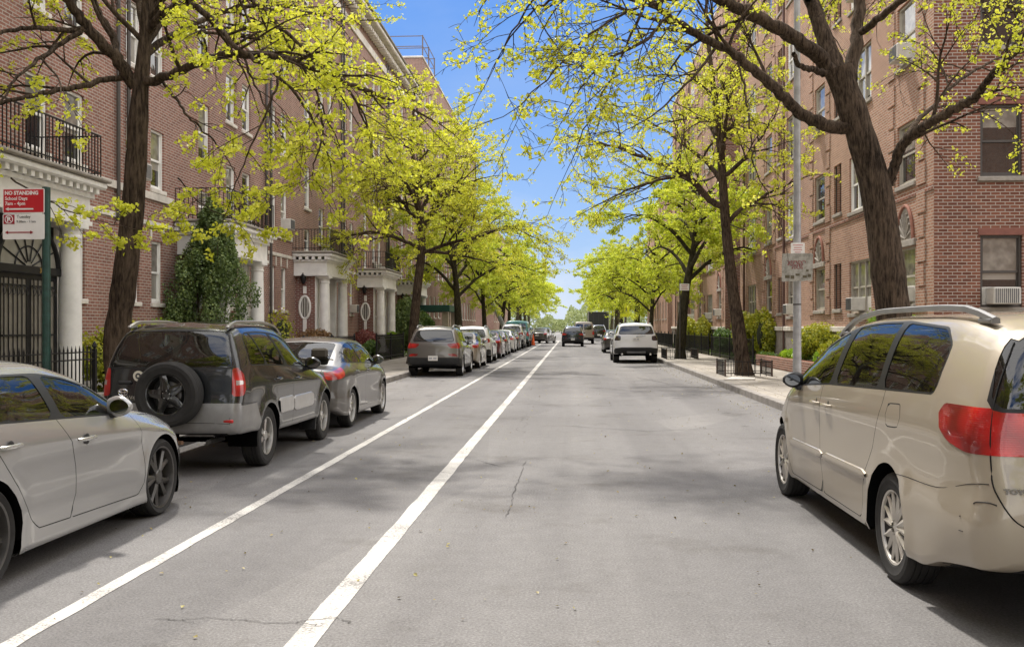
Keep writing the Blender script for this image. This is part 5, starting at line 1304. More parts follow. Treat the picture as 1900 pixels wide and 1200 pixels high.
# ---- right side
def right_building(y0, y1, label, arch0, side_detail=True, step=8.15, top=19.3):
    root = empty('apartment_building', (RF, y0, 0), label, 'building', 'tan brick apartment blocks along the right side'); b = MB(); W_ = []; arches = []
    fh = 2.95
    k = 0
    while arch0 + k * step < y1 - 1:
        ya = arch0 + k * step
        for f in range(6):
            z = 2.15 + f * fh
            for dy, w, st, h in ((0, 1.25, 'dh', 1.4), (3.75, 2.05, 'triple', 1.5), (5.85, .46, 'slot', 1.4), (-1.95, .46, 'slot', 1.4)):
                y = ya + dy
                if y0 + .6 < y - w / 2 and y + w / 2 < y1 - .4 and not (dy < 0 and k == 0): W_.append((y, w, z - (.15 if dy == 3.75 else 0), z - (.15 if dy == 3.75 else 0) + h + (.1 if f else 0), st, f))
        arches.append(ya); k += 1
    wall(b, 'x', RF, y0, y1, 0, top, [(y - w / 2, y + w / 2, a, c_) for y, w, a, c_, s_, f in W_], BR_R, sgn=-1)
    b.build('wall', parent=root)
    xe = RF + 13; sh_ = [(x - .46, x + .46, 2.05 + f * fh, 3.67 + f * fh) for x in (9.68, 12.6, 15.6, 18.6) for f in range(6)]
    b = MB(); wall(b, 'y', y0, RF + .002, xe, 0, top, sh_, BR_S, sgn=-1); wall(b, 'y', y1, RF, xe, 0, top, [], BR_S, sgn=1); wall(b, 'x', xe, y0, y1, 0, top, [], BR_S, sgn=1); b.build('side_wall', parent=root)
    rf = MB(); rf.box((RF + .1, y0 + .1, top - .4), (xe - .1, y1 - .1, top - .3), ROOFM); rf.build('roof', parent=root)
    cn = MB(); cn.box((RF - .06, y0 - .06, top), (xe + .06, y1 + .06, top + .16), LIME, .03); cn.build('coping', parent=root)
    t = MB(); t.box((RF - .06, y0 + .0, .16), (RF - .002, y1, 1.45), simple('base_stone', (.26, .23, .2), .9, var=.25, bump=.3)); t.box((RF - .12, y0 - .06, 1.45), (RF - .002, y1, 1.62), LIME, .015)
    t.build('base_course', parent=root)
    t = MB()
    for ya in arches:      # raised brick quoins beside the arched bays
        for f in range(6):
            for dy in (-1.05, 1.05):
                z = 2.0 + f * fh
                for q_ in range(5): t.box((RF - .035, ya + dy - (.20 if q_ % 2 else .27), z + q_ * .57), (RF + .01, ya + dy + (.20 if q_ % 2 else .27), z + q_ * .57 + .50), BR_R)
    for z in (4.85, 16.3): t.box((RF - .03, y0, z - .12), (RF - .003, y1, z - .02), BR_S)
    t.build('brick_quoins', parent=root)
    for ya in arches:      # shell lunettes over the ground floor windows
        s_ = MB(); a = np.linspace(0, PI, 15)
        s_.prism([(ya + .52 * math.cos(t_), 3.72 + .80 * math.sin(t_)) for t_ in a], RF - .02, RF + .0, 'x', STON)
        s_.tube([(RF - .03, ya + .55 * math.cos(t_), 3.72 + .85 * math.sin(t_)) for t_ in a], .045, 6, simple('arch_brick', (.30, .14, .10), .9))
        for t_ in np.linspace(.25, PI - .25, 9): s_.tube([(RF - .028, ya, 3.76), (RF - .045, ya + .42 * math.cos(t_), 3.74 + .66 * math.sin(t_))], [.008, .03], 5, STON)
        s_.box((RF - .07, ya - .72, 3.56), (RF - .004, ya + .72, 3.72), STON, .01); s_.build('arch_panel', parent=root)
    for i, (y, w, a, c_, st, f) in enumerate(W_):
        ac = st == 'dh' and (i * 5) % 13 in (0, 4); fr = TANF if st == 'dh' else (WHT if (st == 'triple' and f % 2) else TANF if st == 'triple' else DRKF)
        pr = window_proto(w, c_ - a, fr, STON, st, None, ac or (st == 'triple' and i % 9 == 1))
        place_window(root, pr, (RF, y, (a + c_) / 2), PI)
    for h in sh_:
        pr = window_proto(.92, 1.62, DRKF, STON, 'dh', simple('soldier_course', (.24, .10, .075), .9), h[2] < 3 and h[0] < 10); place_window(root, pr, ((h[0] + h[1]) / 2, y0, (h[2] + h[3]) / 2), R(-90))
    for y in (y0 + 14.9, y0 + 23.3):
        if y < y1: dp = MB(); dp.tube([(RF - .09, y, .3), (RF - .09, y, top - .5)], .05, 6, simple('pipe_brown', (.10, .05, .04), .6)); dp.build('drainpipe', parent=root)
    fix_root(root); return root
right_building(22.15, 47.0, 'tan brick apartment block at the right whose shaded corner wall faces the camera', 23.95)
right_building(51.5, 78.0, 'tan brick apartment block further along the right behind the street trees', 53.4)
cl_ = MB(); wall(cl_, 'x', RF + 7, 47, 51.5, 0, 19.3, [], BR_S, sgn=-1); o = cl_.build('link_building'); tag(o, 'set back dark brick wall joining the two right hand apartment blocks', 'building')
plain_block('apartment_building', RF, RF + 13, 82, 104, 13.5, 'low reddish brick building beyond the right apartment blocks', -1, BR_R, TANF, STON, step=2.7)
plain_block('apartment_building', RF + .5, RF + 13, -40, 2, 18.8, 'tan brick apartment block behind the camera on the right', -1, BR_R, TANF, STON, step=2.7)

# ================================================================ fences and street furniture
def iron_fence(name, label, p0, p1, z0, h, posts, **kw):
    root = empty(name, (*p0, 0), label, 'fence', kw.pop('group', None)); b = MB(); p0_, p1_ = np.array(p0), np.array(p1)
    railing(b, (0, 0), tuple(p1_ - p0_), z0 + .05, z0 + h, spike=kw.get('spike', True), step=kw.get('step', .12), r=.0085); b.build('railing', parent=root)
    n = posts
    for k in range(n + 1):
        q = (p1_ - p0_) * k / n; b = MB(); b.box((q[0] - .03, q[1] - .03, z0 - .02), (q[0] + .03, q[1] + .03, z0 + h + .06), IRON)
        b.lathe([(.02, z0 + h + .06), (.045, z0 + h + .10), (.03, z0 + h + .15), (0, z0 + h + .19)], c=(q[0], q[1], 0), n=8, mat=IRON); b.build('post', parent=root)
    return root
for i, (a, c, l) in enumerate([(11.2, 15.6, 'black spiked iron fence in front of the first white porch'), (17.9, 24.8, 'black spiked iron fence by the foot of the nearest left tree'), (28.2, 34.9, 'black iron fence hidden behind the dark grey sedan'),
                (38.9, 45.2, 'black spiked iron fence before the dark red hedge'), (49.6, 56.5, 'black spiked iron fence behind the titanium grey crossover'), (66, 84, 'long black iron fence beyond the green canopy on the left')]):
    iron_fence('iron_fence', l, (-8.02, a), (-8.02, c), .15, 1.03, max(1, int((c - a) / 2.3)), group='iron fences along the left gardens')
for a, c, l in ((37.5, 48.5, 'black iron fence in front of the yellow green shrubs on the right'), (49.5, 66, 'black iron fence behind the second small tree guard on the right'), (67, 100, 'far black iron fence along the right gardens')):
    iron_fence('iron_fence', l, (7.04, a), (7.04, c), .15, .95, max(1, int((c - a) / 2.6)), spike=False, step=.17, group='iron fences along the right gardens')
# low tree guards
def guard(x, y, label, w=.62, d=.9, h=.42):
    root = empty('tree_guard', (x, y, .15), label, 'tree guard', 'low iron tree guards'); b = MB()
    for p, q in (((-w, -d), (w, -d)), ((w, -d), (w, d)), ((w, d), (-w, d)), ((-w, d), (-w, -d))): railing(b, p, q, 0, h, step=.16, r=.009)
    b.build('railing', parent=root)
    for sx in (-w, w):
        for sy in (-d, d): b = MB(); b.box((sx - .022, sy - .022, -.02), (sx + .022, sy + .022, h + .06), simple('guard_post', (.09, .06, .045), .8)); b.build('post', parent=root)
guard(5.22, 29.3, 'low black iron guard round the second tree on the right sidewalk', .68, .8)
guard(5.0, 44.6, 'low iron tree guard on the right sidewalk behind the white vehicle', .7, 1.2)
# brick planter on the right
pl = empty('brick_planter', (7.5, 30.2, .15), 'low red brick planter edging filled with shrubs beside the grey lamp post', 'planter'); b = MB()
for a, c in (((-.42, -7.8, 0), (-.18, 7, .40)), ((-.18, -7.8, 0), (.68, -7.6, .40)), ((-.18, 6.8, 0), (.68, 7, .40))): b.box(a, c, BR_S, .01)
b.build('edging', parent=pl); b = MB(); b.box((-.18, -7.6, 0), (.68, 6.8, .33), SOIL); b.build('soil', parent=pl)
# dropped white slab on the right verge
b = MB(); b.raw([(-.45, -.35, 0), (.4, -.3, 0), (.5, .2, 0), (-.1, .4, 0), (-.45, -.35, .03), (.4, -.3, .035), (.5, .2, .04), (-.1, .4, .05)], [(3, 2, 1, 0), (4, 5, 6, 7), (0, 1, 5, 4), (1, 2, 6, 5), (2, 3, 7, 6), (3, 0, 4, 7)], simple('pale_concrete', (.60, .57, .52), .9))
tag(b.build('concrete_slab', loc=(4.62, 26.8, .148)), 'pale broken concrete slab lying by the kerb near the tree guard', 'slab')

# no standing sign, left
SGX, SGY = -5.86, 9.9
sr = empty('street_sign', (SGX, SGY, .14), 'red no standing sign above a white street cleaning sign on a green post', 'street sign')
b = MB(); b.tube([(.215, .04, 0), (.215, .04, 2.97)], .042, 12, simple('green_post', (.010, .045, .034), .5, var=.4, scale=14)); b.build('post', parent=sr)
SRED = simple('sign_red', (.50, .012, .02), .4, var=.05); SWH = simple('sign_white', (.80, .78, .75), .4, var=.05); SBK = simple('sign_black', (.04, .035, .035), .5)
def splate(x0, x1, z0, z1, mat, name):
    p = rpoly([(x0, z0), (x1, z0), (x1, z1), (x0, z1)], .02); q = MB(); q.prism(p, -.024, -.021, 'y', mat); return q.build(name, parent=sr)
zb0 = 2.545 - .14
p1 = splate(-.232, .232, zb0, zb0 + .275, SWH, 'cleaning_panel'); p2 = splate(-.232, .232, zb0 + .28, zb0 + .545, SWH, 'no_standing_panel')
def sp_in(x0, x1, z0, z1, mat, par, name='panel_field', y=-.0265): q = MB(); q.box((x0, y, z0), (x1, y + .002, z1), mat); return q.build(name, parent=par)
sp_in(-.222, .222, zb0 + .290, zb0 + .535, SRED, p2)
def stx(s, size, x, z, mat, par, bold=.001, sx=1.): return text_obj(s, size, mat, 'lettering', par, (x, -.0275, z), depth=.0006, align='LEFT', bold=bold, sx=sx)
stx('NO STANDING', .054, -.208, zb0 + .495, SWH, p2, .0022, 1.0); stx('School Days', .050, -.205, zb0 + .437, SWH, p2); stx('7am - 4pm', .052, -.205, zb0 + .383, SWH, p2)
def arrow(x0, x1, z, mat, par, both=False, w=.008):
    q = MB(); hd = .035; a = x0 + hd * .8; c = x1 - (hd * .8 if both else 0)
    q.box((a, -.0285, z - w), (c, -.0275, z + w), mat); q.prism([(x0, z), (x0 + hd, z - .019), (x0 + hd, z + .019)], -.0285, -.0275, 'y', mat)
    if both: q.prism([(x1, z), (x1 - hd, z + .019), (x1 - hd, z - .019)], -.0285, -.0275, 'y', mat)
    q.build('arrow', parent=par)
arrow(-.20, .11, zb0 + .325, SWH, p2)
DRED = simple('sign_dark_red', (.32, .015, .03), .4); sp_in(-.222, -.10, zb0 + .165, zb0 + .265, DRED, p1)
q = MB(); q.tube([(-.161 + .042 * math.cos(t), -.028, zb0 + .215 + .042 * math.sin(t)) for t in np.linspace(0, 2 * PI, 25)], .004, 5, SWH, caps=False); q.tube([(-.190, -.029, zb0 + .243), (-.132, -.029, zb0 + .187)], .0035, 5, SWH); q.build('prohibition_ring', parent=p1)
stx('P', .07, -.183, zb0 + .212, SWH, p1, .003); stx('Tuesday', .046, -.075, zb0 + .242, SBK, p1, 0); stx('9:30am - 11am', .036, -.078, zb0 + .190, SBK, p1, 0, 1.)
arrow(-.205, .11, zb0 + .075, DRED, p1, True, .006)

# lamp post right with two panels
LPX, LPY = 4.50, 19.35
lr = empty('lamp_post', (LPX, LPY, .14), 'tall grey steel lamp post on the right sidewalk beside the large tree', 'lamp post'); GAL = simple('galvanised', (.36, .36, .365), .5, metal=.35, var=.25, scale=5)
b = MB(); b.lathe([(.15, 0), (.15, .05), (.10, .10), (.086, .3), (.078, 2.2), (.076, 3.2), (.070, 4.5), (.06, 8.6)], n=16, mat=GAL); b.lathe([(.082, 1.9), (.082, 1.93)], n=16, mat=DRKF); b.build('pole', parent=lr)
b = MB(); b.tube([(0, 0, 8.4), (-.3, 0, 8.75), (-1.3, 0, 9.0), (-2.2, 0, 9.02)], [.05, .045, .04, .035], 8, GAL); b.build('arm', parent=lr)
b = MB(); b.box((-2.75, -.14, 8.96), (-2.1, .14, 9.10), GAL, .05); b.build('lamp_head', parent=lr)
pk = empty('parking_sign', (LPX, LPY - .14, 3.12), 'small white parking sign with faded red lettering strapped high on the lamp post', 'street sign')
b = MB(); b.prism(rpoly([(-.155, -.14), (.115, -.14), (.115, .15), (-.155, .15)], .02), -.004, 0, 'y', SWH); b.build('plate', parent=pk)
FRED = simple('faded_red', (.55, .22, .22), .5)
for z, w_ in ((.105, .10), (.055, .075), (.01, .085), (-.035, .06)): b = MB(); b.box((-.02 - w_, -.006, z - .008), (-.02 + w_, -.005, z + .008), FRED); b.build('faded_lettering', parent=pk)
b = MB(); b.box((-.11, -.006, -.095), (.03, -.005, -.075), SRED); b.build('arrow', parent=pk)
def graf():
    t = NT('grimy_sheet_metal'); tc = t.add('ShaderNodeTexCoord'); n = t.noise(tc.outputs['Object'], 7, 5, .7); n2 = t.noise(tc.outputs['Object'], 3, 2)
    c = t.ramp(n, [(.35, (.20, .19, .165)), (.55, (.36, .35, .31)), (.75, (.44, .43, .40))]); p = t.add('ShaderNodeBsdfPrincipled', ins={'Base Color': c, 'Roughness': .6, 'Metallic': .2}); return t.done(p.outputs[0])
gr = empty('sheet_metal_sign', (LPX - .03, LPY - .16, 2.79), 'grimy grey metal panel with red graffiti scrawl and torn stickers on the lamp post', 'sign')
b = MB(); b.prism(rpoly([(-.31, -.29), (.29, -.27), (.30, .27), (-.30, .27)], .03), -.005, 0, 'y', graf()); b.build('plate', parent=gr)
b = MB(); GR = simple('graffiti_red', (.28, .08, .08), .6)
t_ = np.linspace(0, 1, 60); b.tube([(-.2 + .33 * t + .03 * math.sin(t * 40), -.008, .08 + .045 * math.cos(t * 33)) for t in t_], .0055, 4, GR); b.tube([(-.12 + .22 * t + .02 * math.sin(t * 30), -.008, .0 + .035 * math.cos(t * 25)) for t in t_], .005, 4, GR); b.build('graffiti', parent=gr)
b = MB(); DS = simple('sticker_residue', (.10, .085, .05), .8)
for x, z, w, h in ((-.2, -.19, .09, .06), (-.10, -.20, .07, .07), (.0, -.15, .08, .04), (.14, -.19, .08, .05), (.23, -.17, .06, .06), (.19, -.07, .05, .04)): b.box((x - w / 2, -.008, z - h / 2), (x + w / 2, -.006, z + h / 2), DS)
b.build('torn_stickers', parent=gr)
# second parking sign by the third right tree, school sign, street name sign, cone
s2 = empty('parking_sign_post', (4.95, 43.9, .14), 'thin dark post with a white parking sign against the third right tree', 'street sign')
b = MB(); b.tube([(0, 0, 0), (0, 0, 3.6)], .03, 8, DRKF); b.build('post', parent=s2); b = MB(); b.box((-.02, -.05, 3.12), (.42, -.04, 3.43), SWH, .004); b.build('plate', parent=s2)
for z, w_ in ((3.36, .15), (3.29, .12), (3.20, .14)): b = MB(); b.box((.2 - w_, -.053, z - .014), (.2 + w_, -.051, z + .014), FRED); b.build('faded_lettering', parent=s2)
ss = empty('school_crossing_sign', (4.9, 88, .14), 'fluorescent yellow green school crossing sign with two walking figures', 'road sign'); FY = simple('fluorescent_yellow', (.72, .80, .02), .5)
b = MB(); b.tube([(0, 0, 0), (0, 0, 3.7)], .04, 8, GAL); b.build('post', parent=ss); b = MB(); b.prism([(-.42, 2.75), (.42, 2.75), (.42, 3.3), (0, 3.65), (-.42, 3.3)], -.05, -.04, 'y', FY); b.box((-.42, -.05, 2.38), (.42, -.04, 2.70), FY, .004); b.build('plate', parent=ss)
b = MB()
for x, s_ in ((-.13, .9), (.13, 1.)):
    b.lathe([(0, -.002), (.045 * s_, -.002)], c=(x, -.052, 3.22 * 1.0 + .1 * (s_ - .9)), axis='y', n=10, mat=SBK); b.prism([(x - .05, 3.17), (x + .05, 3.17), (x + .04, 3.0), (x + .10, 2.84), (x + .06, 2.83), (x, 2.97), (x - .06, 2.83), (x - .10, 2.84), (x - .04, 3.0)], -.054, -.052, 'y', SBK)
b.build('walking_figures', parent=ss)
s3 = empty('street_name_sign', (3.9, 111, .14), 'green street name sign above the far crossing', 'road sign'); b = MB(); b.tube([(1.0, 0, 0), (1.0, 0, 4.6)], .05, 8, GAL); b.tube([(1.0, 0, 4.5), (0, 0, 4.5)], .03, 6, GAL); b.build('post', parent=s3)
b = MB(); b.prism(rpoly([(-.75, 4.35), (.75, 4.35), (.75, 4.95), (-.75, 4.95)], .25), -.04, -.03, 'y', simple('sign_green', (.0, .16, .07), .5)); b.build('plate', parent=s3)
cn = empty('traffic_cone', (-3.25, 81.5, 0), 'tall orange traffic cone on the parking lane line', 'traffic cone'); OR = simple('cone_orange', (.80, .12, .02), .5)
b = MB(); b.box((-.22, -.22, 0), (.22, .22, .05), simple('cone_base', (.05, .05, .05), .8), .01); b.build('base', parent=cn); b = MB(); b.lathe([(.17, .05), (.03, .95), (0, .96)], n=16, mat=OR); b.build('body', parent=cn)
b = MB(); b.lathe([(.129, .30), (.101, .45)], n=16, mat=SWH); b.lathe([(.085, .54), (.064, .65)], n=16, mat=SWH); b.build('reflective_band', parent=cn)
# ================================================================ trees
BARK = bark_mat('bark', (.020, .0145, .0105), (.135, .098, .070)); BARK2 = bark_mat('bark_green', (.02, .017, .010), (.085, .075, .045))
LEAF = leaf_mat('spring_leaves', (.44, .49, .025), (.68, .71, .045), (.90, .86, .13), .5)
LEAF2 = leaf_mat('spring_leaves_green', (.36, .45, .025), (.57, .65, .045), (.82, .82, .11), .5)
def unit(v): return v / (np.linalg.norm(v) + 1e-9)
def smooth_path(pts, n):
    P = np.array(pts, float); c = np.concatenate([[0], np.cumsum(np.linalg.norm(np.diff(P, axis=0), axis=1))]); q = np.linspace(0, c[-1], n)
    return np.stack([pchip(c + np.arange(len(c)) * 1e-6, P[:, k], q) for k in range(3)], 1), c[-1]
class Tree:
    def __init__(s, seed, leaf=.055, bunch=5, dens=1., lo=2.2):
        s.r = np.random.default_rng(seed); s.V, s.F, s.nv = [], [], 0; s.L = []; s.leaf = leaf; s.bunch = bunch; s.dens = dens; s.lo = lo; s.leafless = 0.
    def tube(s, P, rad):
        rad = np.asarray(rad); n = 12 if rad[0] > .12 else 7 if rad[0] > .04 else 5 if rad[0] > .015 else 3
        if rad[0] > .1: rad = rad * (1 + s.r.normal(0, .035, len(rad)))
        V = tube_verts(P, rad, n); m = len(P); i = np.arange(m - 1)[:, None]; j = np.arange(n)[None, :]
        a = i * n + j; b = i * n + (j + 1) % n; F = np.stack([a, b, b + n, a + n], -1).reshape(-1, 4) + s.nv
        s.V.append(V); s.F.append(F); s.nv += len(V)
    def limb(s, pts, r0, r1, sub=True, n=None, spacing=.42, l0=2.2, l1=1.0, start=.15, droop=.25, up=.35, wob=.03, dens=1., power=1.):
        P, L = smooth_path(pts, n or max(6, int(len(pts) * 5)))
        P[1:-1] += s.r.normal(0, wob, P[1:-1].shape) * (.3 + r0)
        t = np.linspace(0, 1, len(P)); rad = r0 + (r1 - r0) * t ** power; s.tube(P, rad)
        if sub: s.children(P, rad, L, spacing, l0, l1, start, droop, up, 1, dens)
        return P, rad
    def children(s, P, rad, L, spacing, l0, l1, start, droop, up, level, dens=1.):
        n = max(1, int(L * (1 - start) / spacing)); T = np.gradient(P, axis=0)
        for k in range(n):
            t = start + (1 - start) * (k + s.r.uniform(.1, .9)) / n; f = t * (len(P) - 1); i = int(f); i = min(i, len(P) - 2); w = f - i
            p = P[i] * (1 - w) + P[i + 1] * w; rr = rad[i] * (1 - w) + rad[i + 1] * w; d = unit(T[i]); 
            a = s.r.normal(size=3); a = unit(a - d * a.dot(d)); a[2] *= .6
            dirn = unit(d * s.r.uniform(.35, .9) + a * s.r.uniform(.6, 1.) + np.array([0, 0, up * s.r.uniform(-.3, 1.)]))
            ln = (l0 + (l1 - l0) * t) * s.r.uniform(.55, 1.25); s.twig(p, dirn, ln, min(rr * .6, .012 + .011 * ln if level < 3 else .006), level, droop, dens)
        # leading tip
        s.twig(P[-1], unit(T[-1]), l1 * .9, rad[-1], level, droop, dens)
    def twig(s, p, d, ln, r, level, droop, dens):
        if p[2] < s.lo: return
        m = max(4, int(ln / .22)) if level < 3 else 4; P = [np.array(p)]; d = np.array(d); step = ln / m
        curve = s.r.normal(0, .06, 3)
        for i in range(m):
            d = unit(d + curve + s.r.normal(0, .09, 3) + np.array([0, 0, -droop * (i / m) * .55])); P.append(P[-1] + d * step)
        P = np.array(P); rad = np.linspace(max(r, .004), .0032, len(P)); s.tube(P, rad)
        if level < 3:
            n = max(2, int(ln / (.30 if level == 1 else .17) * dens)); T = np.gradient(P, axis=0)
            for k in range(n):
                t = .18 + .82 * (k + s.r.uniform(0, 1)) / n; f = t * (len(P) - 1); i = min(int(f), len(P) - 2); q = P[i] + (P[i + 1] - P[i]) * (f - i); dd = unit(T[i])
                a = s.r.normal(size=3); a = unit(a - dd * a.dot(dd)); a[2] *= .5
                nd = unit(dd * .75 + a * .75 + np.array([0, 0, .12])); s.twig(q, nd, ln * (.50 if level == 1 else .42) * s.r.uniform(.6, 1.2) * (1.15 - .5 * t), rad[i] * .65, level + 1, droop * 1.1, dens)
            if level == 2: s.leaves_on(P, .5)
            elif level == 1: s.leaves_on(P[len(P) // 2:], .35)
        else: s.leaves_on(P, 1.)
    def leaves_on(s, P, k):
        if s.r.uniform() < s.leafless: return
        for i in range(1, len(P)):
            if s.r.uniform() < k * s.dens: s.L.append(P[i] + s.r.normal(0, .015, 3))
    def build(s, root, bark=BARK, leafm=LEAF, flat=.75):
        np_mesh('trunk', np.vstack(s.V), np.vstack(s.F), bark, root)
        C = np.array(s.L); n = len(C); b = s.bunch
        C = np.repeat(C, b, 0); tone = np.repeat(s.r.uniform(0, 1, n), b) * .6 + s.r.uniform(0, 1, n * b) * .4
        leaf_mesh('crown', C + s.r.normal(0, s.leaf * .85, C.shape) * [1, 1, .75], s.leaf, s.r, root, leafm, tone, flat)
        return n * b
def leaf_mesh(name, C, size, r, parent, mat, tone=None, flat=.6, out=None):
    n = len(C); nz = r.normal(size=(n, 3)) * [1, 1, .8] + [0, 0, flat]
    if out is not None: nz = nz * .7 + out
    nz /= np.linalg.norm(nz, axis=1, keepdims=True); a = r.normal(size=(n, 3)); a[:, 2] -= .45; a -= nz * (a * nz).sum(1, keepdims=True); a /= np.linalg.norm(a, axis=1, keepdims=True); b = np.cross(nz, a)
    s_ = (size * r.uniform(.6, 1.3, n))[:, None]
    V = np.stack([C - a * s_ * .5, C + b * s_ * .52 - a * s_ * .08 + nz * s_ * .16, C + b * s_ * .26 + a * s_ * .36, C + a * s_ * .62 - nz * s_ * .1, C - b * s_ * .26 + a * s_ * .36, C - b * s_ * .52 - a * s_ * .08 + nz * s_ * .16], 1).reshape(-1, 3)
    i = np.arange(n)[:, None] * 6
    F = np.concatenate([i + [0, 1, 2, 3], i + [0, 3, 4, 5]], 0)
    tone = r.uniform(0, 1, n) if tone is None else tone
    return np_mesh(name, V, F, mat, parent, smooth=False, var=np.repeat(tone, 6))

def rel(root, pts): return [tuple(np.array(p) - np.array(root.location)) for p in pts]
GT = 'street trees in fresh spring leaf'
def pix(l): return [at(u, v, Y) for u, v, Y in l]
def base(x, y): return (x, y, .10)

# ---- first tree on the left
T1 = empty('street_tree', (-6.3, 13.2, .0), 'thick trunked street tree on the left sidewalk just right of the no standing sign', 'tree', GT)
t = Tree(11, leaf=.046, bunch=7, dens=.50, lo=2.4); Y = 13.2; off = np.array([-6.3, 13.2, 0])
tr = [(-6.42, Y, -.05), (-6.38, Y, .35)] + pix([(216, 640, Y), (226, 560, Y), (236, 480, Y), (247, 380, Y), (254, 280, Y), (259, 190, Y), (266, 110, Y), (274, 20, Y), (280, -90, Y), (300, -220, Y + .3), (310, -330, Y + .3)])
P, L = smooth_path(tr, 44); rad = np.interp(np.linspace(0, 1, 44), [0, .03, .1, .5, .6, .8, 1], [.29, .225, .185, .14, .10, .06, .03])
t.tube(P, rad); t.children(P[26:], rad[26:], 5.5, .4, 2.6, 1.6, .0, .3, .3, 1)
def TL(l, r0, r1, **k): return t.limb(pix(l), r0 * .86, r1 * .86, **k)
TL([(252, 160, Y), (215, 110, Y - .2), (180, 70, Y - .4), (150, 35, Y - .5), (110, -20, Y - .7), (60, -90, Y - 1)], .115, .05, l0=2.0)
TL([(215, 108, Y - .2), (205, 60, Y), (178, 10, Y), (150, -60, Y + .3)], .07, .03)
TL([(245, 140, Y), (200, 148, Y - .2), (150, 160, Y - .5), (90, 172, Y - .9), (40, 182, Y - 1.3), (-20, 200, Y - 1.6), (-80, 230, Y - 2)], .055, .02, l0=1.6)
TL([(160, 55, Y - .4), (110, 56, Y - .9), (60, 52, Y - 1.3), (0, 62, Y - 1.7), (-60, 80, Y - 2.1)], .05, .02, l0=1.6)
TL([(150, 60, Y - .6), (100, 90, Y - 1.), (60, 120, Y - 1.5), (20, 160, Y - 2), (-10, 210, Y - 2.2)], .045, .012, l0=1.5)
TL([(268, 155, Y), (310, 143, Y - .2), (350, 125, Y - .4), (400, 106, Y - .7), (450, 103, Y - .9), (510, 106, Y - 1.0), (560, 120, Y - 1.0), (610, 140, Y - .9), (660, 162, Y - .6), (710, 180, Y - .2), (770, 205, Y + .3)], .082, .02, l0=1.9, l1=1.1, spacing=.30, droop=.45)
TL([(275, 60, Y), (310, 20, Y - .3), (350, 10, Y - .6), (400, 45, Y - .9), (440, 90, Y - 1.2), (500, 130, Y - 1.3), (550, 175, Y - 1.2), (590, 240, Y - 1.)], .07, .015, l0=1.7, spacing=.32, droop=.5)
TL([(275, 30, Y), (330, -30, Y + .2), (400, -50, Y + .2), (470, 0, Y), (520, 50, Y), (580, 110, Y + .2), (640, 190, Y + .5)], .07, .015, l0=1.9, spacing=.32, droop=.5)
TL([(272, 100, Y), (330, 60, Y + .8), (400, 30, Y + 1.8), (480, 10, Y + 2.8), (560, 20, Y + 3.8), (640, 40, Y + 4.5)], .07, .02, l0=2.2, spacing=.34, droop=.4)
for l in ([(450, 104, Y - .9), (470, 150, Y - 1.1), (500, 210, Y - 1.2), (535, 270, Y - 1.2)], [(560, 120, Y - 1), (585, 170, Y - 1), (610, 230, Y - .9), (640, 290, Y - .8)], [(640, 155, Y - .7), (670, 210, Y - .6), (690, 270, Y - .4), (695, 330, Y - .3)],
          [(520, 130, Y - 1.3), (500, 200, Y - 1.5), (470, 260, Y - 1.6), (440, 330, Y - 1.6), (425, 380, Y - 1.5)], [(590, 180, Y - 1.2), (600, 250, Y - 1.2), (580, 320, Y - 1.1), (600, 360, Y - 1)]):
    TL(l, .022, .006, l0=1.2, l1=.8, spacing=.22, droop=.5, start=.1, dens=1.2)
TL([(20, 330, Y - 2.6), (90, 375, Y - 2.5), (170, 405, Y - 2.3), (250, 424, Y - 2), (325, 428, Y - 1.8)], .014, .004, l0=.5, l1=.35, spacing=.16, droop=.3)
TL([(330, 330, Y - .4), (370, 375, Y - .5), (420, 402, Y - .6), (495, 425, Y - .6)], .014, .004, l0=.6, l1=.4, spacing=.16, droop=.3)
TL([(300, 150, Y), (330, 190, Y - .2), (360, 230, Y - .3), (400, 265, Y - .3), (430, 310, Y)], .03, .008, l0=1.1, spacing=.3, droop=.5)
TL([(270, 60, Y), (250, -20, Y + 1), (200, -60, Y + 2.4), (150, -80, Y + 4)], .07, .02, l0=2.4, spacing=.4, droop=.3)
TL([(272, 80, Y), (330, 0, Y + 1), (380, -60, Y + 3), (420, -90, Y + 5)], .07, .02, l0=2.4, spacing=.4, droop=.3)
t.V = [v - off for v in t.V]; t.L = [p - off for p in t.L]; c1 = t.build(T1)

# ---- first tree on the right
T2 = empty('street_tree', (5.3, 15.0, .0), 'massive dark trunked tree behind the gold minivan, forking into heavy limbs', 'tree', GT)
t = Tree(23, leaf=.044, bunch=6, dens=.31, lo=3.0); Y = 15.0; off = np.array([5.3, 15.0, 0])
tr = [(5.62, Y, -.05), (5.55, Y, .4)] + pix([(1668, 640, Y), (1655, 560, Y), (1643, 470, Y), (1634, 400, Y), (1620, 330, Y), (1600, 262, Y), (1580, 200, Y), (1562, 150, Y), (1555, 128, Y)])
P, L = smooth_path(tr, 30); rad = np.interp(np.linspace(0, 1, 30), [0, .05, .2, .6, 1], [.40, .32, .268, .245, .20]); t.tube(P, rad)
TL([(1562, 165, Y), (1530, 118, Y - .1), (1490, 82, Y - .3), (1440, 50, Y - .5), (1385, 22, Y - .7), (1330, -5, Y - .9), (1260, -50, Y - 1.2), (1180, -95, Y - 1.5), (1100, -110, Y - 1.7), (1020, -90, Y - 1.8)], .15, .03, l0=2.6, l1=1.7, spacing=.34, start=.35, droop=.42)
TL([(1556, 140, Y), (1535, 85, Y + .1), (1515, 30, Y + .2), (1498, -30, Y + .3), (1470, -110, Y + .5), (1430, -200, Y + .6)], .165, .06, l0=2.6, l1=1.7, start=.3)
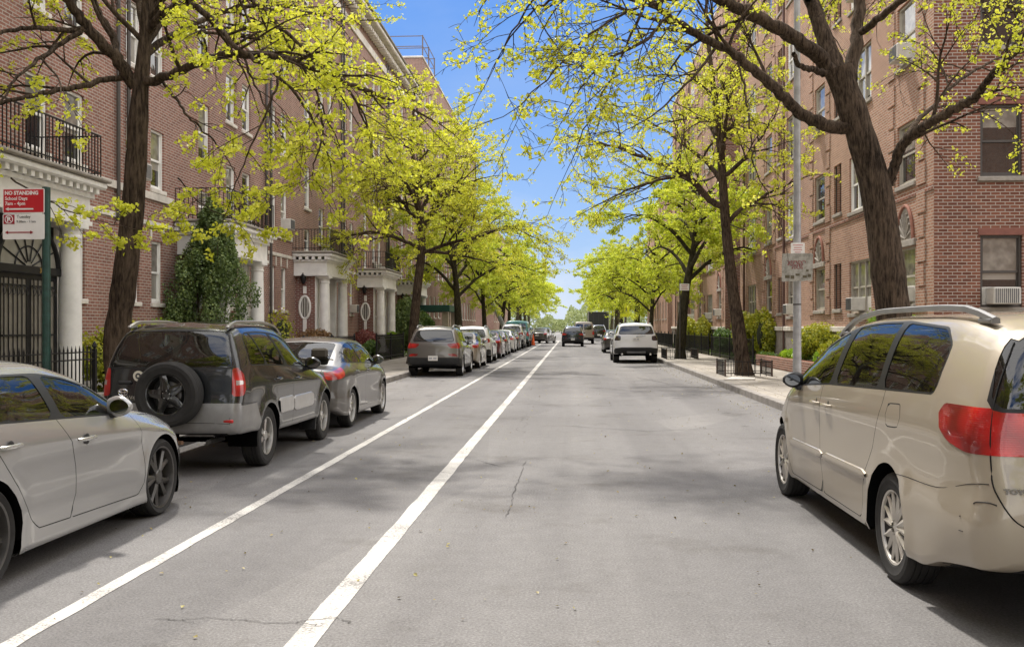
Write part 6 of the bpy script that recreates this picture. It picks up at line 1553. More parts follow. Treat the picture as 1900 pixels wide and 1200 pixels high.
TL([(1578, 150, Y), (1586, 95, Y + .1), (1592, 40, Y + .2), (1600, -30, Y + .3), (1620, -120, Y + .5), (1640, -220, Y + .6)], .135, .05, l0=2.6, start=.3)
TL([(1590, 232, Y), (1555, 236, Y - .1), (1510, 224, Y - .3), (1482, 206, Y - .4), (1445, 172, Y - .6), (1410, 138, Y - .7), (1370, 108, Y - .8), (1330, 84, Y - .9), (1285, 62, Y - 1.), (1240, 30, Y - 1.2), (1200, -5, Y - 1.3), (1140, -30, Y - 1.5), (1060, -20, Y - 1.5), (990, 20, Y - 1.4)], .125, .018, l0=2.2, l1=1.4, spacing=.30, start=.3, droop=.40)
TL([(1545, 140, Y), (1515, 132, Y - .3), (1480, 120, Y - .6), (1472, 100, Y - .8)], .07, .04, sub=False)
TL([(1650, 345, Y), (1662, 300, Y - .1), (1680, 262, Y - .3), (1705, 240, Y - .5), (1745, 218, Y - .8), (1785, 196, Y - 1.), (1812, 178, Y - 1.2)], .098, .075, l0=1.9, l1=1.5, spacing=.38, start=.3)
TL([(1665, 290, Y), (1690, 240, Y + .5), (1720, 210, Y + 1), (1780, 150, Y + 1.8), (1850, 110, Y + 2.5), (1930, 90, Y + 3)], .05, .02, l0=1.9, l1=1.5, spacing=.34, droop=.5)
TL([(1598, 60, Y), (1650, 20, Y - .6), (1710, -20, Y - 1.2), (1790, -40, Y - 1.8), (1870, 0, Y - 2.2), (1940, 80, Y - 2.6)], .07, .02, l0=2.2, l1=1.5, spacing=.34, droop=.5)
TL([(1610, -20, Y), (1680, -60, Y + 1), (1780, -60, Y + 2), (1880, 20, Y + 3)], .06, .02, l0=2.4, l1=1.5, spacing=.36, droop=.55)
t.leafless = .35
TL([(1330, -5, Y - .9), (1250, 0, Y - 1.6), (1170, 20, Y - 2.2), (1090, 70, Y - 2.6), (1020, 140, Y - 2.8), (960, 200, Y - 3)], .035, .008, l0=1.6, l1=1., spacing=.22, droop=.25, dens=1.3)
TL([(1180, -95, Y - 1.5), (1080, -60, Y - 1.9), (1000, -10, Y - 2.1), (950, 60, Y - 2.2), (915, 130, Y - 2.3)], .035, .007, l0=1.6, l1=1., spacing=.20, droop=.25, dens=1.3)
TL([(1240, 30, Y - 1.2), (1190, 80, Y - 1.5), (1130, 110, Y - 1.6), (1080, 160, Y - 1.8), (1040, 230, Y - 1.9)], .03, .007, l0=1.5, l1=.9, spacing=.20, droop=.25, dens=1.3)
TL([(1370, 108, Y - .8), (1380, 160, Y - .9), (1390, 230, Y - 1), (1398, 300, Y - 1), (1430, 370, Y - 1), (1450, 420, Y - 1)], .022, .006, l0=.9, l1=.6, spacing=.35, droop=.4)
TL([(1200, -5, Y - 1.3), (1165, 80, Y - 1.4), (1120, 170, Y - 1.6), (1085, 240, Y - 1.7), (1055, 310, Y - 1.8)], .028, .006, l0=1.5, l1=.9, spacing=.2, droop=.25, dens=1.3)
TL([(1330, 84, Y - .9), (1280, 150, Y - 1.2), (1215, 210, Y - 1.5), (1150, 250, Y - 1.8)], .03, .006, l0=1.4, l1=.9, spacing=.22, droop=.3, dens=1.2)
t.leafless = .1
TL([(1500, 0, Y), (1460, -60, Y + 2), (1400, -100, Y + 4), (1330, -120, Y + 6)], .07, .02, l0=2.6, l1=1.6, spacing=.36, droop=.35)
t.V = [v - off for v in t.V]; t.L = [p - off for p in t.L]; c2 = t.build(T2)

# ---- second tree on the right
T3 = empty('street_tree', (5.2, 29.2, .0), 'slender dark street tree inside the nearest low iron guard on the right', 'tree', GT)
t = Tree(31, leaf=.056, bunch=6, dens=.40, lo=3.2); Y = 29.2; off = np.array([5.2, 29.2, 0])
tr = [(5.24, Y, -.05), (5.2, Y, .3)] + pix([(1376, 660, Y), (1369, 600, Y), (1360, 540, Y), (1353, 480, Y), (1346, 410, Y), (1342, 350, Y), (1337, 280, Y), (1330, 210, Y), (1320, 130, Y), (1312, 50, Y), (1310, -30, Y)])
P, L = smooth_path(tr, 40); rad = np.interp(np.linspace(0, 1, 40), [0, .05, .2, .45, .7, 1], [.33, .235, .175, .14, .09, .03]); t.tube(P, rad); t.children(P[22:], rad[22:], 6.5, .30, 3.0, 1.4, .0, .3, .35, 1)
TL([(1343, 385, Y), (1318, 372, Y), (1295, 345, Y - .3), (1272, 325, Y - .6), (1240, 310, Y - 1), (1200, 295, Y - 1.4), (1150, 275, Y - 1.8), (1100, 262, Y - 2.2)], .13, .03, l0=2.6, l1=1.5, spacing=.32, droop=.3)
TL([(1272, 325, Y - .6), (1220, 335, Y - .9), (1160, 355, Y - 1.2), (1100, 385, Y - 1.5)], .06, .015, l0=2.2, l1=1.3, spacing=.3, droop=.3)
TL([(1346, 420, Y), (1368, 392, Y), (1395, 378, Y), (1420, 362, Y), (1455, 345, Y + .3), (1490, 330, Y + .6)], .085, .02, l0=2.2, l1=1.4, spacing=.34)
TL([(1341, 340, Y), (1310, 300, Y + .4), (1270, 270, Y + .8), (1230, 240, Y + 1.2), (1180, 220, Y + 1.6)], .10, .02, l0=2.4, spacing=.34)
TL([(1340, 330, Y), (1375, 300, Y - .4), (1410, 260, Y - .8), (1440, 210, Y - 1.2)], .09, .02, l0=2.4, spacing=.34)
TL([(1338, 300, Y), (1345, 240, Y - 1.2), (1350, 190, Y - 2.4), (1340, 150, Y - 3.4)], .10, .02, l0=2.4, spacing=.34)
TL([(1338, 300, Y), (1325, 230, Y + 1.2), (1330, 190, Y + 2.6), (1320, 160, Y + 3.8)], .10, .02, l0=2.4, spacing=.34)
t.V = [v - off for v in t.V]; t.L = [p - off for p in t.L]; c3 = t.build(T3)

# ---- second tree on the left
T4 = empty('street_tree', (-6.3, 37.6, .0), 'broad branching street tree on the left sidewalk, trunk just behind the titanium grey crossover', 'tree', GT)
t = Tree(47, leaf=.056, bunch=7, dens=.46, lo=3.0); Y = 37.6; off = np.array([-6.3, 37.6, 0])
tr = [(-6.3, Y, -.05), (-6.28, Y, .3)] + pix([(766, 640, Y), (770, 580, Y), (776, 520, Y), (782, 470, Y), (783, 430, Y), (774, 370, Y), (768, 310, Y), (764, 250, Y), (768, 190, Y)])
P, L = smooth_path(tr, 36); rad = np.interp(np.linspace(0, 1, 36), [0, .05, .3, .55, 1], [.32, .22, .175, .14, .03]); t.tube(P, rad); t.children(P[18:], rad[18:], 6., .30, 3.2, 1.4, .0, .3, .35, 1)
for l in ([(783, 440, Y), (800, 390, Y), (830, 350, Y), (860, 300, Y), (880, 250, Y)], [(782, 460, Y), (730, 440, Y - .5), (690, 430, Y - 1), (640, 440, Y - 1.5)], [(783, 470, Y), (840, 450, Y - .5), (890, 440, Y - 1), (940, 420, Y - 1.5), (990, 440, Y - 2)],
          [(780, 420, Y), (740, 370, Y + .4), (700, 340, Y + .7), (660, 330, Y + 1)], [(783, 465, Y), (830, 470, Y + 1), (880, 480, Y + 1.8), (930, 490, Y + 2.4)], [(783, 430, Y), (815, 380, Y - 1.3), (850, 345, Y - 2.5), (900, 330, Y - 3.4)],
          [(778, 400, Y), (810, 330, Y + 1), (840, 270, Y + 2), (850, 220, Y + 2.5)], [(776, 380, Y), (740, 320, Y - 1.6), (710, 280, Y - 3)], [(780, 410, Y), (760, 340, Y + 1.6), (740, 290, Y + 3)]):
    TL(l, .10, .02, l0=2.9, l1=1.7, spacing=.30, droop=.35)
t.V = [v - off for v in t.V]; t.L = [p - off for p in t.L]; c4 = t.build(T4)

# ---- the trees further along: two kinds grown in full, then copied
def auto_tree(name, seed, label, loc, H=10.5, spread=4.2, trunk=.24, first=3.2, leaf=.12, bunch=7, dens=.8, leafm=LEAF2, spacing=.5, bark=BARK2):
    root = empty(name, loc, label, 'tree', GT); t = Tree(seed, leaf, bunch, dens, lo=first - .6); r = t.r
    lean = r.normal(0, .35, 2); tr = [(0, 0, -.05), (0, 0, .3), (lean[0] * .3, lean[1] * .3, H * .3), (lean[0], lean[1], H * .6), (lean[0] * 1.2, lean[1] * 1.4, H * .93)]
    P, L = smooth_path(tr, 30); t.tube(P, np.interp(np.linspace(0, 1, 30), [0, .04, .3, .6, 1], [trunk * 1.4, trunk, trunk * .8, trunk * .5, .03]))
    n = 13
    for k in range(n):
        z = first + (H * .8 - first) * (k / (n - 1)) ** 1.1; a = k * 2.399 + r.uniform(-.4, .4); i = np.argmin(abs(P[:, 2] - z)); p = P[i]; R_ = spread * (1 - .55 * (k / n) ** 2) * r.uniform(.8, 1.15); d = np.array([math.cos(a), math.sin(a), 0])
        q = [p, p + d * R_ * .35 + [0, 0, R_ * .30], p + d * R_ * .7 + [0, 0, R_ * .42], p + d * R_ + [0, 0, R_ * .34]]
        t.limb(q, trunk * .42, .018, n=12, spacing=spacing, l0=2.3, l1=1.4, droop=.3)
    t.build(root, bark, leafm, .6); return root
A1 = auto_tree('street_tree', 101, 'street tree on the left sidewalk with its trunk over the dark grey and beige cars', (-6.25, 53.0, 0), H=10.2, leaf=.09, bunch=8, dens=.47, first=3.3)
A2 = auto_tree('street_tree', 202, 'leafy street tree behind the white vehicle inside the second iron guard on the right', (5.0, 44.2, 0), H=9.6, spread=4.0, leaf=.088, bunch=8, dens=.47, trunk=.25, first=3.6)
A3 = auto_tree('street_tree', 303, 'slim leafy street tree on the left behind the far white vehicles', (-6.3, 69.5, 0), H=9.0, spread=3.6, leaf=.09, bunch=8, dens=.5, trunk=.20, first=2.9, spacing=.42)
fix3 = 0
ORDL = ['third', 'fourth', 'fifth', 'sixth', 'seventh', 'eighth', 'ninth']
for i, (x, y, p, s_, rz, l) in enumerate([(-6.2, 84, 0, .95, 2.4, 'street tree on the left above the orange traffic cone'), (-6.4, 98, 2, 1.0, 4.0, 'last street tree on the left before the far crossing'),
      (4.9, 59.5, 2, .92, 3.0, 'street tree on the right between the white parking sign and the wall'), (4.9, 72, 1, .95, 5.2, 'street tree on the right standing just right of the school crossing sign'), (4.9, 93, 2, .95, .7, 'street tree on the right just left of the school crossing sign'), (5.0, 106, 1, 1.0, 2.0, 'last street tree on the right before the far crossing'),
      (-7.2, 126, 1, 1.1, 1.4, 'first tree beyond the far crossing on the left'), (6.6, 127, 2, 1.15, 3.9, 'first tree beyond the far crossing on the right'), (-7.5, 142, 2, 1.15, .4, 'second tree beyond the far crossing on the left'), (6.8, 143, 1, 1.15, 5.9, 'second tree beyond the far crossing on the right'),
      (-7.8, 162, 1, 1.2, 2.4, 'third tree beyond the far crossing on the left'), (6.8, 163, 0, 1.2, 1.9, 'third tree beyond the far crossing on the right'), (-8.5, 190, 0, 1.2, 3.4, 'distant tree at the end of the street on the left of the gap'), (9.5, 186, 2, 1.2, .9, 'distant tree at the end of the street on the right of the gap'),
      (-14, 205, 1, 1.35, 3.4, 'distant tree behind the far left corner building'), (12, 215, 0, 1.35, 2.9, 'distant tree behind the far right trees'), (-14, 240, 1, 1.3, 1.1, 'distant pale tree left of the street end'), (12.5, 250, 1, 1.3, 2.2, 'distant pale tree right of the street end'),
      (-6.3, -4, 0, 1.1, 2.2, 'street tree behind the camera on the left'), (5.2, -3, 1, 1.1, .3, 'street tree behind the camera on the right'), (5.2, -16, 0, 1.1, 1.3, 'second street tree behind the camera on the right')]):
    c = copy_tree((A1, A2, A3)[p]); c.location = (x, y, 0); c.rotation_euler = (0, 0, rz); q_ = 1 + .09 * math.sin(i * 2.7); c.scale = (s_ * q_, s_ * q_, s_ * (1 + .10 * math.sin(i * 1.9))); c['label'] = l

# distant wood closing the street
C = rng.uniform([-70, 265, 0], [80, 300, 1], (26000, 3)); hgt = 6.5 + 3.5 * np.sin(C[:, 0] * .35) + 2.0 * np.sin(C[:, 0] * 1.1 + 2); hgt = np.maximum(hgt, 4.0) * .9 ; C[:, 2] = rng.uniform(0, 1, len(C)) ** .6 * hgt
o = leaf_mesh('distant_wood', C, .6, rng, None, leaf_mat('far_hazed_leaves', (.16, .20, .07), (.26, .31, .12), (.36, .40, .17), .3), None, .3); tag(o, 'hazy mass of pale green trees far down the street', 'trees', kind='stuff')  # distance haze is mixed into these muted leaf colours

# ================================================================ shrubs
def shrub(name, label, cat, loc, rad, n, size, mats, core=(.02, .025, .01), lumps=6, seed=1, h0=.15, stem_and_shade_core=True, cone=0., rrr=(.5, .72)):
    root = empty(name, loc, label, cat, None); r = np.random.default_rng(seed); ax, ay, az = rad; L = []
    for k in range(lumps):
        c = r.uniform(-.45 if not cone else -.8, .45 if not cone else .8, 3) * [ax, ay, az * .9] if lumps > 1 else np.zeros(3); rr = r.uniform(*rrr)
        if cone: f = 1 - cone * (c[2] / az + .5); c[:2] *= f; rr *= .5 + .5 * f
        m = n // lumps; d = r.normal(size=(m, 3)); d /= np.linalg.norm(d, axis=1, keepdims=True); q = r.uniform(.62, 1.04, m)[:, None] * (1 + .12 * np.sin(d[:, :1] * 7 + d[:, 2:] * 9)); L.append((c + d * q * [ax * rr, ay * rr, az * rr], d))
    P = np.vstack([a for a, b_ in L]); D = np.vstack([b_ for a, b_ in L]); P[:, 2] += az * .95 + h0; k = P[:, 2] > h0 * .6; P, D = P[k], D[k]
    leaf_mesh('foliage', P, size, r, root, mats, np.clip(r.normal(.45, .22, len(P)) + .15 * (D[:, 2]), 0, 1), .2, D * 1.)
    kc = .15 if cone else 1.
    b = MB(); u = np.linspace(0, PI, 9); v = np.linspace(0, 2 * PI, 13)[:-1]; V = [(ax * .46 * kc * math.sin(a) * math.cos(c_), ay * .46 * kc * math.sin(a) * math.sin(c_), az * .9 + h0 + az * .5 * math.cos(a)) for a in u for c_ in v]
    b.raw(V, [(i * 12 + j, i * 12 + (j + 1) % 12, (i + 1) * 12 + (j + 1) % 12, (i + 1) * 12 + j) for i in range(8) for j in range(12)], simple('shrub_shadow_%s' % mats.name, core, .95), True)  # near-black core stands in for the shade deep inside the foliage
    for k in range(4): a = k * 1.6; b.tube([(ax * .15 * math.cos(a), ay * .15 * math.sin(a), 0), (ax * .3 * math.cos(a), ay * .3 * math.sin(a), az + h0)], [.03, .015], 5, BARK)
    b.build('stem_and_shade_core', parent=root); return root
YG = leaf_mat('shrub_yellow', (.16, .20, .01), (.36, .40, .02), (.62, .56, .04), .35); GN = leaf_mat('shrub_green', (.03, .07, .012), (.08, .16, .02), (.2, .30, .05), .3); DG = leaf_mat('evergreen', (.05, .085, .025), (.13, .20, .055), (.27, .34, .09), .3)
RB = leaf_mat('shrub_russet', (.10, .045, .015), (.20, .10, .03), (.32, .19, .06), .3); DR = leaf_mat('shrub_dark_red', (.10, .02, .018), (.22, .05, .04), (.34, .10, .07), .3); BG = leaf_mat('shrub_bright', (.10, .20, .01), (.24, .40, .02), (.45, .60, .05), .4)
S = shrub
S('shrub', 'yellow green bush between the first white column and the left tree trunk', 'shrub', (-9.2, 18.6, .1), (.75, 1.1, .85), 9000, .06, YG, seed=1)
S('shrub', 'green bush just right of the nearest left tree trunk', 'shrub', (-9.3, 21.4, .1), (.7, 1.2, .75), 8000, .07, BG, seed=2)
S('shrub', 'mid green shrub at the foot of the dark evergreen', 'shrub', (-8.9, 22.9, .1), (.6, .8, .55), 5000, .06, GN, seed=21)
S('evergreen_tree', 'tall dark evergreen in the left garden rising behind the black vehicle', 'tree', (-9.3, 24.2, .1), (1.4, 1.75, 2.7), 40000, .052, DG, lumps=130, seed=3, cone=.75, rrr=(.12, .24))
S('shrub', 'small grey green shrub beside the second porch column', 'shrub', (-8.9, 26.3, .1), (.5, .6, .75), 4000, .06, GN, seed=4)
S('shrub', 'rounded reddish brown shrub beneath the oval porch window', 'shrub', (-9.1, 32.6, .1), (.75, 1.5, .80), 10000, .06, RB, seed=5)
S('shrub', 'bare twiggy bush with pale yellow buds against the left ground floor windows', 'shrub', (-9.7, 31.5, .1), (.4, 1.3, 1.15), 700, .07, YG, seed=51)
S('hedge', 'long dark red hedge behind the black iron fence on the left', 'hedge', (-9.0, 42.4, .1), (.6, 2.0, .62), 11000, .07, DR, seed=6, core=(.04, .01, .01))
S('shrub', 'bright leafed rose bush at the near end of the dark red hedge fence', 'shrub', (-8.45, 40.0, .1), (.4, .9, .42), 3000, .08, GN, seed=7)
S('shrub', 'glossy green bush at the foot of the fourth porch column', 'shrub', (-8.4, 44.9, .1), (.45, .6, .65), 3500, .09, BG, seed=8)
S('evergreen_shrub', 'large dark rhododendron bush behind the second left tree trunk', 'shrub', (-8.9, 51.5, .1), (.9, 2.1, 1.5), 12000, .12, DG, seed=9, lumps=9)
S('evergreen_shrub', 'dark bush beside the green entrance canopy', 'shrub', (-8.9, 56.6, .1), (.8, 1.2, 1.2), 6000, .12, GN, seed=10)
S('shrub', 'large rounded yellow green bush left of the grey lamp post on the right', 'shrub', (7.9, 31.2, .35), (.72, 1.2, .72), 11000, .06, YG, seed=11)
S('shrub', 'smaller golden bush right behind the grey lamp post', 'shrub', (7.75, 28.6, .35), (.5, .8, .52), 7000, .055, YG, seed=12)
S('ground_plants', 'bright green hosta clump in the brick planter', 'plants', (7.62, 32.6, .30), (.35, 1.6, .22), 1500, .16, BG, seed=13, lumps=5)
S('ground_plants', 'second bright leafy clump nearer the lamp post in the planter', 'plants', (7.55, 29.3, .30), (.3, 1.1, .2), 1200, .15, BG, seed=14, lumps=5)
S('shrub', 'dark mixed shrub between the lamp post and the gold minivan windows', 'shrub', (7.8, 26.0, .35), (.5, 1.2, .62), 9000, .06, GN, seed=15)
S('shrub', 'green yew bush below the nearest window air conditioner on the right', 'shrub', (7.8, 23.6, .35), (.5, 1.2, .85), 9000, .06, BG, seed=16)
S('shrub', 'bright yellow forsythia bush behind the second right tree trunk', 'shrub', (7.75, 39.2, .1), (.55, .9, 1.15), 7000, .08, YG, seed=17)
S('shrub', 'wide yellow green bush above the iron fence on the right', 'shrub', (7.8, 43.8, .1), (.6, 1.9, 1.05), 11000, .09, YG, seed=18)
S('shrub', 'small yellow bush over the far end of the right fence', 'shrub', (7.8, 56, .1), (.6, 1.4, 1.1), 5000, .10, YG, seed=19)
S('shrub', 'low green bush behind the far right fence', 'shrub', (7.9, 50, .1), (.6, 2.2, .7), 6000, .09, GN, seed=20)
S('shrub', 'yellow green bush near the far end of the right sidewalk', 'shrub', (7.9, 64, .1), (.7, 2.2, 1.1), 5000, .12, YG, seed=22)
S('ground_plants', 'low green plants at the foot of the iron fence on the right', 'plants', (7.35, 36.2, .12), (.22, 1.9, .2), 1600, .09, GN, seed=23, lumps=6)
# grass and ground cover in the gardens
C = np.vstack([rng.uniform([-10.2, 10, .16], [-8.1, 64, .34], (9000, 3)), rng.uniform([7.12, 38, .16], [8.1, 100, .34], (5000, 3))])
o = leaf_mesh('ground_cover', C, .07, rng, None, GN, None, .2); tag(o, 'low green ground cover in the front gardens', 'ground cover', kind='stuff')
# fallen twigs and buds on the asphalt
C = np.vstack([np.c_[rng.uniform(-5.2, 4.0, 1300), rng.uniform(4, 60, 1300), np.full(1300, .012)], np.c_[rng.uniform(3.3, 4.0, 900), rng.uniform(10, 60, 900), np.full(900, .012)], np.c_[rng.uniform(4.2, 7.0, 900), rng.uniform(10, 50, 900), np.full(900, .155)], np.c_[rng.uniform(-5.25, -4.9, 500), rng.uniform(18, 60, 500), np.full(500, .012)]])
o = leaf_mesh('fallen_buds', C, .022, rng, None, leaf_mat('fallen_buds', (.14, .10, .04), (.26, .2, .08), (.4, .36, .12), .1), None, 3.); tag(o, 'scattered fallen buds and bits on the road', 'debris', kind='stuff')
print('leaves', c1, c2, c3, c4)
# ================================================================ further vehicles
def shift(sp, **kw):
    d = dict(sp); d.update(kw); return d
def gen_suv(**kw):
    W_ = .90; s = dict(rear=0., front=4.45, W=W_, wheels=(.82, 3.50), wz=.35, Ra=.39, Rt=.345, wwid=.22, rim=.235, style='five', rimmat=MATS['alloy'], paint=MATS['paint_titanium'], clad=BLK(), bumper=MATS['clad_black'], flare=.02, rr=.10, rf=.15, bow=.10, bowf=.2, ramp=.8,
    zt=[(0,1.58),(.4,1.635),(1.2,1.645),(1.9,1.60),(2.3,1.48),(2.9,1.16),(3.15,1.06),(3.8,.98),(4.2,.88),(4.45,.74)], zr=[(0,1.52),(.4,1.575),(1.2,1.585),(1.9,1.54),(2.3,1.42),(2.9,1.10),(3.15,1.02),(3.8,.94),(4.2,.84),(4.45,.70)],
    wr=[(0,.56),(.5,.60),(1.8,.62),(2.6,.68),(3.1,.75),(3.8,.72),(4.45,.58)], zb=[(0,1.14),(.6,1.13),(1.5,1.07),(2.9,1.0),(3.4,.92),(4.0,.82),(4.45,.62)], wb=[(0,.76),(.6,.82),(2.9,.82),(3.6,.79),(4.45,.64)],
    ws=[(0,.84),(.5,.885),(3.5,.885),(4.1,.86),(4.45,.72)], zs=[(0,.92),(3,.86),(4.45,.52)], wd=[(0,.84),(.5,.89),(1.5,.87),(3.6,.89),(4.45,.74)], zd=[(0,.55),(3.5,.52),(4.45,.38)], wl=[(0,.80),(.5,.86),(3.8,.86),(4.45,.70)], zl=[(0,.38),(.6,.32),(1.2,.25),(3.2,.25),(3.8,.27),(4.45,.28)],
    dr=[(.3,.06),(.6,-.02),(.95,.0),(1.1,.03),(1.6,.38)], df=[(.25,.04),(.5,0),(.9,.1)],
    dlo=[(.55,1.15),(1.5,1.10),(2.86,1.02),(2.9,1.06),(2.35,1.36),(2.0,1.48),(1.3,1.54),(.75,1.50),(.5,1.36)], dlo_r=.07, pillars=[(.95,1.5,1.15,1.1,.02),(1.72,1.5,1.82,1.05,.04)], ws_y=(2.25,3.02), cab=(.4,3.), belt=1.05, seats=(1.,1.9),
    rear_glass=[(-1,1.14),(.66,1.14),(.55,1.48),(-1,1.50)], panels=[('door_rear','side',[(1.12,1.3),(1.15,.95),(1.3,.6),(1.35,.36),(1.9,.36),(1.92,.8),(1.85,1.2)],.04),('door_front','side',[(1.85,1.2),(1.92,.8),(1.9,.36),(2.92,.36),(3.0,.6),(2.98,.9),(2.85,1.1)],.04)],
    cuts=[('bumper','rear',[(-1.2,.62),(1.2,.62),(1.2,.1),(-1.2,.1)],0),('bumper','side',[(-.5,.60),(.35,.60),(.45,.2),(-.5,.2)],.02),('clad','side',[(.3,.36),(4.4,.34),(4.4,.1),(.3,.1)],0),
          ('tail','side',[(-.4,1.09),(.34,1.09),(.25,.95),(-.4,.93)],.03),('tail','rear',[(.42,1.06),(1.2,1.10),(1.2,.90),(.55,.93)],.03),('reflector','rear',[(.46,.745),(1.2,.745),(1.2,.665),(.54,.665)],.02)],
    mirror=(2.78,1.08,1.), handles=[(1.32,.92,.17),(2.12,.90,.17)], plate=(.60,0,'JBW 7315'), rails=(.45,2.1,-.02,.05), railmat=MATS['alloy'], wiper=((.0,1.17),(.42,1.20)))
    s.update(kw); return s
def gen_sedan(**kw):
    o = 14.12; sf = lambda T: [(a - o, b) for a, b in T]; s = {k: (sf(v) if k in ('zt','zr','wr','zb','wb','ws','zs','wd','zd','wl','zl') else v) for k, v in MAZ.items()}
    s.update(rear=0., front=4.33, wheels=(1.0, 3.52), dlo=[(a - o, b) for a, b in MAZ['dlo']], pillars=[(p[0] - o, p[1], p[2] - o, p[3], p[4]) for p in MAZ['pillars']], ws_y=(2.54, 3.30), rs_y=(.54, 1.28), mirror=(2.96, 1.02, .95), handles=[(1.3,.885,.18),(2.16,.87,.18)],
        panels=[(l, d, [(a - o, b) for a, b in p], r) if d == 'side' else (l, d, [(a, b - o) for a, b in p], r) for l, d, p, r in MAZ['panels']], cuts=[(l, d, [(a - o, b) for a, b in p], r) if d == 'side' else (l, d, p, r) for l, d, p, r in MAZ['cuts']], plate=(.74, 0, 'FKE 2096'), mod=lambda y, z: 0 * y, style='five')
    s.update(kw); return s
SUVP = gen_suv()
GL = 'cars parked along the left kerb'
kia, sh, oy = make_car(SUVP, -4.42, 'titanium grey crossover with roof rails and a number plate, just beyond the dark grey sedan', 'car', GL, lod=1.35, y=32.55)
SEDP = gen_sedan(paint=MATS['paint_beige'])
sed, sh, oy = make_car(SEDP, -4.4, 'beige sedan tucked in front of the titanium grey crossover', 'car', GL, lod=2., y=38.2)
def cc(src, x, y, label, swap=None, rz=0., group=GL, sc=1., name='parked_car', cat='car'):
    c = copy_tree(src, None, swap); c.location = (x, y, 0); c.rotation_euler = (0, 0, rz); c['label'] = label; c.name = name; c.scale = (1, 1, sc); c['category'] = cat
    if group: c['group'] = group
    elif 'group' in c: del c['group']
    return c
suvl, sh, oy = make_car(gen_suv(paint=MATS['paint_white']), -4.42, 'white crossover with roof rails and dark rear screen ahead of the beige sedan', 'car', GL, lod=2., y=43.9)
cc(sed, -4.4, 49.6, 'dark red sedan parked between white vehicles on the left', {'paint_beige': 'paint_dark_red'})
cc(sed, -4.45, 55.0, 'grey sedan parked ahead of the dark red sedan', {'paint_beige': 'paint_titanium'})
cc(sed, -4.4, 60.4, 'white hatchback like sedan parked midway down the left kerb', {'paint_beige': 'paint_white'})
cc(sed, -4.4, 65.8, 'black sedan parked ahead of the white sedan on the left', {'paint_beige': 'paint_black'})
cc(suvl, -4.35, 71.5, 'taller white sport utility vehicle far down the left kerb', None, sc=1.10)
cc(sed, -4.4, 82.5, 'dark red car parked beside the orange traffic cone', {'paint_beige': 'paint_dark_red'})
cc(suvl, -4.4, 88.0, 'grey crossover parked beyond the orange traffic cone', {'paint_white': 'paint_titanium'})
cc(sed, -2.75, 93.0, 'dark green black sedan pulling out at an angle near the far crossing', {'paint_beige': 'paint_graphite'}, rz=R(-14), group=None, sc=1.08, name='moving_car')
cc(suvl, .12, 79.0, 'dark blue crossover driving away in the middle of the road', {'paint_white': 'paint_navy'}, group=None, name='moving_car')
RRV = gen_suv(front=4.80, W=1.0, paint=MATS['paint_white'], wheels=(.95, 3.85), wz=.385, Ra=.43, Rt=.385, wwid=.27, rim=.27, bow=.08, rr=.09, redmat=MATS['tail_dark'],
    zt=[(0,1.74),(.4,1.79),(1.4,1.80),(2.2,1.76),(2.7,1.60),(3.2,1.28),(3.4,1.20),(4.1,1.13),(4.6,1.02),(4.8,.90)], zr=[(0,1.67),(.4,1.72),(1.4,1.73),(2.2,1.69),(2.7,1.53),(3.2,1.22),(3.4,1.16),(4.1,1.09),(4.6,.98),(4.8,.86)],
    wr=[(0,.66),(.5,.68),(2.2,.69),(2.9,.76),(3.4,.83),(4.1,.82),(4.8,.7)], zb=[(0,1.26),(.6,1.25),(1.5,1.22),(3.2,1.15),(3.8,1.08),(4.4,.98),(4.8,.80)], wb=[(0,.84),(.6,.90),(3.2,.91),(4.0,.89),(4.8,.74)],
    ws=[(0,.93),(.5,.98),(3.8,.98),(4.4,.95),(4.8,.84)], zs=[(0,1.02),(3,.98),(4.8,.68)], wd=[(0,.94),(.5,.99),(3.9,.99),(4.8,.84)], zd=[(0,.64),(4.8,.48)], wl=[(0,.88),(.5,.94),(4.1,.94),(4.8,.80)], zl=[(0,.42),(.6,.38),(1.3,.30),(3.4,.30),(4.1,.33),(4.8,.36)],
    dr=[(.3,.14),(.5,.04),(.66,-.02),(1.1,.0),(1.25,.03),(1.75,.30)], dlo=[(.35,1.29),(1.6,1.25),(3.12,1.18),(3.14,1.21),(2.72,1.47),(2.3,1.62),(1.3,1.67),(.5,1.62),(.3,1.5)], pillars=[(.95,1.65,1.02,1.27,.03),(1.95,1.64,2.0,1.22,.04)], ws_y=(2.62,3.30), cab=(.4,3.3), belt=1.2, seats=(1.,2.1),
    rear_glass=[(-1,1.29),(.76,1.29),(.66,1.62),(-1,1.635)], rails=(.5,2.4,-.02,.015), mirror=(3.05,1.28,1.15), handles=[(1.3,1.08,.17),(2.3,1.06,.17)], plate=(1.06,0,'KDR 5561'),
    panels=[('door_rear','side',[(1.05,1.45),(1.05,1.0),(1.35,.7),(1.4,.40),(2.0,.40),(2.02,1.4)],.04),('door_front','side',[(2.02,1.4),(2.0,.40),(3.1,.40),(3.2,.8),(3.1,1.2),(2.9,1.3)],.04)],
    cuts=[('bumper','rear',[(-1.2,.62),(-.62,.70),(.62,.70),(1.2,.62),(1.2,.1),(-1.2,.1)],.02),('bumper','side',[(-.5,.60),(.30,.60),(.5,.2),(-.5,.2)],.02),('clad','side',[(.3,.40),(4.8,.40),(4.8,.1),(.3,.1)],0),
          ('tail','side',[(-.4,1.21),(.20,1.21),(.18,1.0),(-.4,1.0)],.02),('tail','rear',[(.68,1.21),(1.2,1.21),(1.2,1.0),(.68,1.0)],.02),('reflector','rear',[(.66,.665),(.92,.64),(.92,.58),(.70,.60)],.01)])
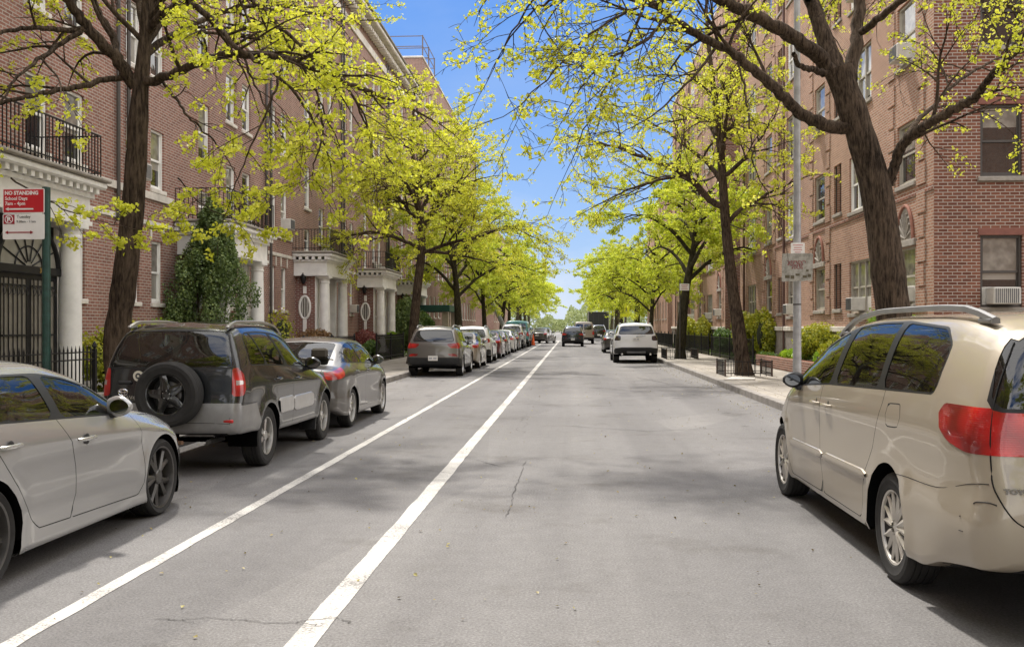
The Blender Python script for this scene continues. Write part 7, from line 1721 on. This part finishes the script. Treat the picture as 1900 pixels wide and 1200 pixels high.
rr_, sh, oy = make_car(RRV, 2.86, 'white boxy luxury sport utility vehicle with black lower bumper parked on the right', 'car', 'cars parked along the right kerb', lod=1.2, y=44.7)
yb = sh.rear_y(0, .5) - oy; b = MB(); b.box((-.42, yb - .03, .42), (.42, yb + .03, .54), simple('skid_grey', (.12, .12, .12), .4, metal=.5), .03); b.build('skid_plate', parent=rr_)
for sg in (1, -1): b = MB(); b.tube([(sg * .62, yb + .1, .40), (sg * .62, yb - .02, .40)], .045, 10, MATS['chrome']); b.build('exhaust_pipe', parent=rr_)
cc(sed, 2.8, 60.3, 'dark hatchback mostly hidden ahead of the white boxy vehicle on the right', {'paint_beige': 'paint_graphite'}, group='cars parked along the right kerb')
cc(suvl, 3.1, 112 - 1.5, 'black sport utility vehicle far down the right kerb below the box truck', {'paint_white': 'paint_black'}, group='cars parked along the right kerb', sc=1.12)
# passenger van, far centre
VN = gen_suv(rear=0., front=5.4, W=1.0, paint=MATS['paint_beige'], wheels=(1.2, 4.4), wz=.36, Ra=.40, Rt=.355, bow=.05, rr=.07, ramp=.5,
    zt=[(0,2.06),(.4,2.10),(3.2,2.10),(3.7,2.0),(4.2,1.55),(4.5,1.28),(5.1,1.12),(5.4,.98)], zr=[(0,1.98),(.4,2.01),(3.2,2.01),(3.7,1.92),(4.2,1.48),(4.5,1.22),(5.1,1.06),(5.4,.92)], wr=[(0,.78),(3.5,.79),(4.3,.86),(5.4,.70)],
    zb=[(0,1.28),(4.2,1.25),(4.6,1.12),(5.4,.82)], wb=[(0,.93),(4.4,.95),(5.4,.78)], ws=[(0,.97),(4.6,.99),(5.4,.85)], zs=[(0,1.0),(5.4,.7)], wd=[(0,.97),(4.8,.99),(5.4,.85)], zd=[(0,.7),(5.4,.5)], wl=[(0,.93),(5.4,.8)], zl=[(0,.42),(5.4,.36)],
    dr=[(.3,.0),(1.2,.0),(2.1,.14)], dlo=[(.3,1.34),(4.2,1.32),(3.75,1.85),(.3,1.88)], pillars=[(1.4,1.8,1.4,1.34,.05),(2.8,1.8,2.8,1.34,.05)], ws_y=(3.7,4.4), rear_glass=[(.06,1.34),(.76,1.34),(.70,1.84),(.06,1.84)], rails=(1,1.1,0,0), mirror=(4.1,1.45,1.3), handles=[], plate=(.86,0,'TLC 883'), wiper=((.1,1.3),(.11,1.3)),
    panels=[('door_front','side',[(3.2,1.6),(3.2,.5),(4.1,.5),(4.2,1.5)],.04)], cuts=[('bumper','rear',[(-1.2,.62),(1.2,.62),(1.2,.1),(-1.2,.1)],0),('tail','rear',[(.80,1.22),(1.2,1.22),(1.2,.86),(.80,.86)],.02)])
VN.pop('rails'); VN.pop('wiper')
vn, sh, oy = make_car(VN, 1.15, 'pale beige passenger van with two square rear windows driving behind the dark crossover', 'van', None, lod=2., name='passenger_van', y=91.5)
cc(vn, -4.3, 77.3, 'teal and white van parked far down the left kerb under the slanting boom', {'paint_beige': 'paint_teal'}, group=None, name='parked_van', cat='van')
# box truck
tk = empty('box_truck', (3.35, 121, 0), 'large dark box truck seen from behind above the black vehicle on the right', 'truck'); DK = simple('truck_dark', (.018, .020, .018), .5, var=.3, scale=2)
b = MB(); b.box((-1.28, -3.5, 1.05), (1.28, 3.0, 3.45), DK, .04); b.build('cargo_box', parent=tk)
b = MB()
for x in (-.62, 0, .62): b.box((x - .02, -3.54, 1.1), (x + .02, -3.50, 3.4), simple('truck_seam', (.05, .05, .05), .5))
b.box((-1.28, -3.56, 1.05), (-1.20, -3.5, 3.45), simple('truck_edge', (.25, .24, .2), .5)); b.box((1.20, -3.56, 1.05), (1.28, -3.5, 3.45), simple('truck_edge', (.25, .24, .2), .5)); b.build('rear_door', parent=tk)
b = MB(); b.box((-1.1, 3.1, .7), (1.1, 5.0, 2.7), MATS['paint_white'], .15); b.build('cab', parent=tk)
b = MB(); b.box((-.5, -3.4, .7), (.5, 3.4, 1.0), DK); b.box((-1.2, -3.5, .45), (1.2, -3.4, .6), DK); b.build('chassis', parent=tk)
for yy in (-2.2, 3.9):
    for x in (-1.05, 1.05): b = MB(); b.lathe([(0, -.14), (.3, -.14), (.48, -.13), (.48, .13), (.3, .14), (0, .14)], c=(x, yy, .48), axis='x', n=20, mat=MATS['tyre_rubber']); b.build('wheel', parent=tk)
for x in (-1.1, 1.1): b = MB(); b.box((x - .08, -3.52, .85), (x + .08, -3.47, 1.0), MATS['tail_red']); b.build('taillight', parent=tk)
# slanting boom lift on the left
bm = empty('boom_lift', (-6.0, 79.5, 0), 'pale grey slanting boom rising behind the parked cars on the left', 'boom lift'); BG_ = simple('boom_grey', (.38, .37, .33), .6)
b = MB(); b.tube([(.6, 0, 1.2), (-.35, -1.5, 3.3), (-1.15, -2.6, 5.2)], [.20, .17, .14], 8, BG_); b.build('arm', parent=bm)
b = MB(); b.box((-1.55, -3.0, 4.2), (-.85, -2.3, 5.3), BG_, .05); b.build('bucket', parent=bm); b = MB(); b.box((-.3, -1.2, .14), (1.2, 1.6, 1.25), BG_, .08); b.build('base', parent=bm)
